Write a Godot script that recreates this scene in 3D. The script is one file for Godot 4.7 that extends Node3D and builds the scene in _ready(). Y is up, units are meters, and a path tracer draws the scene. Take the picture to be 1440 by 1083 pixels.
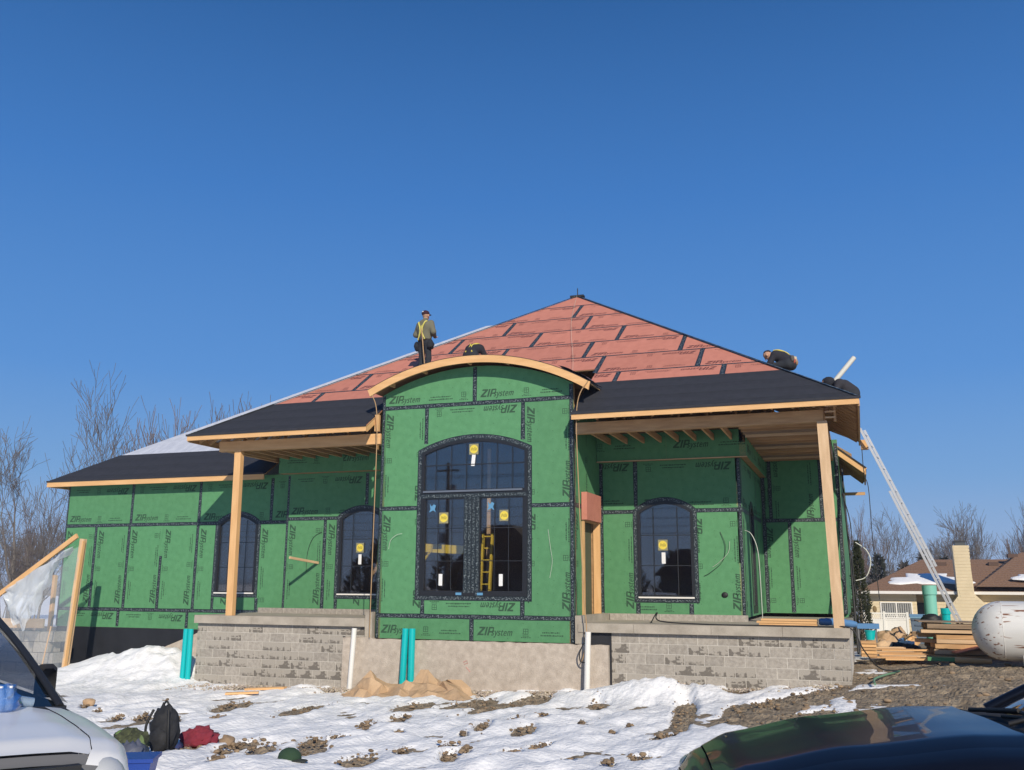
extends Node3D

# ---- a house under construction in late winter sun ----
var rng := RandomNumberGenerator.new()
var M := {}
var used := {}
var house: Node3D

func _ready():
	rng.seed = 20240311
	# camera
	var cam := Camera3D.new()
	cam.name = "camera"
	cam.fov = 44.35
	cam.near = 0.1
	cam.far = 900.0
	var right := Vector3(0.93984461, 0.00578869, -0.34155322)
	var back := Vector3(0.33529802, -0.20683604, 0.91912681)
	var up := back.cross(right)
	cam.transform = Transform3D(Basis(right, up, back), Vector3(8.26, 2.2, 20.1))
	add_child(cam)
	cam.current = true
	# sky
	var we := WorldEnvironment.new()
	we.name = "world_environment"
	var env := Environment.new()
	env.background_mode = Environment.BG_SKY
	var sky := Sky.new()
	var sm := PanoramaSkyMaterial.new()
	sm.panorama = sky_picture()
	sky.sky_material = sm
	env.sky = sky
	env.tonemap_mode = Environment.TONE_MAPPER_LINEAR
	env.tonemap_exposure = 1.0
	env.sdfgi_enabled = true
	env.ssao_enabled = true
	env.ssil_enabled = true
	env.fog_enabled = true
	env.fog_density = 0.0006
	env.fog_light_color = Color(0.72, 0.8, 0.92)
	we.environment = env
	add_child(we)
	# sun, in front of the house and to its right, about 28 degrees high
	var sun := DirectionalLight3D.new()
	sun.name = "sun"
	sun.light_color = Color(1.0, 0.955, 0.88)
	sun.light_energy = 1.45
	sun.light_angular_distance = 0.5
	sun.shadow_enabled = true
	sun.look_at_from_position(Vector3(61.7, 62.0, 100.0), Vector3.ZERO)
	add_child(sun)
	make_materials()
	make_ground()
	make_house()
	make_neighbour()
	make_trees()
	make_street_behind()
	make_site_things()
	make_vehicles()
	make_people()

# clear winter air: paler towards the horizon, each colour fading at its own rate
func sky_picture() -> ImageTexture:
	var im := Image.create(64, 512, false, Image.FORMAT_RGBF)
	for y in 512:
		var el := (0.5 - (y + 0.5) / 512.0) * 180.0
		var c := Color(
			pw([-90, -4, 0, 2, 6, 12, 23, 34, 55, 90], [0.16, 0.22, 0.36, 0.31, 0.19, 0.107, 0.056, 0.029, 0.018, 0.014], el),
			pw([-90, -4, 0, 2, 6, 12, 23, 34, 55, 90], [0.15, 0.22, 0.49, 0.455, 0.38, 0.292, 0.200, 0.122, 0.085, 0.07], el),
			pw([-90, -4, 0, 2, 6, 12, 23, 34, 55, 90], [0.14, 0.23, 0.72, 0.70, 0.69, 0.665, 0.54, 0.355, 0.27, 0.23], el))
		for x in 64:
			im.set_pixel(x, y, c)
	return ImageTexture.create_from_image(im)

# ------------------------------------------------------------------ helpers
func numbered(n: String) -> String:
	if not used.has(n):
		used[n] = 0
		return n
	used[n] += 1
	return "%s_%03d" % [n, used[n]]

func sub_name(parent: Node, n: String) -> String:
	var key = str(parent.get_instance_id()) + n
	if not used.has(key):
		used[key] = 0
		return n
	used[key] += 1
	return "%s_%03d" % [n, used[key]]

func tag(o: Node, label: String, category := "", group := ""):
	o.set_meta("label", label)
	if category != "":
		o.set_meta("category", category)
	if group != "":
		o.set_meta("group", group)
	return o

func thing(n: String, label: String, category: String, at := Vector3.ZERO, turn := 0.0, group := "") -> Node3D:
	var o := Node3D.new()
	o.name = numbered(n)
	add_child(o, true)
	o.position = at
	o.rotation.y = turn
	tag(o, label, category, group)
	return o

func part(parent: Node3D, n: String, mesh: Mesh, mat: Material, label := "") -> MeshInstance3D:
	var o := MeshInstance3D.new()
	o.name = numbered(n) if parent == self else sub_name(parent, n)
	o.mesh = mesh
	o.material_override = mat
	parent.add_child(o, true)
	if label != "":
		o.set_meta("label", label)
	return o

func put(parent: Node3D, n: String, st: SurfaceTool, mat: Material, label := "") -> MeshInstance3D:
	return part(parent, n, st.commit(), mat, label)

func structure(n: String, mesh: Mesh, mat: Material, label := "") -> MeshInstance3D:
	var o := part(self, n, mesh, mat, label)
	o.set_meta("kind", "structure")
	return o

func ns() -> SurfaceTool:
	var s := SurfaceTool.new()
	s.begin(Mesh.PRIMITIVE_TRIANGLES)
	return s

func tri(s: SurfaceTool, a: Vector3, b: Vector3, c: Vector3, n: Vector3, ua := Vector2.ZERO, ub := Vector2.ZERO, uc := Vector2.ZERO):
	if (a - c).cross(a - b).dot(n) < 0.0:
		var t := b
		b = c
		c = t
		var u := ub
		ub = uc
		uc = u
	s.set_normal(n); s.set_uv(ua); s.add_vertex(a)
	s.set_normal(n); s.set_uv(ub); s.add_vertex(b)
	s.set_normal(n); s.set_uv(uc); s.add_vertex(c)

func quad(s: SurfaceTool, a: Vector3, b: Vector3, c: Vector3, d: Vector3, n: Vector3, ua := Vector2.ZERO, ub := Vector2.ZERO, uc := Vector2.ZERO, ud := Vector2.ZERO):
	tri(s, a, b, c, n, ua, ub, uc)
	tri(s, a, c, d, n, ua, uc, ud)

# an oriented box: centre, three unit axes, half sizes; u runs along the longest axis
func obox(s: SurfaceTool, c: Vector3, ax: Array, h: Vector3):
	var off := Vector2(rng.randf() * 7.0, rng.randf() * 7.0)
	var L := 0
	if h.y > h[L]: L = 1
	if h.z > h[L]: L = 2
	for k in 3:
		var p := (k + 1) % 3
		var q := (k + 2) % 3
		if q == L or (p != L and h[q] > h[p]):
			var t := p
			p = q
			q = t
		for sg in [-1.0, 1.0]:
			var n: Vector3 = ax[k] * sg
			var o: Vector3 = c + n * h[k]
			var e: Vector3 = ax[p] * h[p]
			var f: Vector3 = ax[q] * h[q]
			var w := float(k) * 0.37
			quad(s, o - e - f, o + e - f, o + e + f, o - e + f, n, off + Vector2(-h[p], -h[q] + w), off + Vector2(h[p], -h[q] + w), off + Vector2(h[p], h[q] + w), off + Vector2(-h[p], h[q] + w))

func box(s: SurfaceTool, lo: Vector3, hi: Vector3):
	obox(s, (lo + hi) * 0.5, [Vector3.RIGHT, Vector3.UP, Vector3.BACK], (hi - lo) * 0.5)

# a bar from p to q, w wide (sideways) and t thick (along up)
func bar(s: SurfaceTool, p: Vector3, q: Vector3, w: float, t: float, upv := Vector3.UP):
	var d := (q - p).normalized()
	var side := d.cross(upv).normalized()
	var u2 := side.cross(d).normalized()
	obox(s, (p + q) * 0.5, [d, side, u2], Vector3(p.distance_to(q) * 0.5, w * 0.5, t * 0.5))

func bar_part(parent: Node3D, n: String, p: Vector3, q: Vector3, w: float, t: float, mat: Material, upv := Vector3.UP) -> MeshInstance3D:
	var s := ns()
	bar(s, p, q, w, t, upv)
	return put(parent, n, s, mat)

func box_part(parent: Node3D, n: String, lo: Vector3, hi: Vector3, mat: Material) -> MeshInstance3D:
	var s := ns()
	box(s, lo, hi)
	return put(parent, n, s, mat)

# a polygon in the x-y plane of xf, from depth d0 to d1 along xf's z
func extrude(s: SurfaceTool, poly: PackedVector2Array, xf: Transform3D, d0: float, d1: float, back := true):
	var idx := Geometry2D.triangulate_polygon(poly)
	var nz := xf.basis.z.normalized()
	for i in range(0, idx.size(), 3):
		var a := poly[idx[i]]
		var b := poly[idx[i + 1]]
		var c := poly[idx[i + 2]]
		tri(s, xf * Vector3(a.x, a.y, d1), xf * Vector3(b.x, b.y, d1), xf * Vector3(c.x, c.y, d1), nz, a, b, c)
		if back:
			tri(s, xf * Vector3(a.x, a.y, d0), xf * Vector3(b.x, b.y, d0), xf * Vector3(c.x, c.y, d0), -nz, a, b, c)
	var area := 0.0
	for i in poly.size():
		area += poly[i].cross(poly[(i + 1) % poly.size()])
	for i in poly.size():
		var a := poly[i]
		var b := poly[(i + 1) % poly.size()]
		var t := (b - a).normalized()
		if t == Vector2.ZERO:
			continue
		var out := Vector2(t.y, -t.x) * signf(area)
		var n := (xf.basis * Vector3(out.x, out.y, 0)).normalized()
		quad(s, xf * Vector3(a.x, a.y, d0), xf * Vector3(b.x, b.y, d0), xf * Vector3(b.x, b.y, d1), xf * Vector3(a.x, a.y, d1), n, a, b, b + Vector2(0, 0.05), a + Vector2(0, 0.05))

func rect(x0: float, y0: float, x1: float, y1: float) -> PackedVector2Array:
	return PackedVector2Array([Vector2(x0, y0), Vector2(x1, y0), Vector2(x1, y1), Vector2(x0, y1)])

# smooth grid of points; normals point away from "inside" (auto)
func grid(s: SurfaceTool, rows: Array, inside: Vector3, close_u := false, smooth := true, uvs := 1.0):
	var nr := rows.size()
	var nc: int = rows[0].size()
	var score := 0.0
	for i in nr - 1:
		for j in nc - 1:
			var a: Vector3 = rows[i][j]
			var b: Vector3 = rows[i][j + 1]
			var c: Vector3 = rows[i + 1][j + 1]
			var nn := (a - c).cross(a - b)
			score += nn.dot(a - inside)
	s.set_smooth_group(0 if smooth else -1)
	var jm := nc if close_u else nc - 1
	for i in nr - 1:
		for j in jm:
			var k := (j + 1) % nc
			var a: Vector3 = rows[i][j]
			var b: Vector3 = rows[i][k]
			var c: Vector3 = rows[i + 1][k]
			var d: Vector3 = rows[i + 1][j]
			var ua := Vector2(j, i) * uvs
			var ub := Vector2(j + 1, i) * uvs
			var uc := Vector2(j + 1, i + 1) * uvs
			var ud := Vector2(j, i + 1) * uvs
			if score < 0.0:
				_v(s, a, ua); _v(s, c, uc); _v(s, b, ub)
				_v(s, a, ua); _v(s, d, ud); _v(s, c, uc)
			else:
				_v(s, a, ua); _v(s, b, ub); _v(s, c, uc)
				_v(s, a, ua); _v(s, c, uc); _v(s, d, ud)

func _v(s: SurfaceTool, p: Vector3, uv: Vector2):
	s.set_uv(uv)
	s.add_vertex(p)

# a round tube through points, radius r (number or array), capped
func tube(s: SurfaceTool, pts: Array, r, sides := 6, cap := true):
	var rows := []
	var n := pts.size()
	var ref := Vector3.UP
	var d0: Vector3 = (pts[1] - pts[0]).normalized()
	if absf(d0.y) > 0.9:
		ref = Vector3.RIGHT
	for i in n:
		var d: Vector3 = (pts[mini(i + 1, n - 1)] - pts[maxi(i - 1, 0)]).normalized()
		var x := d.cross(ref).normalized()
		var y := x.cross(d).normalized()
		ref = y
		var rr: float = r[i] if r is Array else r
		var row := []
		for k in sides:
			var a := TAU * k / sides
			row.append(pts[i] + (x * cos(a) + y * sin(a)) * rr)
		rows.append(row)
	var len := 0.0
	for i in n - 1:
		var seg: float = pts[i].distance_to(pts[i + 1])
		for k in sides:
			var k2 := (k + 1) % sides
			var a: Vector3 = rows[i][k]
			var b: Vector3 = rows[i][k2]
			var c: Vector3 = rows[i + 1][k2]
			var d: Vector3 = rows[i + 1][k]
			var na: Vector3 = (a - pts[i]).normalized()
			var nb: Vector3 = (b - pts[i]).normalized()
			var nc: Vector3 = (c - pts[i + 1]).normalized()
			var nd: Vector3 = (d - pts[i + 1]).normalized()
			var u0 := Vector2(len, float(k) / sides)
			var u1 := Vector2(len, float(k + 1) / sides)
			var u2 := Vector2(len + seg, float(k + 1) / sides)
			var u3 := Vector2(len + seg, float(k) / sides)
			_sm(s, [a, b, c], [na, nb, nc], [u0, u1, u2])
			_sm(s, [a, c, d], [na, nc, nd], [u0, u2, u3])
		len += seg
	if cap:
		for e in [0, n - 1]:
			var dd: Vector3 = (pts[0] - pts[1]).normalized() if e == 0 else (pts[n - 1] - pts[n - 2]).normalized()
			for k in range(1, sides - 1):
				tri(s, rows[e][0], rows[e][k], rows[e][k + 1], dd)

func _sm(s: SurfaceTool, p: Array, n: Array, u: Array):
	var o := [0, 1, 2]
	if (p[0] - p[2]).cross(p[0] - p[1]).dot(n[0] + n[1] + n[2]) < 0.0:
		o = [0, 2, 1]
	for i in o:
		s.set_normal(n[i]); s.set_uv(u[i]); s.add_vertex(p[i])

func tube_part(parent: Node3D, n: String, pts: Array, r, mat: Material, sides := 6) -> MeshInstance3D:
	var s := ns()
	tube(s, pts, r, sides)
	return put(parent, n, s, mat)

# ring between two outlines with equal point counts, front at d1
func ring(s: SurfaceTool, o: PackedVector2Array, i: PackedVector2Array, xf: Transform3D, d0: float, d1: float):
	var nz := xf.basis.z
	var acc := 0.0
	for k in o.size():
		var k2 := (k + 1) % o.size()
		var l := o[k].distance_to(o[k2])
		var w := o[k].distance_to(i[k])
		var U := [Vector2(acc, 0), Vector2(acc + l, 0), Vector2(acc + l, 1), Vector2(acc, 1)]
		quad(s, xf * Vector3(o[k].x, o[k].y, d1), xf * Vector3(o[k2].x, o[k2].y, d1), xf * Vector3(i[k2].x, i[k2].y, d1), xf * Vector3(i[k].x, i[k].y, d1), nz, U[0], U[1], U[2], U[3])
		var t := (o[k2] - o[k])
		if t.length() > 1e-5:
			var m := (o[k] + o[k2] - i[k] - i[k2])
			var nn := Vector2(t.y, -t.x).normalized()
			if nn.dot(m) < 0.0: nn = -nn
			var n3 := xf.basis * Vector3(nn.x, nn.y, 0)
			quad(s, xf * Vector3(o[k].x, o[k].y, d0), xf * Vector3(o[k2].x, o[k2].y, d0), xf * Vector3(o[k2].x, o[k2].y, d1), xf * Vector3(o[k].x, o[k].y, d1), n3, U[0], U[1], U[1], U[0])
			quad(s, xf * Vector3(i[k].x, i[k].y, d0), xf * Vector3(i[k2].x, i[k2].y, d0), xf * Vector3(i[k2].x, i[k2].y, d1), xf * Vector3(i[k].x, i[k].y, d1), -n3, U[0], U[1], U[1], U[0])
		acc += l

func ellipsoid(s: SurfaceTool, c: Vector3, r: Vector3, nu := 12, nv := 8, noise := 0.0):
	var rows := []
	for i in nv + 1:
		var v := PI * i / nv
		var row := []
		for j in nu:
			var u := TAU * j / nu
			var d := Vector3(sin(v) * cos(u), cos(v), sin(v) * sin(u))
			var k := 1.0 + (noise * (hash01(i * 31 + j * 7 + int(c.x * 97)) - 0.5) if i > 0 and i < nv else 0.0)
			row.append(c + d * r * k)
		rows.append(row)
	grid(s, rows, c, true)

func hash01(i: int) -> float:
	return float((i * 1103515245 + 12345 + i * i * 7919) & 0xffff) / 65535.0

func finish(s: SurfaceTool) -> ArrayMesh:
	s.generate_normals()
	return s.commit()

# ------------------------------------------------------------------ materials
func lin(r: float, g: float, b: float) -> Color:
	return Color(r, g, b).linear_to_srgb()

func noise_img(sd: int, w: int, h: int, freq: float, octaves := 4, stretch := Vector2.ONE) -> Image:
	var n := FastNoiseLite.new()
	n.seed = sd
	n.noise_type = FastNoiseLite.TYPE_SIMPLEX
	n.frequency = freq
	n.fractal_octaves = octaves
	if stretch == Vector2.ONE:
		return n.get_seamless_image(w, h)
	var im := n.get_seamless_image(int(w / stretch.x), int(h / stretch.y))
	im.resize(w, h, Image.INTERPOLATE_CUBIC)
	return im

# colour texture that runs between linear colours lo and hi by the noise, plus fine grain
func tone_tex(sd: int, w: int, h: int, freq: float, lo: Color, hi: Color, grain := 0.1, stretch := Vector2.ONE, gamma := 1.0) -> ImageTexture:
	var im := noise_img(sd, w, h, freq, 4, stretch)
	var o := Image.create(w, h, false, Image.FORMAT_RGB8)
	var r := RandomNumberGenerator.new()
	r.seed = sd
	for y in h:
		for x in w:
			var v := pow(im.get_pixel(x, y).r, gamma)
			var g := 1.0 + (r.randf() - 0.5) * 2.0 * grain
			var c := lo.lerp(hi, v)
			o.set_pixel(x, y, Color(c.r * g, c.g * g, c.b * g).linear_to_srgb())
	return ImageTexture.create_from_image(o)

func bump_tex(sd: int, w: int, h: int, freq: float, octaves := 4, stretch := Vector2.ONE) -> ImageTexture:
	return ImageTexture.create_from_image(noise_img(sd, w, h, freq, octaves, stretch))

func mat(tex: Texture2D, rough := 0.9, scale := 1.0, world := false, bump: Texture2D = null, bump_cm := 0.3) -> StandardMaterial3D:
	var m := StandardMaterial3D.new()
	m.albedo_texture = tex
	m.roughness = rough
	m.uv1_scale = Vector3.ONE * scale
	if world:
		m.uv1_triplanar = true
		m.uv1_world_triplanar = true
	if bump:
		m.heightmap_enabled = true
		m.heightmap_texture = bump
		m.heightmap_scale = bump_cm
	return m

func plain(c: Color, rough := 0.8, metal := 0.0) -> StandardMaterial3D:
	var m := StandardMaterial3D.new()
	m.albedo_color = c.linear_to_srgb()
	m.roughness = rough
	m.metallic = metal
	return m

func tint(m: StandardMaterial3D, k: float) -> StandardMaterial3D:
	var r: StandardMaterial3D = m.duplicate()
	r.albedo_color = Color(k, k, k).linear_to_srgb()
	return r

func make_materials():
	# sheathing with fastener dots on a grid
	var green := tone_tex(3, 256, 256, 0.02, Color(0.074, 0.234, 0.10), Color(0.093, 0.276, 0.122), 0.10)
	var gi := green.get_image()
	for a in 4:
		for b in 6:
			var px := a * 64 + 20 + int(hash01(a * 7 + b) * 6.0)
			var py := b * 42 + 6 + int(hash01(a + b * 13) * 20.0)
			for q in 9:
				var was := gi.get_pixel((px + q % 3) % 256, (py + q / 3) % 256)
				gi.set_pixel((px + q % 3) % 256, (py + q / 3) % 256, was.lerp(Color(0.13, 0.27, 0.17), 0.75 if q == 4 else 0.45))
	green = ImageTexture.create_from_image(gi)
	M.green = mat(green, 0.72, 0.7, true)
	M.green_b = tint(M.green, 0.90)
	M.green_c = tint(M.green, 0.965)
	M.green_c.uv1_offset = Vector3(0.3, 0.4, 0.2)
	var red := tone_tex(5, 256, 256, 0.02, Color(0.47, 0.175, 0.122), Color(0.55, 0.215, 0.152), 0.08)
	M.red = mat(red, 0.75, 0.6, true)
	M.red_b = tint(M.red, 0.92)
	M.print_green = plain(Color(0.024, 0.072, 0.036), 0.75)
	M.print_red = plain(Color(0.13, 0.042, 0.036), 0.75)
	# flashing tape: black-green with pale scuffed print
	var ti := Image.create(256, 32, false, Image.FORMAT_RGB8)
	var nz := noise_img(17, 256, 32, 0.09, 2)
	var nz2 := noise_img(18, 256, 32, 0.03, 3)
	for y in 32:
		for x in 256:
			var v := nz.get_pixel(x, y).r
			var edge := absf(y - 15.5) / 16.0
			var k := smoothstep(0.62, 0.74, v) * (1.0 - smoothstep(0.45, 0.75, edge))
			k *= 1.0 if (int(x / 32.0) % 2 == 0 or v > 0.7) else 0.25
			var c := Color(0.006, 0.011, 0.014).lerp(Color(0.016, 0.024, 0.030), nz2.get_pixel(x, y).r)
			ti.set_pixel(x, y, c.lerp(Color(0.30, 0.35, 0.36), k * 0.6).linear_to_srgb())
	M.tape = mat(ImageTexture.create_from_image(ti), 0.45)
	M.tape.uv1_scale = Vector3(0.8, 1, 1)
	# wood: grain along u
	M.wood = mat(tone_tex(7, 256, 256, 0.05, Color(0.40, 0.225, 0.098), Color(0.58, 0.355, 0.17), 0.05, Vector2(8, 1)), 0.75, 0.6)
	M.wood_b = tint(M.wood, 0.8)
	M.wood_new = mat(tone_tex(8, 256, 256, 0.05, Color(0.62, 0.355, 0.15), Color(0.72, 0.44, 0.205), 0.04, Vector2(8, 1)), 0.75, 0.5)
	M.wood_pale = mat(tone_tex(9, 256, 256, 0.05, Color(0.52, 0.35, 0.2), Color(0.66, 0.47, 0.29), 0.05, Vector2(8, 1)), 0.8, 0.5)
	M.wood_grey = mat(tone_tex(10, 256, 256, 0.05, Color(0.2, 0.14, 0.09), Color(0.32, 0.23, 0.15), 0.08, Vector2(8, 1)), 0.85, 0.6)
	M.osb = mat(tone_tex(11, 256, 256, 0.07, Color(0.22, 0.13, 0.06), Color(0.42, 0.27, 0.13), 0.1), 0.85, 1.0, true)
	# masonry
	var cb := bump_tex(22, 256, 256, 0.09, 5)
	M.block = mat(tone_tex(12, 256, 256, 0.03, Color(0.29, 0.262, 0.228), Color(0.42, 0.385, 0.335), 0.2), 0.95, 1.1, true, cb, 0.35)
	M.block_b = tint(M.block, 0.86)
	M.block_c = tint(M.block, 0.97)
	M.block_c.uv1_offset = Vector3(0.4, 0.1, 0.2)
	var wet := Image.create(128, 64, false, Image.FORMAT_RGB8)
	for v in 7:
		var wn := noise_img(40 + v, 128, 64, 0.012 + 0.003 * (v % 3), 3)
		var wg := noise_img(50 + v, 128, 64, 0.15, 2)
		for y in 64:
			for x in 128:
				var hgt := 1.0 - y / 64.0
				var k := smoothstep(0.20, -0.14, hgt - (wn.get_pixel(x, y).r - 0.28) * [0.9, 0.6, 1.3, 0.75, 1.7, 1.05, 2.2][v])
				var c := Color(0.345, 0.315, 0.272).lerp(Color(0.12, 0.106, 0.09), k * 0.85)
				var g := 0.82 + 0.36 * wg.get_pixel(x, y).r
				wet.set_pixel(x, y, Color(c.r * g, c.g * g, c.b * g).linear_to_srgb())
		M["block_wet%d" % v] = mat(ImageTexture.create_from_image(wet.duplicate()), 0.9, 1.0)
		M["block_wet%d" % v].texture_repeat = false
	M.mortar = mat(tone_tex(13, 128, 128, 0.05, Color(0.52, 0.49, 0.44), Color(0.60, 0.57, 0.51), 0.08), 0.95, 1.0, true)
	M.concrete = mat(tone_tex(14, 512, 512, 0.012, Color(0.38, 0.325, 0.27), Color(0.53, 0.465, 0.395), 0.24), 0.95, 0.6, true, bump_tex(23, 256, 256, 0.16, 3), 0.5)
	M.slab = mat(tone_tex(15, 256, 256, 0.015, Color(0.30, 0.265, 0.215), Color(0.43, 0.385, 0.32), 0.08), 0.9, 0.45, true, cb, 0.2)
	M.tar = mat(tone_tex(16, 128, 128, 0.02, Color(0.010, 0.011, 0.014), Color(0.018, 0.019, 0.024), 0.15), 0.6, 0.5, true)
	M.felt = mat(tone_tex(24, 256, 256, 0.02, Color(0.017, 0.019, 0.026), Color(0.028, 0.030, 0.040), 0.3), 0.85, 0.7, true)
	M.felt_b = tint(M.felt, 0.88)
	M.wrap = mat(tone_tex(25, 256, 256, 0.03, Color(0.42, 0.45, 0.52), Color(0.56, 0.59, 0.66), 0.08), 0.6, 0.4, true, bump_tex(26, 128, 128, 0.03, 3), 2.0)
	# ground
	M.snow = mat(tone_tex(27, 512, 512, 0.012, Color(0.78, 0.785, 0.79), Color(0.89, 0.895, 0.90), 0.03), 0.85, 0.35, true, bump_tex(28, 512, 512, 0.05, 5), 1.4)
	M.dirt = mat(tone_tex(29, 512, 512, 0.008, Color(0.11, 0.082, 0.055), Color(0.42, 0.335, 0.23), 0.16), 0.98, 0.6, true, bump_tex(30, 512, 512, 0.03, 5), 3.0)
	M.gravel = plain(Color(0.44, 0.39, 0.33), 0.95)
	M.gravel.vertex_color_use_as_albedo = true
	# glass and metal
	M.glass = StandardMaterial3D.new()
	M.glass.transparency = BaseMaterial3D.TRANSPARENCY_ALPHA
	M.glass.albedo_color = Color(0.03, 0.035, 0.04, 0.03)
	M.glass.roughness = 0.02
	M.frame = plain(Color(0.012, 0.013, 0.016), 0.45)
	M.muntin = plain(Color(0.016, 0.018, 0.022), 0.5)
	M.white = plain(Color(0.75, 0.75, 0.74), 0.6)
	M.white_plastic = plain(Color(0.72, 0.71, 0.68), 0.4)
	M.yellow = plain(Color(0.75, 0.55, 0.06), 0.5)
	M.yellow_sticker = plain(Color(0.70, 0.56, 0.07), 0.5)
	M.sticker_tan = plain(Color(0.25, 0.235, 0.13), 0.6)
	M.ink = plain(Color(0.03, 0.03, 0.025), 0.7)
	M.blue_tape = plain(Color(0.10, 0.27, 0.45), 0.6)
	M.teal = plain(Color(0.0, 0.42, 0.43), 0.35)
	M.mint = plain(Color(0.20, 0.52, 0.42), 0.4)
	M.alu = plain(Color(0.66, 0.68, 0.7), 0.35, 0.55)
	M.steel = plain(Color(0.3, 0.31, 0.32), 0.4, 0.8)
	M.black = plain(Color(0.012, 0.012, 0.013), 0.6)
	M.rubber = plain(Color(0.018, 0.018, 0.019), 0.8)
	M.cable_black = plain(Color(0.02, 0.02, 0.02), 0.6)
	M.rope = plain(Color(0.42, 0.27, 0.14), 0.9)
	M.rope_pale = plain(Color(0.62, 0.58, 0.45), 0.8)
	M.wire = plain(Color(0.6, 0.62, 0.55), 0.5)
	M.hose_green = plain(Color(0.14, 0.27, 0.16), 0.6)
	M.bark = mat(tone_tex(31, 64, 64, 0.05, Color(0.085, 0.070, 0.056), Color(0.20, 0.17, 0.14), 0.2), 0.95, 1.0)
	M.bark_grey = mat(tone_tex(32, 64, 64, 0.05, Color(0.10, 0.088, 0.077), Color(0.20, 0.175, 0.155), 0.2), 0.95, 1.0)
	M.twig = plain(Color(0.13, 0.112, 0.098), 0.95)
	M.twig_red = plain(Color(0.16, 0.12, 0.105), 0.95)
	M.evergreen = plain(Color(0.035, 0.042, 0.016), 0.9)
	M.evergreen_dark = plain(Color(0.02, 0.024, 0.016), 0.9)
	M.siding = mat(tone_tex(33, 64, 64, 0.03, Color(0.62, 0.52, 0.34), Color(0.68, 0.57, 0.38), 0.04), 0.7, 0.5, true)
	M.trim_white = plain(Color(0.72, 0.70, 0.66), 0.6)
	M.shingle = mat(tone_tex(34, 256, 256, 0.08, Color(0.15, 0.085, 0.052), Color(0.29, 0.175, 0.112), 0.25), 0.95, 0.4, true)
	M.blue_tarp = plain(Color(0.10, 0.24, 0.47), 0.4)
	M.cardboard = mat(tone_tex(35, 128, 128, 0.02, Color(0.40, 0.26, 0.145), Color(0.53, 0.37, 0.225), 0.06), 0.8, 0.8, true, bump_tex(36, 128, 128, 0.03, 4), 3.0)
	M.debris_dark = plain(Color(0.05, 0.04, 0.035), 0.8)

# ------------------------------------------------------------------ ground
var mud := PackedFloat32Array([-3.03,4.38,-0.22,-1.09,0.58,0.8,-1.35,4.51,-0.11,-1.23,0.46,0.73,-1.54,6.85,-0.01,-0.19,0.19,0.26,0.3,3.5,0.05,-0.96,0.51,1.07,1.04,2.62,0.22,-1.28,0.33,0.8,2.02,1.81,0.26,-0.99,0.33,0.97,1.75,3.35,0.15,-0.88,0.25,0.63,1.04,5.54,0.02,-0.4,0.19,0.39,1.1,6.76,0.02,-0.23,0.15,0.27,1.32,7.27,0.02,-0.12,0.08,0.15,2.01,7.53,0.02,-0.12,0.06,0.13,0.54,9.04,0.06,-0.3,0.22,0.31,1.03,9.37,0.03,-0.3,0.25,0.37,1.36,8.7,0.07,-0.31,0.34,0.55,1.66,9.42,0.12,-0.54,0.28,0.45,1.49,8.35,0.05,-0.24,0.15,0.25,1.21,10.51,0.02,-0.16,0.15,0.21,2.53,9.61,0.09,-0.43,0.18,0.33,2.72,8.8,0.04,-0.12,0.09,0.18,3.08,8.23,0.06,-0.15,0.09,0.21,3.41,8.98,0.06,-0.15,0.11,0.25,3.5,8.66,0.02,-0.07,0.05,0.11,2.83,6.4,0.06,-0.28,0.22,0.55,2.83,7.12,0.01,-0.07,0.06,0.13,2.85,5.25,0.07,-0.38,0.1,0.27,3.54,6.58,0.1,-0.32,0.26,0.76,3.23,4.76,0.04,-0.19,0.16,0.49,3.55,2.59,0.11,-0.34,0.31,1.16,4.09,8.67,0.09,-0.18,0.1,0.27,4.25,7.94,0.09,-0.23,0.06,0.19,4.05,5.3,0.02,-0.07,0.05,0.18,4.81,6.45,0.03,-0.05,0.04,0.14,4.86,5.62,0.02,-0.07,0.04,0.16,5.6,8.25,0.1,-0.17,0.06,0.28,4.92,9.02,0.05,-0.11,0.04,0.14,5.37,8.86,0.04,-0.08,0.03,0.12,5.45,4.62,0.12,-0.24,0.31,1.74,-5.4,5.58,-0.07,-0.17,0.42,0.44,-4.18,6.6,-0.04,-0.14,0.21,0.23,-3.12,7.31,-0.03,-0.21,0.21,0.23,-4.7,4.27,-0.05,-0.16,0.18,0.22,-2.87,6.98,-0.04,-0.23,0.22,0.25,-2.21,7,-0.02,-0.15,0.16,0.2,-1.54,6.85,-0.01,-0.17,0.19,0.26,-3.09,4.47,-0.12,-0.59,0.43,0.59,0.2,9.76,0.02,-0.47,0.28,0.36,0.69,9.71,0.02,-0.18,0.18,0.24,0.56,9.19,0.01,-0.13,0.14,0.19,1.22,10.52,0.01,-0.14,0.18,0.24,0.23,10.2,0.02,-0.16,0.14,0.17,5.84,0.31,0.33,-0.48,0.11,0.96,6.83,2.6,0.67,-0.84,0.07,0.95,7.48,1.27,0.48,-0.64,0.02,0.69,5.26,3.05,0.17,-0.3,0.42,2.45,6.2,3.84,0.21,-0.31,0.18,1.48,6.55,3.45,0.2,-0.27,0.07,0.71,7.28,4.42,0.5,-0.61,0.03,0.62,5.59,6.62,0.15,-0.27,0.08,0.39,5.16,-1.57,0.38,-0.65,0.14,1])
var n_big := FastNoiseLite.new()
var n_mid := FastNoiseLite.new()
var n_clod := FastNoiseLite.new()
var n_rut := FastNoiseLite.new()
var prints := []

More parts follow.
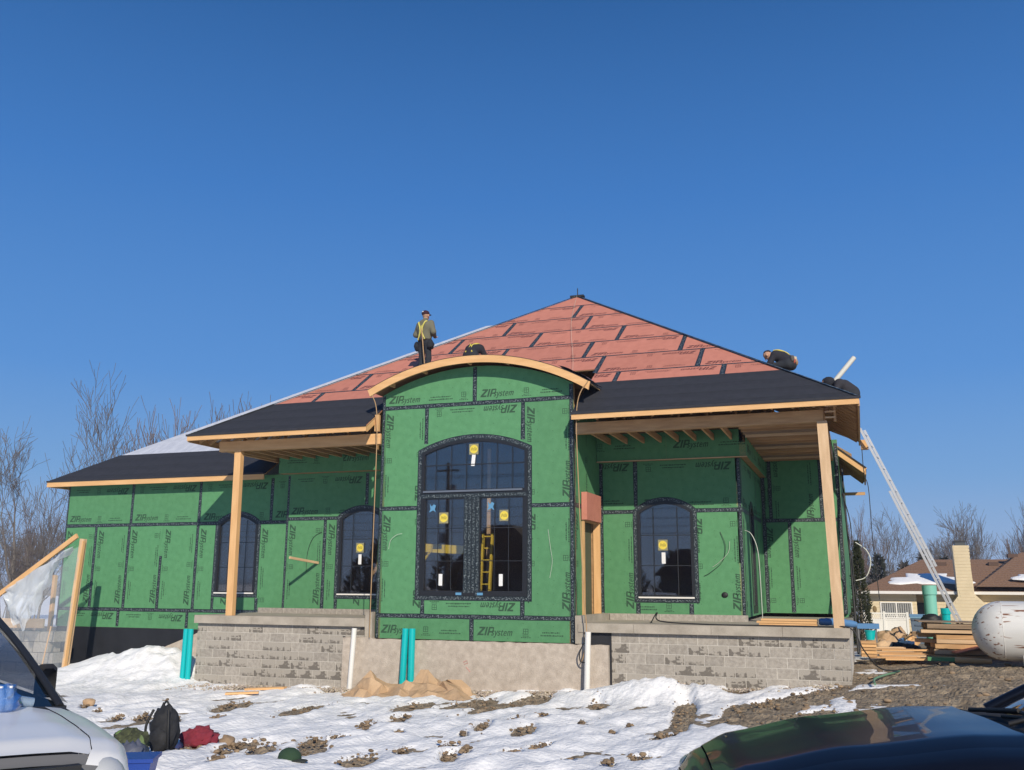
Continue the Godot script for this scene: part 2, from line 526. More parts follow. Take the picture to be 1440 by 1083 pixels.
func step_depth(x: float, z: float) -> float:
	var d := 0.0
	for p in prints:
		var dx: float = x - p.x
		var dz: float = z - p.y
		if absf(dx) < 0.3 and absf(dz) < 0.3:
			d = maxf(d, exp(-dx * dx / 0.012 - dz * dz / 0.03))
	return d

func pw(xs: Array, ys: Array, x: float) -> float:
	if x <= xs[0]: return ys[0]
	for i in xs.size() - 1:
		if x <= xs[i + 1]:
			return lerpf(ys[i], ys[i + 1], (x - xs[i]) / (xs[i + 1] - xs[i]))
	return ys[-1]

func gy(x: float, z: float) -> float:
	var h := pw([-14, -8, 0, 5, 8, 10, 14], [-0.35, -0.28, -0.12, 0.06, 0.36, 0.52, 0.6], x)
	var fr := 0.1 + 0.012 * clampf(x, -20, 20) + clampf(z - 9.0, 0.0, 14.0) * 0.03
	var t := smoothstep(1.0, 9.0, z)
	var y := lerpf(h, fr, t)
	y -= smoothstep(-11.0, -26.0, z) * 0.95
	y += smoothstep(60.0, 300.0, absf(x)) * 1.0
	return y

func pile_h(x: float, z: float) -> float:
	var a := 0.80 * exp(-pow((x + 9.4) / 2.1, 2) - pow((z + 0.95) / 1.15, 2)) * (1.0 - smoothstep(-7.9, -7.2, x) * 0.7)
	a += 0.12 * exp(-pow((x + 11.8) / 1.2, 2) - pow((z + 0.6) / 0.8, 2))
	var b := 0.36 * exp(-pow((x - 4.4) / 1.3, 2) - pow((z - 1.15) / 0.65, 2))
	return a + b

func mud_amount(x: float, z: float) -> float:
	var m := 0.0
	for i in range(0, mud.size(), 6):
		var dx := x - mud[i]
		var dz := z - mud[i + 1]
		if absf(dx) > 2.4 or absf(dz) > 3.0:
			continue
		var ax := mud[i + 2]
		var az := mud[i + 3]
		var bx := mud[i + 4]
		var bz := mud[i + 5]
		var det := ax * bz - az * bx
		if absf(det) < 1e-4:
			continue
		var u := (dx * bz - dz * bx) / det
		var v := (ax * dz - az * dx) / det
		m = maxf(m, 1.0 - sqrt(u * u + v * v))
	return m

func make_ground():
	n_big.seed = 4; n_big.frequency = 0.35; n_big.fractal_octaves = 3
	n_mid.seed = 5; n_mid.frequency = 1.6; n_mid.fractal_octaves = 4
	n_rut.seed = 7; n_rut.frequency = 1.0; n_rut.fractal_octaves = 3
	for t in [[-5.5, 8.5, 1.5, 1.2, 17], [3.0, 9.0, -2.5, 1.5, 15], [-8.0, 3.0, 3.5, 2.0, 18], [-2.0, 10.0, -4.5, 2.4, 14]]:
		for k in t[4]:
			var u: float = k / float(t[4] - 1)
			prints.append(Vector2(lerpf(t[0], t[2], u) + (0.13 if k % 2 else -0.13) + 0.5 * sin(u * 5.0 + t[0]), lerpf(t[1], t[3], u)))
	n_clod.seed = 6; n_clod.frequency = 5.0; n_clod.fractal_octaves = 3
	var xs := [-420.0, -300.0, -200.0, -140.0, -100.0, -70.0, -50.0, -38.0, -30.0, -25.0, -21.0, -18.0, -16.0]
	var x := -15.0
	while x < 12.5:
		xs.append(x)
		x += 0.35 if x < -11.0 else (0.12 if x < -6.0 else (0.055 if x < 7.5 else 0.09))
	xs.append_array([13.0, 13.6, 14.4, 15.5, 17.0, 20.0, 25.0, 32.0, 45.0, 65.0, 100.0, 150.0, 220.0, 320.0, 420.0])
	var zs := [-420.0, -300.0, -200.0, -140.0, -100.0, -75.0, -55.0, -42.0, -34.0, -28.0, -24.0, -20.0, -17.0, -15.0, -13.0, -11.0, -9.5, -8.0]
	var z := -7.0
	while z < 11.5:
		zs.append(z)
		z += 0.25 if z < -3.5 else (0.1 if z < 0.0 else 0.07)
	zs.append_array([11.8, 12.2, 12.8, 13.5, 14.5, 16.0, 18.0, 20.0, 23.0, 27.0, 32.0, 40.0, 50.0, 65.0, 90.0, 130.0, 200.0, 300.0, 420.0])
	var nx := xs.size()
	var nz := zs.size()
	var dv := PackedVector3Array()
	var sv := PackedVector3Array()
	dv.resize(nx * nz)
	sv.resize(nx * nz)
	for j in nz:
		for i in nx:
			var px: float = xs[i]
			var pz: float = zs[j]
			var base := gy(px, pz)
			var near := px > -16.0 and px < 13.0 and pz > -8.0 and pz < 12.0
			var big := n_big.get_noise_2d(px, pz)
			var mid := 0.0
			var clod := 0.0
			var m := 0.0
			if near:
				mid = n_mid.get_noise_2d(px, pz)
				clod = n_clod.get_noise_2d(px, pz)
				m = mud_amount(px, pz)
			# bare earth to the right of the house and on beyond the corner
			var bare := smoothstep(6.7, 9.2, px + 0.10 * pz + big * 2.6 + mid * 1.2 - 1.3 * exp(-pow((pz - 0.7) / 0.5, 2))) * (1.0 - smoothstep(5.5, 8.5, pz + big * 2.0))
			if pz < -24.0:
				bare = smoothstep(0.0, 0.4, big + 0.1)
			var rough := clampf(maxf(m * 2.0, bare), 0.15, 1.0)
			var yd := base + (clod * 0.07 + mid * 0.05) * rough + big * 0.04 * (1.0 if near else 0.0)
			var pile := pile_h(px, pz)
			var thick := 0.045 + mid * 0.024 + big * 0.05 - clampf(m * 2.2 + mid * 0.30 * smoothstep(-0.1, 0.3, m), 0.0, 1.0) * 0.17 - bare * 0.22 + pile
			var strip := smoothstep(0.35, 0.0, absf(pz - 0.55)) * smoothstep(-6.0, -5.0, px) * smoothstep(3.2, 2.6, px)
			thick -= strip * 0.2
			if near and px < 8.0:
				var rut := n_rut.get_noise_2d(px * 1.25 + pz * 0.22, pz * 0.2)
				thick += rut * 0.085 * (1.0 - minf(1.0, pile * 3.0))
				thick -= 0.06 * step_depth(px, pz)
			var ys := base + thick + clampf(mid * 0.02, -0.02, 0.03) + big * 0.04 * (1.0 if near else 0.0)
			if pile > 0.05:
				ys += n_mid.get_noise_2d(px * 1.3 + 9.0, pz * 1.3) * 0.10 * minf(1.0, pile * 2.0) + clod * 0.03
			dv[j * nx + i] = Vector3(px, yd, pz)
			sv[j * nx + i] = Vector3(px, maxf(ys, yd - 0.25), pz)
	structure("ground", sheet(dv, nx, nz), M.dirt, "brown churned earth of the building plot")
	structure("snow", sheet(sv, nx, nz), M.snow, "melting snow lying over the plot in front of the house")

func sheet(v: PackedVector3Array, nx: int, nz: int) -> ArrayMesh:
	var idx := PackedInt32Array()
	for j in nz - 1:
		for i in nx - 1:
			var a := j * nx + i
			idx.append_array([a, a + 1, a + nx + 1, a, a + nx + 1, a + nx])
	var nor := PackedVector3Array()
	nor.resize(v.size())
	for j in nz:
		for i in nx:
			var l := v[j * nx + maxi(i - 1, 0)]
			var r := v[j * nx + mini(i + 1, nx - 1)]
			var b := v[maxi(j - 1, 0) * nx + i]
			var f := v[mini(j + 1, nz - 1) * nx + i]
			nor[j * nx + i] = (f - b).cross(r - l).normalized()
	var arr := []
	arr.resize(Mesh.ARRAY_MAX)
	arr[Mesh.ARRAY_VERTEX] = v
	arr[Mesh.ARRAY_NORMAL] = nor
	arr[Mesh.ARRAY_INDEX] = idx
	var am := ArrayMesh.new()
	am.add_surface_from_arrays(Mesh.PRIMITIVE_TRIANGLES, arr)
	return am

# ------------------------------------------------------------------ printed lettering on the sheathing
var print_cells := []        # triangles (three Vector2) of one row of print, 2.44 m long
var print_cells_b := []

func text_tris(s: String, px: float, font: Font, step := 3.0) -> Array:
	var tm := TextMesh.new()
	tm.font = font
	tm.font_size = 64
	tm.pixel_size = px / 64.0
	tm.depth = 0.0
	tm.curve_step = step
	tm.text = s
	tm.horizontal_alignment = HORIZONTAL_ALIGNMENT_LEFT
	var arr := tm.get_mesh_arrays()
	var out := []
	if arr.size() == 0 or arr[Mesh.ARRAY_VERTEX] == null:
		return out
	var v: PackedVector3Array = arr[Mesh.ARRAY_VERTEX]
	var idx: PackedInt32Array = arr[Mesh.ARRAY_INDEX]
	for i in range(0, idx.size(), 3):
		var t := PackedVector2Array()
		for k in 3:
			var p := v[idx[i + k]]
			t.append(Vector2(p.x, p.y))
		var ar := (t[1] - t[0]).cross(t[2] - t[0])
		if absf(ar) > 1e-9:
			out.append(t)
	return out

func bounds(tris: Array) -> Rect2:
	var r := Rect2(tris[0][0], Vector2.ZERO)
	for t in tris:
		for p in t:
			r = r.expand(p)
	return r

func fit_text(s: String, font: Font, x0: float, y0: float, w: float, h: float, slant := 0.0) -> Array:
	var t := text_tris(s, 1.0, font)
	if t.is_empty():
		return []
	var b := bounds(t)
	var out := []
	for q in t:
		var n := PackedVector2Array()
		for p in q:
			var u: Vector2 = (p - b.position) / b.size
			n.append(Vector2(x0 + u.x * w + u.y * h * slant, y0 + u.y * h))
		out.append(n)
	return out

func poly_tris(p: PackedVector2Array) -> Array:
	var out := []
	var idx := Geometry2D.triangulate_polygon(p)
	for i in range(0, idx.size(), 3):
		out.append(PackedVector2Array([p[idx[i]], p[idx[i + 1]], p[idx[i + 2]]]))
	return out

func logo(x: float, y: float, h: float) -> Array:
	var polys := [
		PackedVector2Array([Vector2(0, 0), Vector2(0.8, 0), Vector2(0.8, 0.2), Vector2(0.36, 0.2), Vector2(0.8, 0.8), Vector2(0.8, 1), Vector2(0.04, 1), Vector2(0.04, 0.8), Vector2(0.46, 0.8), Vector2(0, 0.2)]),
		rect(0.9, 0, 1.13, 1), rect(1.25, 0, 1.48, 1), rect(1.48, 0.82, 1.8, 1), rect(1.48, 0.34, 1.8, 0.52),
		PackedVector2Array([Vector2(1.8, 0.34), Vector2(1.95, 0.46), Vector2(1.95, 0.9), Vector2(1.8, 1), Vector2(1.8, 0.82), Vector2(1.8, 0.52)])]
	var out := []
	for p in polys:
		for i in p.size():
			p[i] = Vector2(x + (p[i].x + p[i].y * 0.28) * h, y + p[i].y * h)
		out.append_array(poly_tris(p))
	var f := SystemFont.new()
	f.font_names = ["Droid Sans"]
	f.font_weight = 700
	out.append_array(fit_text("system", f, x + 1.72 * h, y - 0.24 * h, h * 2.6, h * 0.92, 0.28))
	return out

func fine_lines(x: float, y: float, w: float, h: float, sd: int) -> Array:
	# two rows of small print, too fine to read
	var out := []
	var r := RandomNumberGenerator.new()
	r.seed = sd
	for row in 2:
		var px := x + row * 0.04
		while px < x + w - row * 0.06:
			var l := r.randf_range(0.012, 0.05)
			out.append_array(poly_tris(rect(px, y + row * h * 1.9, px + l, y + row * h * 1.9 + h * r.randf_range(0.7, 1.0))))
			px += l + 0.012
	return out

func stamp(x: float, y: float, s: float) -> Array:
	var out := []
	for b in [[0, 0, 1, 0.1], [0, 0.9, 1, 1], [0, 0.1, 0.1, 0.9], [0.9, 0.1, 1, 0.9], [0.45, 0.1, 0.53, 0.9], [0.1, 0.5, 0.45, 0.58], [0.53, 0.5, 0.9, 0.58]]:
		out.append_array(poly_tris(rect(x + b[0] * s, y + b[1] * s, x + b[2] * s, y + b[3] * s)))
	out.append_array(fine_lines(x - 0.05, y - 0.075, 0.22, 0.018, 5))
	return out

func make_prints():
	print_cells = logo(0.14, 0.12, 0.185)
	print_cells.append_array(stamp(1.22, 0.16, 0.12))
	print_cells.append_array(fine_lines(1.62, 0.13, 0.5, 0.032, 3))
	print_cells_b = logo(0.16, 0.10, 0.185)
	print_cells_b.append_array(fine_lines(1.22, 0.12, 0.62, 0.032, 9))
	print_cells_b.append_array(stamp(2.06, 0.16, 0.12))

# print in the frame o, u, v (2.44 by 1.22), both long edges, clipped to poly
func print_panel(st: SurfaceTool, xf: Transform3D, poly: PackedVector2Array, o: Vector2, u: Vector2, v: Vector2, depth: float) -> int:
	var n := 0
	for side in 2:
		var cells: Array = print_cells if (side == 0) == (rng.randf() < 0.6) else print_cells_b
		var oo := o if side == 0 else o + u * 2.44 + v * 1.22
		var uu := u if side == 0 else -u
		var vv := v if side == 0 else -v
		for t in cells:
			var a: Vector2 = oo + uu * t[0].x + vv * t[0].y
			var b: Vector2 = oo + uu * t[1].x + vv * t[1].y
			var c: Vector2 = oo + uu * t[2].x + vv * t[2].y
			var ins := 0
			for p in [a, b, c]:
				if Geometry2D.is_point_in_polygon(p, poly): ins += 1
			if ins == 3:
				tri(st, xf * Vector3(a.x, a.y, depth), xf * Vector3(b.x, b.y, depth), xf * Vector3(c.x, c.y, depth), xf.basis.z)
				n += 1
			elif ins > 0:
				for q in Geometry2D.intersect_polygons(PackedVector2Array([a, b, c]), poly):
					for w in poly_tris(q):
						tri(st, xf * Vector3(w[0].x, w[0].y, depth), xf * Vector3(w[1].x, w[1].y, depth), xf * Vector3(w[2].x, w[2].y, depth), xf.basis.z)
						n += 1
	return n

# a sheathed wall. panels: [x0, y0, x1, y1, way the print runs, (frame x, frame y)]; tapes: [x0, y0, x1, y1]
func wall(n: String, xf: Transform3D, outline: PackedVector2Array, openings: Array, panels: Array, tapes: Array, core := 0.12, pm := "green") -> MeshInstance3D:
	var s := ns()
	var w := part(house, n, null, M.wood_b)
	var k := 0
	for p in panels:
		for poly in Geometry2D.intersect_polygons(rect(p[0], p[1], p[2], p[3]), outline):
			var pieces := [poly]
			for op in openings:
				var next := []
				for q in pieces:
					for r in Geometry2D.clip_polygons(q, op):
						if not Geometry2D.is_polygon_clockwise(r):
							next.append(r)
				pieces = next
			for q in pieces:
				if q.size() < 3:
					continue
				if core > 0.0:
					extrude(s, q, xf, -core, -0.012)
				var shrunk := Geometry2D.offset_polygon(q, -0.002)
				var face: PackedVector2Array = shrunk[0] if shrunk.size() else q
				var ps := ns()
				extrude(ps, face, xf, -0.0115, 0.0)
				var mats := [M[pm], M.get(pm + "_b", M[pm]), M.get(pm + "_c", M[pm])]
				var sp := put(w, "sheathing_panel", ps, mats[(k * 7 + int(absf(p[0]) * 3.0)) % 3])
				k += 1
				if p[4] >= 0:
					var o := Vector2(p[0], p[1])
					var u := Vector2.RIGHT
					var v := Vector2(0, 1)
					match int(p[4]):
						1:
							o = Vector2(p[0], p[3]); u = Vector2(0, -1); v = Vector2(1, 0)
						2:
							o = Vector2(p[2], p[3]); u = Vector2(-1, 0); v = Vector2(0, -1)
						3:
							o = Vector2(p[2], p[1]); u = Vector2(0, 1); v = Vector2(-1, 0)
					if p.size() > 5:
						o += u * p[5] + v * p[6]
					var ts := ns()
					if print_panel(ts, xf, face, o, u, v, 0.0015) > 0:
						put(w, "printed_lettering", ts, M.print_green if pm == "green" else M.print_red).set_meta("kind", "stuff")
	w.mesh = s.commit() if core > 0.0 else null
	for t in tapes:
		var a := Vector2(t[0], t[1])
		var b := Vector2(t[2], t[3])
		var horiz := absf(b.x - a.x) > absf(b.y - a.y)
		tape_strip(w, xf, a, b, 0.1 if t.size() < 5 else t[4], 0.0035 if horiz else 0.0022)
	return w

func tape_strip(w: Node3D, xf: Transform3D, a: Vector2, b: Vector2, width: float, d: float):
	var ts := ns()
	var dir := (b - a).normalized()
	var sd := Vector2(-dir.y, dir.x) * width * 0.5
	var len := a.distance_to(b)
	var off := rng.randf() * 9.0
	var n := maxi(2, int(len / 0.25))
	for i in n:
		var t0 := float(i) / n
		var t1 := float(i + 1) / n
		var p0 := a.lerp(b, t0)
		var p1 := a.lerp(b, t1)
		var j0 := 1.0 + 0.08 * sin(i * 5.1 + off)
		var j1 := 1.0 + 0.08 * sin((i + 1) * 5.1 + off)
		quad(ts, xf * _v3(p0 - sd * j0, d), xf * _v3(p1 - sd * j1, d), xf * _v3(p1 + sd * j1, d), xf * _v3(p0 + sd * j0, d), xf.basis.z, Vector2(off + t0 * len, 0.02), Vector2(off + t1 * len, 0.02), Vector2(off + t1 * len, 0.98), Vector2(off + t0 * len, 0.98))
	put(w, "seam_tape", ts, M.tape)

func _v3(p: Vector2, d: float) -> Vector3:
	return Vector3(p.x, p.y, d)

# outline of an arched opening, counter-clockwise from bottom left
func arch(cx: float, yb: float, w: float, ysp: float, yap: float, inset := 0.0, n := 16) -> PackedVector2Array:
	var hw := w * 0.5 - inset
	var b := yb + inset
	var rise := yap - ysp
	var r := (w * w * 0.25 + rise * rise) / (2.0 * rise)
	var cy := yap - r
	var ri := r - inset
	var sp := cy + sqrt(maxf(ri * ri - hw * hw, 0.0))
	var a0 := atan2(sp - cy, hw)
	var out := PackedVector2Array([Vector2(cx - hw, b), Vector2(cx + hw, b)])
	for i in n + 1:
		var a := lerpf(a0, PI - a0, float(i) / n)
		out.append(Vector2(cx + ri * cos(a), cy + ri * sin(a)))
	return out

func pane_part(parent: Node3D, poly: PackedVector2Array, xf: Transform3D, d: float):
	var s := ns()
	extrude(s, poly, xf, d - 0.006, d)
	extrude(s, poly, xf, d - 0.028, d - 0.022)
	extrude(s, poly, xf, d - 0.05, d - 0.044)
	put(parent, "pane", s, M.glass)

func sticker(parent: Node3D, xf: Transform3D, c: Vector2, d: float, note_c: Vector2, note_turn := 0.0):
	var s := ns()
	extrude(s, rect(c.x - 0.115, c.y - 0.125, c.x + 0.115, c.y + 0.125), xf, d, d + 0.001)
	var o := put(parent, "sticker", s, M.sticker_tan)
	o.set_meta("label", "square window sticker with a yellow disc")
	var cs := ns()
	var circ := PackedVector2Array()
	for i in 20:
		circ.append(c + Vector2(cos(TAU * i / 20), sin(TAU * i / 20)) * 0.1)
	extrude(cs, circ, xf, d + 0.001, d + 0.002)
	put(parent, "sticker_disc", cs, M.yellow_sticker)
	var f := SystemFont.new()
	f.font_names = ["Droid Serif"]
	var ts := ns()
	for t in fit_text("Pella", f, c.x - 0.075, c.y - 0.03, 0.14, 0.07, 0.25):
		tri(ts, xf * _v3(t[0], d + 0.0028), xf * _v3(t[1], d + 0.0028), xf * _v3(t[2], d + 0.0028), xf.basis.z)
	put(parent, "sticker_print", ts, M.ink)
	if note_c != Vector2.ZERO:
		var p := rect(-0.045, -0.13, 0.045, 0.13)
		for i in p.size():
			p[i] = p[i].rotated(note_turn) + note_c
		var n2 := ns()
		extrude(n2, p, xf, d, d + 0.001)
		put(parent, "paper_label", n2, M.white)

func arched_window(z: float, cx: float, yb: float, w: float, ysp: float, yap: float, label: String, with_sticker: bool) -> MeshInstance3D:
	var xf := Transform3D(Basis.IDENTITY, Vector3(0, 0, z))
	var s := ns()
	ring(s, arch(cx, yb, w, ysp, yap, 0.055), arch(cx, yb, w, ysp, yap, 0.115), xf, -0.10, 0.016)
	var win := put(house, "window", s, M.frame)
	win.set_meta("label", label)
	var t := ns()
	ring(t, arch(cx, yb, w, ysp, yap, -0.05), arch(cx, yb, w, ysp, yap, 0.056), xf, 0.001, 0.0055)
	put(win, "flashing_tape", t, M.tape)
	pane_part(win, arch(cx, yb, w, ysp, yap, 0.115), xf, -0.02)
	for fx in [-0.2, 0.2]:
		box_part(win, "muntin", Vector3(cx + fx * w - 0.009, yb + 0.115, z - 0.019), Vector3(cx + fx * w + 0.009, yap - 0.19, z - 0.012), M.muntin)
	for fy in [0.34, 0.64]:
		box_part(win, "muntin", Vector3(cx - w * 0.5 + 0.115, lerpf(yb, yap, fy) - 0.009, z - 0.0175), Vector3(cx + w * 0.5 - 0.115, lerpf(yb, yap, fy) + 0.009, z - 0.0135), M.muntin)
	box_part(win, "window_sill", Vector3(cx - w * 0.5 + 0.06, yb + 0.05, z + 0.016), Vector3(cx + w * 0.5 - 0.06, yb + 0.085, z + 0.05), M.trim_white)
	if with_sticker:
		sticker(win, xf, Vector2(cx - 0.06, yb + 1.27), -0.018, Vector2(cx - 0.05, yb + 0.97))
	return win

const SL := 0.653
func roof_y(z: float) -> float:
	return 5.88 + SL * (0.5 - z)

func block_course(parent: Node3D, x0: float, x1: float, y: float, z: float, shift: float, stain: float):
	var x := x0 - shift
	while x < x1 - 0.03:
		var a := maxf(x, x0) + 0.0065
		var b := minf(x + 0.406, x1) - 0.0065
		if b - a > 0.04:
			var s := ns()
			var dz := rng.randf_range(-0.003, 0.003)
			var wet := n_big.get_noise_2d(x * 1.6 + z * 7.0, y * 9.0) * 1.6 + 0.5 + rng.randf_range(-0.12, 0.12) < stain
			var lo := Vector3(a, y + 0.0065, z - 0.19)
			var hi := Vector3(b, y + 0.198, z + dz)
			var n := Vector3.BACK
			box(s, lo, Vector3(hi.x, hi.y, hi.z - 0.0015))
			if wet:
				# the weathered outer skin of the block carries its own stain
				quad(s, Vector3(lo.x, lo.y, hi.z), Vector3(hi.x, lo.y, hi.z), Vector3(hi.x, hi.y, hi.z), Vector3(lo.x, hi.y, hi.z), n, Vector2(0.01, 0.99), Vector2(0.99, 0.99), Vector2(0.99, 0.01), Vector2(0.01, 0.01))
			var m: Material = M[["block", "block_b", "block_c"][rng.randi() % 3]]
			put(parent, "block", s, M["block_wet%d" % (rng.randi() % 7)] if wet else m)
		x += 0.406

func make_house():
	make_prints()
	house = thing("house", "green sheathed house under construction with red and black hip roof", "house")
	var I := Transform3D.IDENTITY
	var Z := func(z: float) -> Transform3D: return Transform3D(Basis.IDENTITY, Vector3(0, 0, z))
	# --- tower
	var top := PackedVector2Array([Vector2(-2.4, 0.98), Vector2(2.4, 0.98)])
	for i in 17:
		var tx := lerpf(2.4, -2.4, i / 16.0)
		top.append(Vector2(tx, 1.85 + sqrt(5.39 * 5.39 - tx * tx)))
	var big := arch(0, 1.9, 2.72, 5.25, 5.56)
	wall("tower_front_wall", I, top, [big], [
		[-2.4, 0.98, 0.0, 1.49, 0], [0.0, 0.98, 2.4, 1.49, 0],
		[-2.4, 1.49, -1.22, 3.94, 1], [-1.22, 1.49, 1.2, 1.91, 2], [1.2, 1.49, 2.4, 3.94, 1],
		[-2.4, 3.94, -1.22, 6.36, 1], [-1.22, 5.14, 1.2, 6.36, 0], [1.2, 3.94, 2.4, 6.36, 1],
		[-2.4, 6.36, 0.0, 7.4, 0], [0.0, 6.36, 2.4, 7.4, 0]],
		[[-2.4, 1.49, 2.4, 1.49], [-2.4, 3.94, -1.36, 3.94], [1.36, 3.94, 2.4, 3.94], [-2.4, 6.35, 2.4, 6.35], [0, 0.98, 0, 1.44], [-1.22, 1.54, -1.22, 1.88], [1.2, 1.54, 1.2, 1.88], [-1.22, 5.44, -1.22, 6.3], [1.2, 5.44, 1.2, 6.3], [0, 6.4, 0, 7.22], [-2.36, 0.98, -2.36, 6.66, 0.07], [2.35, 0.98, 2.35, 6.66, 0.09]])
	var EX := Transform3D(Basis(Vector3(0, 0, -1), Vector3.UP, Vector3.RIGHT), Vector3(2.4, 0, 0))
	wall("tower_side_wall", EX, rect(0, 0.98, 2.2, 6.2), [rect(0.57, 1.5, 1.76, 3.66)], [[0, 0.98, 1.15, 3.94, 1], [1.15, 0.98, 2.2, 3.94, 1], [0, 3.94, 2.2, 6.2, 1]], [[0.04, 1.0, 0.04, 6.0], [0.09, 3.94, 2.1, 3.94]])
	var WX := Transform3D(Basis(Vector3(0, 0, 1), Vector3.UP, Vector3.LEFT), Vector3(-2.4, 0, 0))
	wall("tower_side_wall", WX, rect(-2.25, 0.98, 0, 6.2), [], [[-2.25, 0.98, 0, 3.94, -1], [-2.25, 3.94, 0, 6.2, -1]], [[-0.04, 1.0, -0.04, 6.0]])
	# --- right bay and its recess
	var ra := arch(3.97, 1.86, 1.42, 3.93, 4.2)
	wall("right_bay_wall", Z.call(-2.2), rect(2.41, 1.5, 5.77, 5.2), [ra], [
		[2.41, 1.5, 3.30, 3.92, 3], [3.30, 1.5, 4.54, 1.9, 0, -1.4, 0.02], [4.54, 1.5, 5.77, 3.92, 1], [2.41, 3.92, 3.29, 5.2, 2], [3.29, 3.92, 5.77, 5.2, 0]],
		[[2.42, 3.92, 3.26, 3.92], [4.68, 3.92, 5.77, 3.92], [3.29, 4.02, 3.29, 5.13], [2.44, 1.55, 2.44, 5.1], [5.72, 1.5, 5.72, 5.12, 0.08], [3.3, 1.55, 3.3, 1.8], [4.54, 1.55, 4.54, 1.8]])
	var bx := wall("soffit_box", Z.call(-1.95), rect(2.41, 5.12, 5.95, 5.76), [], [[2.41, 5.12, 4.1, 5.76, 0, -1.2, 0.15], [4.1, 5.12, 5.95, 5.76, 0, 0.0, 0.15]], [], 0.24)
	bx.set_meta("label", "green boxed soffit over the right bay")
	var bs := Transform3D(Basis(Vector3(0, 0, -1), Vector3.UP, Vector3.RIGHT), Vector3(5.95, 0, -1.95))
	wall("soffit_box_side", bs, rect(0, 5.12, 4.7, 5.76), [], [[0.0, 5.12, 2.4, 5.76, 0], [2.4, 5.12, 4.7, 5.76, 0]], [], 0.16)
	box_part(house, "soffit_edge", Vector3(2.41, 5.10, -1.96), Vector3(5.96, 5.118, -1.92), M.wood_pale)
	var rs := Transform3D(Basis(Vector3(0, 0, -1), Vector3.UP, Vector3.RIGHT), Vector3(5.77, 0, -2.2))
	var nw := arch(1.95, 1.62, 0.9, 3.95, 4.2)
	wall("right_bay_side_wall", rs, rect(0, 1.5, 4.5, 5.2), [nw], [[0, 1.5, 1.6, 3.92, 1], [1.6, 1.5, 2.9, 3.92, -1], [2.9, 1.5, 4.5, 3.92, 1], [0, 3.92, 2.4, 5.2, 0], [2.4, 3.92, 4.5, 5.2, 0]], [[0.0, 3.92, 1.48, 3.92], [2.42, 3.92, 4.4, 3.92], [0.06, 1.5, 0.06, 5.1], [3.2, 1.5, 3.2, 5.1]])
	var s := ns()
	ring(s, arch(1.95, 1.62, 0.9, 3.95, 4.2, -0.06), arch(1.95, 1.62, 0.9, 3.95, 4.2, 0.10), rs, -0.1, 0.012)
	var side_win := put(house, "window", s, M.frame, "narrow arched window in the side of the right bay")
	pane_part(side_win, arch(1.95, 1.62, 0.9, 3.95, 4.2, 0.10), rs, -0.02)
	wall("recessed_porch_wall", Z.call(-6.7), rect(5.77, 1.5, 7.85, 6.1), [], [[5.77, 1.5, 6.5, 3.95, 1], [6.5, 1.5, 7.85, 3.95, 1], [5.77, 3.95, 6.03, 6.1, 1], [6.03, 3.95, 7.36, 6.1, 1], [7.36, 3.95, 7.85, 6.1, 1]], [[5.8, 3.95, 7.85, 3.95], [6.03, 4.0, 6.03, 6.0], [7.36, 4.0, 7.36, 6.0], [6.5, 1.52, 6.5, 3.9], [5.84, 1.52, 5.84, 6.0], [7.8, 1.5, 7.8, 6.0]])
	# --- left bay and wing
	var la := arch(-4.08, 1.86, 1.46, 3.93, 4.2)
	wall("left_bay_wall", Z.call(-2.25), rect(-6.43, 1.5, -2.41, 5.2), [la], [
		[-6.43, 1.5, -5.21, 3.92, 1], [-5.21, 1.5, -3.98, 3.92, 1], [-3.98, 1.5, -2.41, 3.92, 0, 0.1, 0.0], [-6.43, 3.92, -3.98, 5.2, 0], [-3.98, 3.92, -2.41, 5.2, 0, -1.2, 0.0]],
		[[-6.43, 3.92, -4.8, 3.92], [-3.36, 3.92, -2.41, 3.92], [-5.21, 1.52, -5.21, 3.88], [-3.98, 4.26, -3.98, 5.1], [-6.40, 1.5, -6.40, 5.1, 0.07], [-4.8, 1.55, -4.8, 1.8], [-3.3, 1.55, -3.3, 1.8]])
	wall("soffit_box", Z.call(-2.0), rect(-6.6, 5.14, -2.41, 5.77), [], [[-6.6, 5.14, -4.6, 5.77, 0, -0.95, 0.15], [-4.6, 5.14, -2.41, 5.77, 0, -0.2, 0.15]], [], 0.24).set_meta("label", "green boxed soffit over the left bay")
	var wa := arch(-8.24, 1.86, 1.42, 3.86, 4.14)
